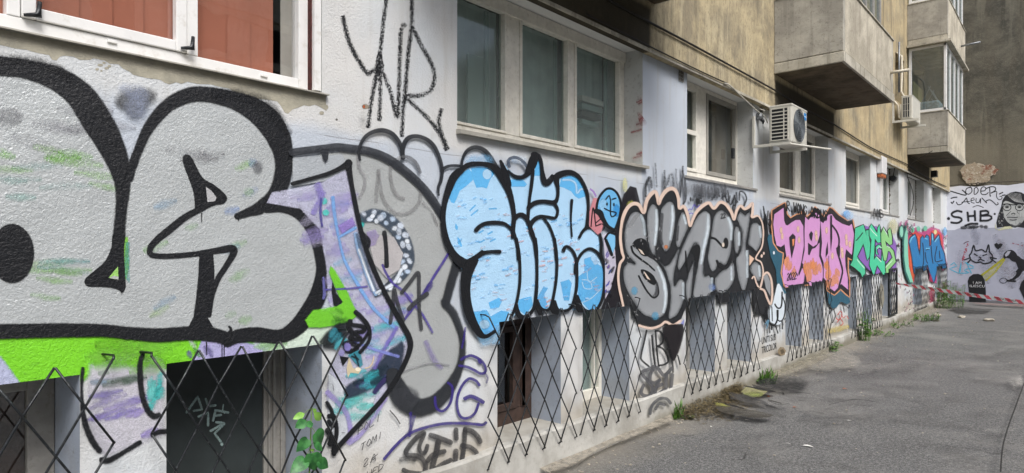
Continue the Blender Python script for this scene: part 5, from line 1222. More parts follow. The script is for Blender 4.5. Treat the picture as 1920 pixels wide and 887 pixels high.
# --- pink piece
P = Paint()
ps = [(1467, 537), (1461, 512), (1464, 490), (1465, 474), (1455, 469), (1446, 455), (1443, 425), (1443, 395), (1456, 387), (1467, 381), (1470, 402), (1477, 410), (1489, 403), (1499, 402), (1500, 394), (1508, 408), (1515, 402), (1524, 389), (1532, 398), (1540, 408), (1547, 398), (1551, 390), (1556, 392), (1568, 404), (1585, 415), (1594, 412), (1598, 434), (1594, 487), (1585, 482), (1585, 509), (1588, 527), (1588, 556), (1572, 541), (1560, 552), (1547, 544), (1545, 529), (1520, 532), (1490, 535)]
P.stroke([(*p, 4.5) for p in ps], 4.5, 'd79a72', 1, .6, smooth=False, closed=True); P.fill(ps, '29242a', 1, .5)
PK, OG = 'd59ad0', 'e8955f'
D_ = [(1447, 402), (1464, 390), (1465, 414), (1468, 422), (1472, 423), (1480, 417), (1487, 413), (1495, 413), (1501, 424), (1502, 461), (1498, 488), (1493, 512), (1498, 500), (1504, 512), (1502, 528), (1498, 536), (1468, 538), (1464, 528), (1462, 510), (1464, 495), (1470, 484), (1466, 458), (1459, 463), (1451, 460), (1447, 441), (1445, 420)]
E_ = [(1505, 407), (1511, 413), (1524, 398), (1531, 404), (1533, 418), (1532, 441), (1527, 458), (1520, 462.5), (1512, 456), (1510, 455), (1510, 477), (1513, 479), (1518, 467), (1524, 465), (1532, 455), (1531, 480), (1536, 495), (1538, 505), (1538, 519), (1535, 533), (1516, 536), (1508, 527), (1505, 509), (1499, 494), (1504, 470), (1504, 430)]
N_ = [(1534, 415), (1539, 419), (1549, 403), (1555, 402), (1562, 412), (1575, 420), (1588, 424), (1593, 420), (1597, 440), (1593, 478), (1582, 467), (1580, 480), (1581, 500), (1585, 520), (1586, 543), (1573, 532), (1565, 541), (1560, 546), (1551, 539), (1548, 529), (1540, 521), (1540, 492), (1535, 478), (1537, 456)]
for q in (D_, E_, N_): P.fill(q, PK, 1, .4)
r = random.Random(31)
for _ in range(26):
    x = r.uniform(1468, 1582); y = 505 + r.uniform(-14, 22) + (x - 1468) * .02
    if x > 1545: y += r.uniform(-4, 8)
    if any(abs(x - b) < 4 for b in (1500, 1538, 1571)): continue
    c_ = r.choice([OG, 'e59a70', 'e39a80'])
    for d_ in (-3, -1, 1, 3): h_ = r.uniform(5, 13); o_ = r.uniform(-3, 3); P.stroke([(x + d_, y - h_ + o_, 1), (x + d_ + .3, y + o_, 3.4), (x + d_, y + h_ * .8 + o_, 1.5)], 3, c_, .85, .6)
for (x, y) in ((1461, 443), (1459, 432), (1491, 430), (1493, 450), (1525, 438), (1526, 446), (1545, 432), (1582, 445), (1583, 455), (1589, 458), (1556, 480), (1574, 470), (1575, 478)): P.blob(x, y, 2, 6, 'e6c2a8', .9, 1, 10)
for q in ([(1474.4, 445), (1481, 438), (1486, 443.6), (1484.6, 461), (1479, 484), (1475.8, 461)], [(1512, 439.5), (1515.7, 433.5), (1519, 438), (1517, 452), (1513.7, 447.7)], [(1552, 404), (1555, 404), (1555.5, 447), (1553, 472), (1552, 440)], [(1547, 453), (1547.5, 475), (1543, 483), (1544, 468)], [(1563, 465), (1570.5, 460), (1570, 481), (1566, 478)], [(1498, 492), (1501, 496), (1493, 517), (1492, 512)]): P.fill(q, '29242a', 1, .4)
P.fill([(1480, 449), (1484, 448), (1483, 458), (1481, 462)], OG, 1, .4)
P.stroke([(1555, 422), (1564, 434), (1568.5, 448), (1568, 460), (1565, 470), (1571, 490), (1575, 507), (1573, 520), (1568, 538)], 2.6, '29242a', 1, .4); P.stroke([(1549, 480), (1549, 528)], 1, '6b4a68', .7, .3)
hand(P, '2022', 1470, 512, 4.6, -.8, 14, 3.6, 1.3, BK, 1, .3, .3, 1); P.stroke([(1489, 513), (1490, 517)], 1, BK, 1, .3)
pt_build(P, 'pink and orange DENT lettering dated 2022', 'paint', 'graffiti_piece')
P = Paint(); hand(P, 'R.WONG ORDUS', 1470, 377, 6.4, 1.6, 18, 5, 2.0, '1a1b1e', .95, .5, .6)
pt_build(P, 'black handwritten names squeezed above the pink lettering', 'paint', 'graffiti_tag'); P = Paint()
P.blob(1583, 401, 5, 5, '74b2ea', .8, 3); P.blob(1588, 405, 6, 7, 'a9cdf0', .5, 4); P.stroke([(1425, 387, 1.5), (1427, 400, 3), (1430, 430, 4)], 3, BK, .9, .8); P.stroke([(1434, 396), (1433, 415), (1438, 424), (1440, 414), (1435, 412)], 2.2, BK, .9, .5)
pt_build(P, None, 'paint', 'graffiti_tag')
P = Paint(); hand(P, 'AMB', 1633, 391, 6.5, 1.2, 14, 5, 1.8, '1a1b1e', .8, .8, .5)
pt_build(P, 'faint black letters under the far window', 'paint', 'graffiti_tag'); P = Paint()
# red figure, yellow smears and loose black hooks on the pier after the pink piece
for q in ([(1566, 590), (1571, 583), (1574, 590), (1568, 600), (1563, 596)], [(1572, 590), (1577, 596), (1580, 592)], [(1565, 604), (1570, 597), (1576, 606), (1571, 610)], [(1583, 592), (1586, 597)]): P.stroke(q, 1.3, 'c0473f', .9, .4)
for q in ([(1550, 577), (1555, 580), (1550, 588)], [(1558, 580), (1561, 592), (1556, 605)], [(1575, 570), (1578, 585)], [(1583, 574), (1586, 578), (1588, 572)]): P.stroke(q, 1.6, BK, .9, .5)
P.stroke([(1550, 620, 6), (1565, 617, 8), (1585, 612, 5)], 7, 'c8b45a', .55, 3)
pt_build(P, 'small red sketch and yellow smear low on the far pier', 'worn', 'graffiti_tag')

# --- green piece
P = Paint(); Gz = lambda pts: zm(1590, 400, 6.82, pts)
P.fill(Gz([(180, 160), (240, 180), (330, 170), (385, 240), (470, 230), (540, 295), (590, 400), (585, 560), (590, 700), (570, 750), (500, 700), (340, 770), (240, 720), (180, 660), (100, 600), (100, 450)]), '8b63b5', 1, 1.5)
P.blob(1671, 425, 7, 12, 'd3cf9a', .5, 4)
L1 = [(62, 192), (165, 148), (190, 230), (205, 290), (200, 215), (236, 205), (240, 330), (262, 420), (262, 520), (215, 600), (190, 480), (165, 385), (82, 552), (110, 600), (182, 682), (190, 770), (152, 815), (130, 760), (60, 700), (0, 660), (30, 600), (50, 420)]
L2 = [(245, 185), (270, 138), (345, 260), (352, 190), (375, 145), (387, 370), (350, 375), (312, 320), (300, 600), (332, 548), (400, 612), (410, 462), (352, 430), (335, 485), (355, 530), (330, 520), (328, 430), (362, 402), (418, 430), (440, 620), (452, 790), (420, 780), (342, 660), (300, 792), (245, 660), (258, 520), (272, 340), (245, 285)]
L3 = [(395, 262), (425, 178), (498, 320), (482, 225), (512, 188), (532, 300), (535, 390), (505, 405), (445, 350), (462, 420), (500, 425), (552, 480), (582, 620), (502, 710), (500, 772), (460, 768), (455, 672), (542, 565), (512, 490), (482, 480), (458, 605), (432, 600), (400, 400)]
for L_, c in ((L1, '4fc79a'), (L2, '4ccf9f'), (L3, '8fcf86')):
    P.stroke([(*p, 3.2) for p in Gz(L_)], 3.2, '17201e', 1, .4, smooth=False, closed=True); P.fill(Gz(L_), c, 1, .3)
P.fill(Gz([(0, 690), (60, 720), (120, 760), (60, 755), (10, 740)]), '17201e', 1, .5)
for q in ([(70, 350), (110, 310), (155, 250)], [(200, 215), (232, 206)]): P.stroke(Gz(q), 1.6, '17201e', 1, .3, smooth=False)
for q in ([(85, 590), (130, 650), (180, 700)], [(250, 190), (290, 240), (340, 290)], [(345, 450), (370, 425), (400, 440)], [(340, 560), (395, 620)], [(455, 690), (540, 600)], [(470, 420), (510, 440)], [(430, 200), (470, 270)]): P.stroke(Gz(q), 1.2, 'd4efe2', .9, .4, smooth=False)
pt_build(P, 'angular green letters over purple', 'paint', 'graffiti_piece')

# --- blue and red piece with a mint tongue
P = Paint(); Bz = lambda pts: zm(1670, 400, 6.827, pts)
P.fill(Bz([(190, 330), (235, 220), (300, 190), (365, 255), (430, 225), (500, 185), (600, 215), (645, 290), (655, 480), (700, 680), (620, 760), (560, 890), (500, 860), (460, 700), (280, 760), (275, 880), (235, 860), (195, 600)]), 'c24584', .9, 2.5)
P.fill(Bz([(200, 420), (210, 300), (270, 225), (335, 260), (400, 290), (470, 280), (505, 225), (565, 215), (620, 260), (645, 370), (640, 500), (600, 600), (470, 640), (280, 740), (275, 875), (240, 860), (200, 600)]), 'd0403f', 1, .8)
P.stroke(Bz([(330, 300), (345, 400), (350, 520)]), 4, 'ea6a4a', .8, 1.5); P.stroke(Bz([(235, 500), (230, 640), (262, 820)]), 4, 'e2683f', .8, 1.5)
for x, y in ((255, 215), (330, 200), (420, 195)): P.blob(*Bz([(x, y)])[0], 3.2, 4.5, '6cc0a0', .9, 1)
P.blob(*Bz([(550, 240)])[0], 2.5, 4, 'e8e0a8', .9, 1)
BL = [(210, 362), (230, 312), (285, 270), (305, 330), (322, 450), (350, 545), (362, 430), (362, 320), (385, 290), (405, 330), (440, 280), (462, 300), (470, 425), (500, 410), (505, 250), (522, 270), (530, 370), (592, 275), (612, 400), (645, 480), (662, 520), (688, 700), (570, 712), (548, 800), (530, 885), (500, 820), (452, 650), (425, 715), (385, 742), (325, 738), (278, 770), (250, 560), (225, 425)]
P.stroke([(*p, 3.6) for p in Bz(BL)], 3.6, '152a44', 1, .4, smooth=False, closed=True); P.fill(Bz(BL), '2379b4', 1, .3)
for q in ([(420, 500), (430, 600), (450, 640)], [(495, 420), (505, 560), (520, 640)], [(570, 420), (545, 560), (560, 620), (640, 600)], [(385, 380), (400, 560), (385, 700)], [(600, 480), (610, 580)], [(430, 470), (480, 450)]): P.stroke(Bz(q), 1.4, '12253c', .95, .4)
for q in ([(222, 370), (245, 315), (282, 290)], [(415, 320), (445, 330)], [(510, 270), (515, 340)], [(545, 360), (590, 300)], [(430, 450), (475, 448)]): P.stroke(Bz(q), 1.8, '7cc8ea', .9, .5)
P.fill(Bz([(480, 770), (500, 830), (520, 880), (470, 860)]), 'b8345a', .5, 2)
P.stroke(Bz([(188, 140, 4), (150, 250, 5), (138, 420, 5), (150, 640, 5), (180, 790, 5), (225, 890, 5)]), 5, '1f5a55', 1, .5)
P.fill(Bz([(185, 150), (192, 300), (195, 500), (205, 680), (262, 880), (225, 880), (170, 740), (148, 560), (145, 380), (155, 270)]), '86cdb4', 1, .5)
P.blob(*Bz([(110, 235)])[0], 4.8, 13, '2a5c55', 1, .5); P.blob(*Bz([(112, 235)])[0], 3, 10, '8fd2ba', 1, .5)
for (x, y) in ((95, 130), (105, 110), (170, 100), (185, 90), (165, 120), (275, 130), (525, 160)): P.stroke(Bz([(x, y + 30), (x, y)]), 2.2, 'a8487e', .7, 1.2)
r = random.Random(12)
for _ in range(110):
    x, y = r.choice([(r.uniform(1678, 1692), r.uniform(450, 560)), (r.uniform(1766, 1774), r.uniform(425, 560)), (r.uniform(1697, 1708), r.uniform(420, 440)), (r.uniform(1690, 1712), r.uniform(540, 590)), (r.uniform(1733, 1752), r.uniform(535, 580))])
    P.stroke([(x, y), (x + r.uniform(-2, 2), y + r.uniform(1, 4)), (x + r.uniform(-2.5, 2.5), y + r.uniform(2, 5))], r.uniform(.6, 1.3), r.choice([BK, BK, BK, '7a3a6a', 'b0406a']), .85, .3)
P.blob(1679, 461, 3, 2.5, BK, .9, .6); P.blob(1679, 488, 3, 2.5, BK, .9, .6); P.blob(1768.5, 434, 2.4, 7, '7cb8ea', .7, 2)
P.fill([(1740, 545), (1748, 540), (1750, 575), (1742, 572)], 'a8345c', .6, 2); P.fill([(1762, 530), (1772, 530), (1771, 560), (1763, 560)], 'a8345c', .5, 2)
pt_build(P, 'blue letters on red and magenta beside a mint green tongue', 'paint', 'graffiti_piece')
# red smears on the reveal of the second window, green board tag
RZ = lambda py: zat(0, 5.28, py) * 1000
P = Paint(mp=lambda a, b, off: Vector((a / 1000, 5.2795 - off * .3, b / 1000)), base=.002)
for (py, w_, l, al) in ((188, 14, 60, .5), (192, 10, 40, .5), (222, 40, 30, .75), (230, 16, 60, .5), (243, 7, 120, .75), (286, 10, 60, .7), (292, 8, 100, .55)):
    P.stroke([(-4, RZ(py), w_), (-l * .5, RZ(py) - 8, w_ * .7), (-l, RZ(py) - 14, w_ * .2)], w_, 'b0323c', al * .8, w_ * 1.6 + 6)
P.build('red_spray', M['paint'], BLD, 'red spray smears on the side reveal of the old timber window', cut=False)
def m_board(px, py, off):
    x = -.392 + off; y, z = wall_pt(px, py, x); return Vector((x, y, z))
P = Paint(mp=m_board, base=.0005); W8 = lambda pts, w=5: P.stroke(zm(300, 620, 3.321, pts), w, '8fa6a4', .75, .6, smooth=False)
for q in ([(165, 510), (235, 410), (262, 490), (210, 500)], [(285, 425), (300, 470), (345, 465)], [(240, 535), (300, 510), (300, 590)], [(345, 500), (330, 560)], [(345, 495), (425, 510)], [(345, 530), (380, 525)], [(315, 625), (400, 575), (350, 570)], [(400, 580), (340, 640), (378, 690)]): W8(q, 4)
P.blob(416, 833, 2.5, 3, '8fa6a4', .9, .6); W8([(395, 460), (390, 495), (402, 515)], 2)
P.build('graffiti_tag', M['paint'], BLD, 'pale grey-green tag on the black basement board', cut=False)
def m_plinth(px, py, off):
    x = .066 + off * .5; y, z = wall_pt(px, py, x); return Vector((x, y, z))
P = Paint(mp=m_plinth, base=.002); P.stroke([(1219, 776), (1223, 760), (1236, 748), (1250, 748), (1257, 756)], 5, '55575a', .85, 1); P.stroke([(1229, 767), (1236, 757), (1246, 759)], 5, '55575a', .85, 1)
hand(P, 'UNSET', 1024, 878, 6, -2.6, 8, 5, 1.3, '66666a', .8, .6, .5); P.build('graffiti_tag', M['paint'], BLD, 'grey double arch sprayed on the plinth', cut=False)

# ------------------------------------------------------------------ end wall paint
FP = lambda: Paint(mp=m_far, base=.002)
P = FP()
P.fill([(1700, 354), (1776, 352), (1800, 349), (1830, 351), (1860, 347), (1890, 348), (1925, 343), (2080, 338), (2080, 600), (1700, 600)], 'd2d5de', 1, .6)
P.fill([(1700, 434), (1790, 432), (1800, 428), (1835, 429), (1870, 427), (1900, 430), (1925, 425), (2080, 424), (2080, 600), (1700, 600)], 'a7aab8', 1, .5)
streaks(P, (1790, 440, 1925, 560), 24, ['9b9eac', 'b2b5c2', 'a09fa8'], (8, 16), (20, 60), .45, 1.4, 6, 44)
P.fill([(1700, 560), (1925, 566), (2080, 570), (2080, 590), (1700, 590)], '6f6e70', .75, 2.5)
P.build('painted_band', M['worn'], FBLD, 'white over lavender grey painted lower part of the end wall').data.materials[0] = mat_paint('end_wall_paint', .8, .0)
P = FP(); r = random.Random(91); P.fill([(x + r.uniform(-2, 2), y + r.uniform(-1.8, 1.8)) for x, y, *_ in cr_lin([(1806, 335), (1799, 320), (1812, 308), (1828, 305), (1840, 310), (1858, 309), (1872, 318), (1866, 326), (1858, 329), (1852, 342), (1836, 344), (1815, 346), (1806, 335)], 3.2)], 'b7a691', 1, .5)
P.fill([(1822, 327), (1830, 323), (1842, 327), (1838, 334), (1826, 334)], '8d5a48', .9, 2)
o = P.build('bare_brick_patch', M['brick'], FBLD, 'ragged patch of bare brick where the render has fallen off')
FZ = lambda pts: zm(1740, 300, 5.544, pts); FY = lambda pts: zm(1740, 440, 5.544, pts)
P = FP(); P.stroke([(1776, 349), (1830, 344), (1920, 340), (1990, 337)], 1.2, '4a463e', .9, .4); 
for q, w_ in (([(235, 325), (300, 345), (370, 365), (398, 362), (375, 330), (355, 315)], 3), ([(440, 285), (400, 300), (392, 340), (420, 358), (455, 330), (450, 290), (435, 282)], 2.4), ([(480, 300), (480, 360), (500, 355), (522, 320), (505, 285), (480, 300)], 2.4), ([(505, 262), (498, 245), (520, 235), (535, 250), (520, 265), (505, 262)], 2),
              ([(545, 325), (590, 320), (598, 290), (570, 280), (548, 310), (555, 355), (600, 360), (625, 340)], 2.4), ([(640, 290), (645, 380), (650, 375)], 2.6), ([(600, 300), (650, 280), (695, 285), (700, 315), (655, 345)], 2.8), ([(655, 345), (712, 330), (710, 380), (735, 415), (765, 405), (765, 380), (745, 380)], 2),
              ([(240, 400), (265, 392), (300, 388)], 3), ([(240, 440), (250, 455), (268, 430)], 3), ([(740, 355), (775, 338)], 3), ([(770, 370), (800, 365)], 3),
              ([(295, 440), (310, 465), (345, 460), (385, 415), (400, 395), (410, 440), (430, 455)], 2.4), ([(350, 440), (430, 430)], 1.8), ([(445, 425), (480, 415), (475, 395), (450, 405), (448, 440), (480, 450)], 2), ([(500, 400), (500, 440), (530, 440), (545, 400), (545, 450)], 2), ([(560, 395), (610, 450), (600, 430), (640, 415), (680, 440), (710, 470), (730, 460), (722, 445)], 2.4), ([(465, 492), (515, 475), (575, 495)], 1.8)):
    P.stroke(FZ(q), w_ * .62, '1c1d20', .97, .35)
for q in ([(350, 540), (300, 530), (245, 560), (265, 590), (330, 600), (350, 625), (310, 655), (240, 650)], [(410, 545), (420, 635)], [(485, 530), (490, 630)], [(420, 585), (488, 580)], [(545, 535), (545, 630)], [(545, 535), (610, 530), (625, 560), (555, 580)], [(555, 580), (640, 580), (660, 605), (620, 630), (540, 632)], [(385, 685), (440, 665), (515, 665)]): P.stroke(FZ(q), 3, '202124', .95, 1.2)
P.blob(*FZ([(213, 610)])[0], 2.6, 2.6, '202124', .95, .6); P.blob(*FZ([(692, 562)])[0], 1.8, 1.8, '202124', .9, .6)
for x, y, rx in ((370, 705, 5), (440, 700, 8), (480, 695, 8), (555, 692, 3), (600, 697, 3)): P.blob(*FZ([(x, y)])[0], rx, 2.2, '3a3b3f', .7, 2)
P.build('graffiti_tag', M['paint'], FBLD, 'black curly tag over the letters SHB on the end wall')
# stencilled portrait with round glasses
P = FP(); PZ = lambda pts: zm(1840, 340, 8.875, pts)
P.fill(PZ([(260, 770), (250, 690), (280, 560), (330, 430), (350, 320), (400, 240), (480, 195), (570, 175), (660, 190), (740, 240), (800, 350), (840, 500), (870, 700), (860, 800), (700, 770), (600, 760), (380, 760)]), '26272a', 1, .8)
P.fill(PZ([(355, 390), (400, 330), (470, 350), (560, 385), (700, 395), (730, 400), (735, 520), (715, 620), (660, 700), (590, 735), (500, 720), (420, 660), (375, 560)]), 'b3b6b4', 1, .5, True)
r = random.Random(14)
for k in range(11): P.stroke(PZ([(430 + k * 22, 195 + abs(k - 5) * 3), (470 + k * 20, 270 + k * 4), (560 + k * 16, 340 + k * 3)]), .5, 'c9cbca', .8, .2)
for k in range(26): 
    x = 270 + r.uniform(0, 110); y = r.uniform(480, 740); P.stroke(PZ([(x, y), (x + 5, y + 20)]), .5, 'c9cbca', .7, .2)
for cx in (425, 630): P.stroke(PZ([(cx + 66 * cos(t), 435 + 56 * sin(t)) for t in [j * pi / 8 for j in range(16)]]), 1.3, '1a1b1d', 1, .25, closed=True)
P.stroke(PZ([(355, 385), (430, 378), (500, 392), (550, 392), (620, 380), (710, 385)]), 1.7, '1a1b1d', 1, .3)
for cx in (425, 630): P.blob(*PZ([(cx, 432)])[0], 3.2, 1.6, '4a4c4d', .9, .8); P.stroke(PZ([(cx - 38, 415), (cx, 405), (cx + 38, 415)]), .7, '3a3b3d', .9, .3); P.blob(*PZ([(cx + 3, 430)])[0], 1.1, 1.1, '17181a', 1, .3)
P.stroke(PZ([(500, 545), (530, 530), (560, 545)]), 1.6, '3a3b3d', .85, .6); P.stroke(PZ([(430, 600), (500, 600), (560, 605), (600, 598)]), 1.2, '232426', .95, .3); P.stroke(PZ([(470, 640), (530, 648), (580, 638)]), 1.4, '55575a', .8, .6); P.stroke(PZ([(490, 500), (440, 545), (415, 570)]), .9, '4a4c4d', .8, .4); P.stroke(PZ([(590, 500), (620, 545)]), .8, '4a4c4d', .7, .4)
for k in range(14): 
    x = 430 + k * 20; P.stroke(PZ([(x, r.uniform(500, 600)), (x, r.uniform(640, 720))]), .35, '4c4e50', .7, .15, smooth=False)
P.stroke(PZ([(500, 725), (560, 760), (650, 700)]), 3, '5f6163', .7, 1.2)
P.fill(PZ([(225, 690), (250, 800), (300, 800), (380, 760), (480, 750), (520, 780), (380, 800), (290, 815), (230, 780)]), 'ddddb6', .8, 1)
P.build('graffiti_portrait', M['paint'], FBLD, 'black and white stencil portrait of a long-haired face in round glasses')
P = FP()
for q in ([(415, 290), (440, 255), (430, 215), (450, 190), (475, 110), (495, 165), (560, 155), (600, 180), (628, 105), (640, 180), (665, 210), (670, 260), (640, 290), (580, 302), (545, 285), (500, 290), (455, 270)],): P.stroke(FY(q), 2, '1c1d20', .97, .7)
for q in ([(480, 200), (510, 218)], [(570, 218), (608, 205)], [(530, 232), (552, 240), (545, 255), (520, 268)], [(545, 255), (585, 272)], [(375, 262), (440, 240)], [(410, 290), (450, 258)], [(645, 235), (710, 250)], [(650, 250), (705, 290)]): P.stroke(FY(q), 1.8, '1c1d20', .97, .5, smooth=False)
P.build('graffiti_cat', M['paint'], FBLD, 'black line drawing of a cat face')
P = FP(); P.fill(FY([(690, 100), (712, 88), (730, 105), (752, 92), (772, 102), (750, 135), (728, 150), (705, 135)]), '1c1d20', .95, 1, True); P.build('graffiti_heart', M['paint'], FBLD, 'small black sprayed heart')
P = FP()
for q in ([(235, 315), (270, 290), (300, 325), (220, 355), (320, 402), (345, 290), (330, 400), (430, 398), (378, 372)], [(385, 290), (470, 330)], [(400, 290), (450, 400)], [(385, 360), (475, 345)]): P.stroke(FY(q), 1.2, '3fb0cf', .9, .4, smooth=False)
P.build('graffiti_tag', M['paint'], FBLD, 'turquoise ELF tag')
P = FP(); P.fill(FY([(552, 425), (700, 300), (780, 240), (805, 255), (700, 400), (600, 480), (590, 450)]), 'c6c466', .35, 1.5); P.stroke(FY([(550, 425), (640, 360), (720, 300), (785, 250)]), 3, 'aaa72c', .85, .8); P.stroke(FY([(600, 478), (680, 405), (740, 330), (795, 262)]), 2.4, 'b5b23c', .7, .8)
P.fill(FY([(415, 480), (430, 440), (470, 412), (520, 408), (560, 425), (585, 470), (598, 580), (600, 700), (430, 695), (428, 600)]), '17191b', 1, .8)
P.build('graffiti_tombstone', M['paint'], FBLD, 'black tombstone shape lit by a yellow beam')
wt = simple('stencil_white', 'd8dadb', .7)
t = text_mesh('tombstone_lettering', 'I AM\nILIESCU', .108, wt, FBLD, m_far(1832, 532, .01 + LAY['n'] * .00004), (FD.x, FD.y, 0), (0, 0, 1), 1.0, align='CENTER', space=1.1)
# stencilled stooping figure with a magnifying glass
P = FP(); QZ = lambda pts: zm(1840, 440, 6.336, pts); BKF = '1b1c1f'
P.fill(QZ([(262, 250), (270, 225), (300, 195), (350, 182), (390, 200), (420, 240), (428, 290), (400, 320), (360, 310), (330, 280), (290, 275), (275, 290), (262, 270)]), BKF, .95, .6, True)
P.fill(QZ([(280, 240), (310, 200), (345, 195), (320, 240), (290, 260)]), 'b9bbc6', .8, 1)
P.fill(QZ([(380, 290), (430, 250), (480, 290), (530, 300), (560, 420), (480, 430), (440, 400), (410, 330)]), BKF, .97, .6); P.fill(QZ([(420, 360), (470, 380), (490, 430), (450, 490), (400, 530), (375, 540), (370, 520), (410, 480), (420, 450), (405, 440), (440, 400)]), BKF, .97, .6)
P.fill(QZ([(480, 560), (520, 520), (620, 520), (640, 700), (640, 800), (510, 770), (480, 700), (450, 640)]), BKF, .95, .8)
P.stroke(QZ([(305, 545), (340, 548), (405, 552)]), 3, BKF, 1, .5); P.stroke(QZ([(340, 535), (380, 525)]), 2, BKF, 1, .5)
P.stroke(QZ([(260 + 44 * cos(t), 545 + 30 * sin(t)) for t in [j * pi / 7 for j in range(14)]]), 1.0, BKF, .95, .25, closed=True)
P.build('graffiti_figure', M['paint'], FBLD, 'black stencil of a stooping figure holding a magnifying glass')
P = FP(); r = random.Random(6)
for _ in range(40):
    t = r.random(); x, y = 1815 - 12 * t + r.uniform(-2, 2), 455 + 40 * t + r.uniform(-2, 2); P.blob(x, y, .8, .9, 'b04a58', .8, .4, 6)
P.stroke([(1807, 457), (1811, 454), (1816, 453)], 1, '5a2a30', .9, .3)
for _ in range(12): x = r.uniform(1898, 1922); P.blob(x, 456 + (x - 1898) * .25, .9, .6, 'b04a58', .7, .4, 6)
P.build('graffiti_speckle', M['paint'], FBLD, 'dots of dark red spatter')

# ================================================================== OBJECTS
def ac_unit(label, x0, x1, ya, yb, z0, z1, fan, slats, loc_label=None):
    t = thing('air_conditioner', label, 'air conditioner', (x0, ya, z0))
    MB().box(x0, x1, ya, yb, z0, z1).build('casing', M['ac'], t, bevel=.018)
    W_, H_ = x1 - x0, z1 - z0
    MB().box(x0 - .004, x1 + .004, ya - .004, yb + .004, z1 - .02, z1 + .006).build('lid', M['ac'], t, bevel=.006)
    # louvred end towards the viewer
    b = MB().box(x0 + .03, x1 - .045, ya - .003, ya + .001, z0 + .04, z1 - .035); b.build('condenser_fins', M['ac_dk'], t)
    g = MB()
    if slats == 'h':
        for i in range(10): zz = z0 + .04 + (H_ - .08) * i / 9; g.box(x0 + .025, x1 - .04, ya - .012, ya - .003, zz - .006, zz + .006)
        for xx in (x0 + .025, x1 - .10, x1 - .05): g.box(xx, xx + .012, ya - .013, ya - .002, z0 + .034, z1 - .034)
    else:
        for i in range(4): xx = x0 + .03 + (W_ - .085) * i / 3; g.box(xx - .005, xx + .005, ya - .012, ya - .003, z0 + .04, z1 - .035)
        for i in range(4): zz = z0 + .04 + (H_ - .075) * i / 3; g.box(x0 + .03, x1 - .05, ya - .011, ya - .004, zz - .003, zz + .003)
    g.build('side_grille', M['ac'], t)
    if fan:
        yc, zc, R = ya + (yb - ya) * .44, (z0 + z1) / 2, .205
        f = MB(); f.disc((x1 + .002, yc, zc), (1, 0, 0), R, 36); fn = f.build('fan_opening', M['ac_dk'], t)
        r_ = MB()
        for k in range(1, 9):
            rr = R * k / 8; r_.tube([(x1 + .012, yc + rr * cos(a), zc + rr * sin(a)) for a in [j * pi / 18 for j in range(37)]], .0048, 5, caps=False)
        for k in range(12):
            a = k * pi / 6; r_.tube([(x1 + .014, yc + .04 * cos(a), zc + .04 * sin(a)), (x1 + .010, yc + R * cos(a + .35), zc + R * sin(a + .35))], .003, 4)
        r_.build('fan_guard', M['fan'], t)
        h = MB(); h.tube([(x1 + .008, yc, zc), (x1 + .022, yc, zc)], .036, 16); h.build('fan_hub', M['fan'], t, bevel=.003)
        MB().box(x1 + .001, x1 + .004, yb - .13, yb - .045, z1 - .13, z1 - .04).build('blue_badge', M['blue'], t, bevel=.002)
        m_ = MB()
        for k in range(4): m_.tube([(x1 + .005, yb - .12 + k * .018, z1 - .095), (x1 + .005, yb - .12 + k * .018 + .009, z1 - .08)], .002, 4)
        m_.build('badge_mark', M['white'], t)
        for k in range(3): MB().box(x1 + .0005, x1 + .003, yb - .10, yb - .03, z0 + .20 + k * .03, z0 + .204 + k * .03).build('casing_slot', M['fan'], t)
    return t
# unit on the first pier after the sliding window
X0, X1, A0, A1 = .17, .45, 8.12, 8.72
z1_ = zat(X1, A0, 194); z0_ = zat(X1, A0, 266)
ac1 = ac_unit('cream air conditioner with round fan guard and blue badge, under the near balcony', X0, X1, A0, A1, z0_, z1_, True, 'h')
b = MB()
for yy in (8.0, 8.62): b.box(.005, X1 + .02, yy, yy + .035, z0_ - .045, z0_ - .012).box(.004, .034, yy + .001, yy + .034, z0_ - .044, z0_ + .36)
b.tube([(X1 - .02, A0 + .02, z0_ - .02), (X1 + .30, A1 - .05, z0_ - .06)], .013, 8)
b.build('bracket', M['ac'], ac1, bevel=.002)
X0, X1, A0, A1 = .25, .46, 15.95, 16.9
z1_ = zat(X1, A0, 178); z0_ = zat(X1, A0, 222)
ac2 = ac_unit('smaller cream air conditioner unit high up between the two balconies', X0, X1, A0, A1, z0_, z1_, False, 'v')
b = MB()
for yy in (15.9, 16.75): b.box(.085, X1 + .12, yy, yy + .04, z0_ - .06, z0_ - .015).box(.084, .12, yy + .001, yy + .039, z0_ - .06, z0_ + .5)
b.build('bracket', M['ac'], ac2)
b = MB(); b.tube([(.1, 16.3, 6.1), (.2, 16.25, 6.0), (.22, 16.2, 5.7), (.2, 16.2, 5.2), (.28, 16.1, 5.05)], .024, 8).tube([(.12, 15.9, 4.95), (.18, 15.95, 4.85), (.2, 16.0, 4.6), (.3, 16.0, 4.5)], .022, 8)
b.build('insulated_hose', M['pipe'], ac2, smooth=True)
# drain pipe beside balcony 1 and spouts
dp = MB().tube([(.98, 11.6, 4.2), (.98, 11.6, 5.0)], .014, 10); o = dp.build('drain_pipe', M['steel_worn'], None, smooth=True, loc=(.98, 11.6, 4.2)); tag(o, 'thin grey upright pipe at the far corner of the near balcony', 'pipe')
o = MB().tube([(.90, 11.3, 4.46), (1.0, 11.3, 4.46), (1.16, 11.33, 4.465)], .024, 10).build('balcony_spout', M['pipe'], None, smooth=True, loc=(.9, 11.3, 4.46)); tag(o, 'short cream spout sticking out of the near balcony wall', 'spout')
o = MB().tube([(.88, 19.9, 6.95), (1.3, 19.9, 6.97)], .025, 10).build('balcony_spout', M['steel_worn'], None, smooth=True, loc=(.88, 19.9, 6.95)); tag(o, 'grey metal spout sticking out of the upper loggia', 'spout')
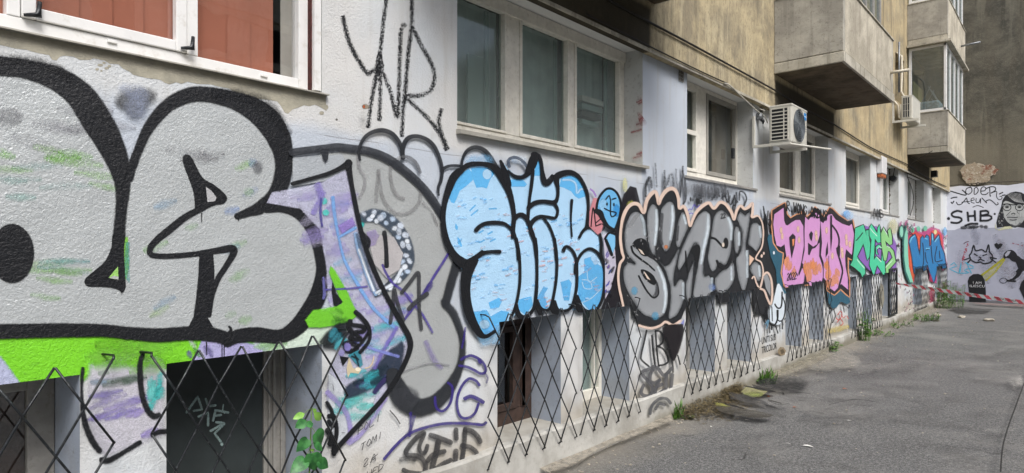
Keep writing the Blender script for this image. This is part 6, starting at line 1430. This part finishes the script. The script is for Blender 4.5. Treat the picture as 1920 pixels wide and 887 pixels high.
# cables
def cable(label, pts, r, mat, name='cable'):
    q = cr([tuple(p) for p in pts], False, .25) if False else None
    pp = []
    n = len(pts)
    for i in range(n - 1):
        p = [pts[max(i - 1, 0)], pts[i], pts[i + 1], pts[min(i + 2, n - 1)]]
        for j in range(8):
            t = j / 8; pp.append(tuple(.5 * ((2 * b) + (-a + c) * t + (2 * a - 5 * b + 4 * c - e) * t * t + (-a + 3 * b - 3 * c + e) * t ** 3) for a, b, c, e in zip(*p)))
    pp.append(pts[-1])
    o = MB().tube(pp, r, 6).build(name, M[mat], None, smooth=True, loc=pts[0]); return tag(o, label, 'cable')
cable('long sagging black cable along the beige upper wall', [(.11, 3.6, 3.86), (.1, 4.7, 3.815), (.1, 6.14, 3.817), (.105, 8.46, 3.80), (.1, 9.8, 3.77), (.1, 11.2, 3.765), (.1, 13.7, 3.69), (.1, 15.6, 3.70), (.1, 17.6, 3.72), (.1, 19.4, 3.66), (.1, 21.3, 3.64), (.1, 23.8, 3.66)], .011, 'cable')
cable('thin white cable drooping from the cornice to the round fitting', [(.11, 6.9, 3.57), (.11, 7.05, 3.575), (.09, 7.4, 3.53), (.06, 7.9, 3.47), (.05, 8.15, 3.44), (.05, 8.32, 3.42), (.05, 8.42, 3.36)], .008, 'cable_w')
cable('loose grey wires running under the cornice by the near windows', [(.105, 4.2, 3.60), (.105, 5.3, 3.585), (.105, 6.3, 3.58), (.107, 7.0, 3.585)], .007, 'cable')
cable('thin black wire hanging from the small balcony past the far window', [(.6, 17.55, 4.0), (.12, 17.6, 3.7), (.02, 18.0, 3.5), (-.02, 18.9, 3.2), (-.03, 19.1, 2.9), (-.02, 18.6, 2.55)], .008, 'cable')
# round black fitting and small siren box
yf, zf = wall_pt(1428, 218, .06)
t = thing('wall_lamp', 'round dark fitting with cut wires beside the near air conditioner', 'wall fitting', (.0, yf, zf))
MB().tube([(.001, yf, zf), (.05, yf, zf), (.075, yf, zf)], [.05, .05, .03], 14).build('housing', M['steel_worn'], t, smooth=False, bevel=.003)
MB().tube([(.05, yf, zf - .03), (.08, yf + .01, zf - .07), (.07, yf + .02, zf - .1)], [.025, .02, .008], 8).build('socket', M['steel'], t)
MB().tube([(.075, yf - .02, zf + .02), (.11, yf - .03, zf + .06), (.05, yf - .06, zf + .09)], .006, 6).build('wire', M['cable_w'], t)
yb_, zb_ = wall_pt(1653, 316, .05)
t = thing('alarm_siren', 'small white alarm box with an orange base under the cornice', 'alarm box', (.0, yb_, zb_))
MB().box(.002, .11, yb_ - .22, yb_ + .22, zb_ - .12, zb_ + .24).build('cover', M['white'], t, bevel=.015)
MB().box(.004, .10, yb_ - .2, yb_ + .2, zb_ - .20, zb_ - .121).build('beacon', M['orange'], t, bevel=.02)
yb_, zb_ = wall_pt(1675, 332, -.02)
t = thing('cable_socket', 'small black plug on a looped wire in the reveal of the far window', 'socket', (-.05, yb_, zb_))
MB().tube([(-.09, 17.05, zb_), (-.09, 16.9, zb_)], .07, 10).build('plug', M['steel'], t); MB().tube([(-.09, 16.95, zb_ + .05), (-.05, 16.93, zb_ + .28), (.0, 17.1, zb_ + .42), (.02, 17.6, zb_ + .42)], .012, 6).build('wire', M['cable'], t)
yb_, zb_ = wall_pt(1703, 0, .1)
# black junction box under the small balcony
o = MB().box(.083, .22, 21.0, 21.2, 3.72, 3.9).build('junction_box', M['steel'], None, bevel=.01, loc=(.083, 21.0, 3.72)); tag(o, 'black box on the wall just past the small balcony', 'junction box')
# rusty bolt and nails near the first window
yb_, zb_ = wall_pt(674, 203); t = P = Paint(); P.blob(674, 203, 6, 4, '8a7f6c', .9, 1.5); P.blob(671, 203, 2, 2.5, 'a5552c', .95, 1); P.blob(620, 227, 2, 2, '5b5a55', .9, .5); P.build('rust_spot', M['worn'], BLD, 'rusty chipped hole in the plaster beside the first window')
# plaster damage by the stencil
P = Paint(); P.fill([(1451, 655), (1455, 650), (1461, 651), (1465, 657), (1463, 664), (1455, 666), (1450, 661)], '8a7b62', 1, .6); P.fill([(1455, 656), (1460, 654), (1463, 660), (1457, 663)], '5e5341', .9, .6)
P.fill([(1645, 530), (1650, 536), (1652, 560), (1649, 578), (1645, 570), (1643, 545)], '8f8b7c', .95, 1); P.build('broken_plaster', M['worn'], BLD, 'small holes of broken plaster low on the far piers')
# end wall foot: rubble strip
# barrier tape
def tape():
    a = Vector((.06, 15.9, .96)); b = Vector((2.39, 14.8, .745)); d = b - a; L = 1.75
    ts = thing('barrier_tape', 'red and white police barrier tape tied to the framed grille and stretched across the alley', 'barrier tape', a)
    n = 90; rows = []
    pos = lambda t: a + d * t + Vector((0, 0, -.02 * math.sin(min(t / L, 1) * pi)))
    mats = [simple('tape_white', 'e2e3e4', .45, .03, 5, .05), simple('tape_red', 'e4606c', .45, .03, 5, .05)]
    me = {0: MB(), 1: MB()}
    def pt(t, s):
        tw = .035 if t > .22 else .035 * (.35 + .65 * t / .22)
        ang = (1 - min(t / .25, 1)) * .6 + .12 * sin(t * 9)
        p = pos(t); return p + Vector((sin(ang) * .3, 0, cos(ang))) * s * tw
    per = .145
    k = 0; t = 0.0
    SH = .028
    while t < L:
        t1 = min(t + per / d.length * 1.0 * .62, L); m_ = me[k % 2]
        c = 3
        for i in range(c):
            u0 = t + (t1 - t) * i / c; u1 = t + (t1 - t) * (i + 1) / c
            m_.quad(pt(u0 + SH, -1), pt(u1 + SH, -1), pt(u1, 1), pt(u0, 1))
        t = t1; k += 1
    me[0].build('white_band', mats[0], ts); me[1].build('red_band', mats[1], ts)
    dn = d.normalized(); nrm = Vector((dn.y, -dn.x, 0)) 
    for k in range(5):
        t0 = .28 + k * .262 if True else 0
        p = pos(t0) + Vector((0, 0, -.012)) + nrm * .006
        p2 = pos(t0 + .18) + Vector((0, 0, -.012)); r_ = (p2 - pos(t0) - Vector((0, 0, -.012))).normalized()
        text_mesh('printed_words', 'POLITIA LOCALA', .052, simple('tape_print', '3a2226', .6) if k == 0 else bpy.data.materials['tape_print'], ts, p, r_, (0, 0, 1), .95)
tape()

# ------------------------------------------------------------------ plants
def leaf(mb, base, d, nrm, L, W, mi=0, fold=.25, heart=False):
    base, d, nrm = Vector(base), Vector(d).normalized(), Vector(nrm).normalized()
    s = d.cross(nrm).normalized(); nrm = s.cross(d)
    prof = [(0, .0), (.0 if not heart else -.10, .55), (.10, .9), (.3, 1.0), (.55, .82), (.8, .42), (1.0, 0.0)] if heart else [(0, .05), (.2, .7), (.45, 1.0), (.7, .75), (.9, .3), (1, 0)]
    vs, fs = [], []
    for t, w_ in prof:
        c = base + d * L * max(t, 0) + nrm * (-(max(t, 0) ** 2) * L * .22)
        e = base + d * L * t + nrm * (-(max(t, 0) ** 2) * L * .22)
        vs += [e - s * W * w_ + nrm * W * w_ * fold, c, e + s * W * w_ + nrm * W * w_ * fold]
    for i in range(len(prof) - 1):
        o = i * 3; fs += [(o, o + 1, o + 4, o + 3), (o + 1, o + 2, o + 5, o + 4)]
    mb.add(vs, fs, mi)
def on_plane(px, py, x):
    y, z = wall_pt(px, py, x); return Vector((x, y, z))
pl = thing('broadleaf_plant', 'young plant with large heart-shaped green leaves in front of the second grille', 'plant', (.16, 1.73, .0))
st = MB(); pts = [on_plane(581, 1100, .15), on_plane(580, 960, .16), on_plane(580, 887, .17), on_plane(582, 840, .17), on_plane(583, 800, .16), on_plane(584, 766, .15)]
st.tube([(pts[0].x, pts[0].y, 0)] + pts, [.006, .005, .0045, .004, .0035, .003, .002], 7)
LV = [(560, 777, -1.0, .15, 22, 7, 1, 0), (598, 783, .85, .9, 26, 8, 1, 0), (591, 772, .5, .6, 14, 5, 1, 0), (564, 792, -.9, .3, 22, 10, 0, 0), (578, 793, -.8, -.1, 18, 7, 0, 0), (601, 824, .6, .8, 32, 15, 0, 1), (567, 833, -.75, .7, 27, 11, 0, 1), (596, 838, .7, .7, 24, 8, 0, 0), (556, 868, -1.0, .35, 34, 14, 0, 1), (589, 868, .15, 1.0, 36, 16, 0, 1), (608, 873, .9, .7, 28, 11, 0, 1), (587, 845, .6, 0, 9, 2.5, 1, 0), (575, 905, -.4, .9, 34, 15, 0, 1), (604, 910, .7, .8, 34, 15, 0, 1), (560, 940, -.8, .6, 36, 16, 0, 1)]
lr = random.Random(3)
for i, (px, py, dx, dy, L, W, mi, hrt) in enumerate(LV):
    n_ = math.hypot(dx, dy); dx, dy = dx / n_, dy / n_
    c = on_plane(px - dx * L / 2, py - dy * L / 2, .18 + lr.uniform(-.02, .04)); s_ = .00285
    mb = MB(); leaf(mb, c, (lr.uniform(-.1, .35), dx, -dy), (1, -.35 + lr.uniform(-.3, .3), .45 + lr.uniform(-.2, .3)), L * s_, W * s_, 0, .18, bool(hrt))
    o = mb.build('leaf', M['leaf_y'] if mi else M['leaf'], pl, smooth=True)
    sb = o.modifiers.new('sub', 'SUBSURF'); sb.levels = 1; sb.render_levels = 2
    j = min(pts, key=lambda p: (p - c).length); st.tube([j, (j + c) / 2 + Vector((0, 0, .004)), c], .0014, 5)
st.build('stem', M['stem'], pl, smooth=True)
def weed(label, px, py, rad, h, n, seed, mat='weed', name='weed_clump', kind='broad', group=None, z=0.0, base=None):
    r = random.Random(seed); x, y = base if base else ground_pt(px, py)
    mb = MB()
    for _ in range(n):
        a = r.uniform(0, 2 * pi); q = rad * sqrt(r.random()); bx, by = x + q * cos(a), y + q * sin(a) * 1.3
        if bx < .07: bx = .07 + r.random() * .05
        hh = h * r.uniform(.4, 1.0)
        if kind == 'grass':
            leaf(mb, (bx, by, z), (r.uniform(-.4, .5), r.uniform(-.5, .5), 1), (r.uniform(-1, 1), r.uniform(-1, 1), .3), hh, .006 + .003 * r.random(), 0, .3)
        else:
            top = Vector((bx + r.uniform(-.05, .08), by + r.uniform(-.08, .08), z + hh))
            for k in range(r.randint(3, 6)):
                c = Vector((bx, by, z)).lerp(top, r.uniform(.2, 1.0)); a2 = r.uniform(0, 2 * pi)
                leaf(mb, c, (cos(a2), sin(a2), r.uniform(-.2, .6)), (r.uniform(-.3, .3), r.uniform(-.3, .3), 1), r.uniform(.03, .075) * (h / .25) ** .3, r.uniform(.012, .026), 0, .15)
            mb.tube([(bx, by, z), top], .003, 4)
    o = mb.build(name, M[mat], None, loc=(x, y, z)); tag(o, label, 'weed', group)
    return o
G_ = 'weeds growing at the foot of the plinth'
weed('small tuft of bright grass at the plinth beside the grey arch tag', 1263, 785, .05, .22, 26, 1, kind='grass', group=G_)
weed('single low green seedling beside the heap of dead roots', 1290, 786, .03, .06, 3, 2, group=G_)
weed('wispy green clump below the stencilled slogan', 1430, 715, .16, .22, 40, 3, kind='grass', group=G_)
weed('low leafy clump behind the dark patch of asphalt', 1437, 718, .12, .09, 14, 4, group=G_)
weed('small weed on bare soil by the pink lettering grille', 1556, 660, .12, .20, 14, 5, group=G_)
weed('tall leafy weed standing against the far grille', 1627, 634, .10, .62, 26, 6, group=G_, base=(.16, 13.1))
weed('low yellow-green weeds following the tall one', 1648, 624, .22, .13, 18, 7, group=G_, base=(.2, 14.0))
weed('sparse weeds along the plinth before the framed grille', 1690, 608, .35, .13, 20, 8, group=G_, base=(.17, 15.9))
weed('rounded dark green weed out on the asphalt', 1728, 603, .3, .20, 46, 9, group=G_, base=(.42, 17.6))
weed('big dark bush of weeds in the far corner by the end wall', 1765, 580, .34, .80, 90, 10, group=G_, base=(.4, 21.9))
# heap of dead roots and moss (uncountable)
r = random.Random(77); mb = MB()
for _ in range(2600):
    t = r.random(); yy = 5.85 + t * 1.6 + r.uniform(-.1, .1); wmax = .42 * sin(min(1, t * 1.15 + .12) * pi) + .07
    xx = .07 + abs(r.gauss(0, .45)) * wmax; zz = max(0, .12 * (1 - (xx - .07) / (wmax + .05))) * r.random()
    a = r.uniform(0, 2 * pi); leaf(mb, (xx, yy, zz), (cos(a), sin(a), r.uniform(-.1, .5)), (0, 0, 1), r.uniform(.02, .06), r.uniform(.003, .008), 0, .1)
tag(mb.build('dead_roots', M['weed_dry']), 'brown mat of dead roots and dry litter heaped against the plinth', 'plant litter', kind='stuff')
# moss patches, stains, repairs on the asphalt (paint-thin sheets)
P = Paint(mp=m_ground, base=.003)
P.fill([(1428, 722), (1450, 719), (1480, 720), (1508, 724), (1512, 731), (1500, 736), (1470, 737), (1440, 734), (1425, 729)], '2a2a2a', .62, 7, True)
P.fill([(1410, 730), (1455, 744), (1440, 747), (1415, 738)], '2b2a29', .8, 1.5); P.fill([(1365, 745), (1390, 752), (1420, 757), (1440, 768), (1400, 762), (1372, 757)], '3c3b3a', .7, 3)
P.fill([(1390, 745), (1400, 735), (1420, 741), (1438, 744), (1428, 752), (1400, 750)], '8a8860', .8, 2); P.fill([(1394, 749), (1410, 746), (1430, 747), (1430, 753), (1408, 753)], '848d4e', .5, 2)
P.fill([(1340, 765), (1352, 768), (1368, 773), (1360, 776), (1346, 772)], '9a9a4e', .7, 2)
P.fill([(1340, 772), (1370, 775), (1420, 783), (1450, 790), (1430, 795), (1390, 790), (1352, 782)], '47433a', .75, 3)
P.stroke([(1440, 760, 1), (1450, 763, 2), (1465, 767, 1.5)], 2, '1c1b1a', 1, .5); P.stroke([(1395, 733, 1.5), (1420, 738, 2), (1450, 744, 1)], 2, '1c1b1a', 1, .5); P.stroke([(1360, 768, 1.5), (1380, 773, 3), (1395, 777, 1)], 2, '1c1b1a', 1, .5)
P.fill([(1515, 690), (1540, 676), (1580, 674), (1605, 684), (1600, 692), (1570, 694), (1540, 697)], 'a5a196', .4, 9, True); P.fill([(1440, 704), (1500, 682), (1540, 668), (1560, 672), (1500, 698), (1460, 710)], 'a09a88', .4, 9)
P.fill([(1780, 582), (1800, 580), (1860, 584), (1850, 588), (1800, 588)], '3f3e3c', .7, 2.5); P.fill([(1820, 571), (1925, 576), (1925, 579), (1840, 574)], '7c5f5a', .5, 1)
P.fill([(1060, 862), (1120, 835), (1200, 805), (1255, 788), (1260, 800), (1200, 822), (1120, 855), (1080, 880), (1030, 900), (1010, 890)], 'a19a8c', .65, 6)
P.fill([(1895, 722), (1912, 716), (1918, 728), (1902, 734)], 'a09e98', .4, 7)
streaks(P, (1350, 650, 1900, 880), 60, ['3f3e3c', '4a4947', '9a9892', '8d8b86'], (3, 9), (30, 120), .12, -.06, 6, 61)
P.build('asphalt_stains', mat_paint('ground_stain', .9, .35, bump=.5, grain=1.6, blot=3.2), None, None, False)['kind'] = 'structure'
P = Paint(mp=m_ground, base=.003); P.stroke([(1876, 900, 3), (1879, 860, 2.6), (1884, 835, 2.2), (1893, 805, 2.2), (1902, 780, 2), (1910, 757, 1.8), (1918, 735, 1.5), (1930, 700, 1.3), (1945, 660, 1.1)], 3, '252423', .95, .8)
for q in ([(1440, 762), (1460, 770), (1478, 768)], [(1555, 770), (1600, 760), (1640, 764)], [(1480, 745), (1520, 748)]): P.stroke(q, .8, '2a2928', .7, .4)
P.build('asphalt_crack', mat_paint('crack_dark', .95, 0), None, None, False)['kind'] = 'structure'
# stones and litter
def stone(label, px, py, sz, seed, mat='stone', flat=.5, name='stone', cat='stone', group=None):
    r = random.Random(seed); x, y = ground_pt(px, py); bm = bmesh.new(); bmesh.ops.create_icosphere(bm, subdivisions=2, radius=sz)
    for v in bm.verts: v.co *= r.uniform(.75, 1.15); v.co.z *= flat; v.co.y *= 1.2
    me = bpy.data.meshes.new(name); bm.to_mesh(me); bm.free(); me.materials.append(M[mat]); o = bpy.data.objects.new(name, me); C.objects.link(o)
    o.location = (x, y, sz * flat * .6); return tag(o, label, cat, group)
SG = 'loose stones on the asphalt'
stone('pale stone farthest left in the alley, near the bush', 1757, 593, .09, 1, group=SG)
stone('small flat stone just below the leftmost pale one', 1755, 602, .07, 2, flat=.35, group=SG)
stone('round pale stone alone in front of the cat drawing', 1803, 596, .08, 3, group=SG)
stone('largest pale block on the asphalt under the tombstone drawing', 1854, 602, .11, 4, flat=.4, group=SG)
M['scrap'] = simple('white_paper', 'd9d8d2', .8, .05); M['orange_leaf'] = simple('orange_leaf', 'b86a3c', .8, .15, 20)
def scrap(label, px, py, L, W, seed, mat='scrap', name='paper_scrap', cat='litter', group='litter on the asphalt'):
    r = random.Random(seed); x, y = ground_pt(px, py); mb = MB(); a = r.uniform(0, pi); leaf(mb, (x, y, .008), (cos(a), sin(a), .12), (0, 0, 1), L, W, 0, .2)
    return tag(mb.build(name, M[mat], None, loc=(x, y, .0)), label, cat, group)
scrap('largest white paper scrap on the near asphalt', 1505, 837, .09, .02, 1); scrap('thin white sliver left of the largest scrap', 1483, 834, .06, .006, 2)
scrap('small white scrap further up the asphalt', 1588, 790, .05, .012, 3); scrap('tiny white scrap near the pale mossy patch', 1396, 789, .06, .012, 4); scrap('flat white flake in front of the heap of roots', 1333, 802, .045, .012, 5)
scrap('small orange leaf near the long crack of the moss patch', 1366, 757, .05, .015, 6, 'orange_leaf', 'dry_leaf', 'leaf', 'fallen leaves'); scrap('orange leaf right of the moss patch', 1487, 765, .05, .015, 7, 'orange_leaf', 'dry_leaf', 'leaf', 'fallen leaves'); scrap('pale brown leaf on open asphalt', 1580, 730, .06, .018, 8, 'orange_leaf', 'dry_leaf', 'leaf', 'fallen leaves'); scrap('curled leaf by the puddle-dark patch', 1440, 745, .06, .02, 9, 'orange_leaf', 'dry_leaf', 'leaf', 'fallen leaves')
r = random.Random(50); mb = MB()
for _ in range(700):
    if r.random() < .55: x, y = .08 + abs(r.gauss(0, .18)), r.uniform(3.5, 24)
    else: x, y = r.uniform(.1, 7), 3.0 + 21 * r.random() ** 1.3
    s_ = r.uniform(.003, .009) * (1 + y * .03); vs = [(x + s_ * r.uniform(.7, 1.2) * cx, y + s_ * r.uniform(.7, 1.2) * cy, .002 + s_ * cz * .8) for cx in (-1, 1) for cy in (-1, 1) for cz in (0, 1)]
    mb.add(vs, [(0, 1, 3, 2), (4, 6, 7, 5), (0, 4, 5, 1), (2, 3, 7, 6), (1, 5, 7, 3)], 0)
tag(mb.build('grit', M['stone']), 'pale grit and crumbs scattered over the asphalt', 'grit', kind='stuff')
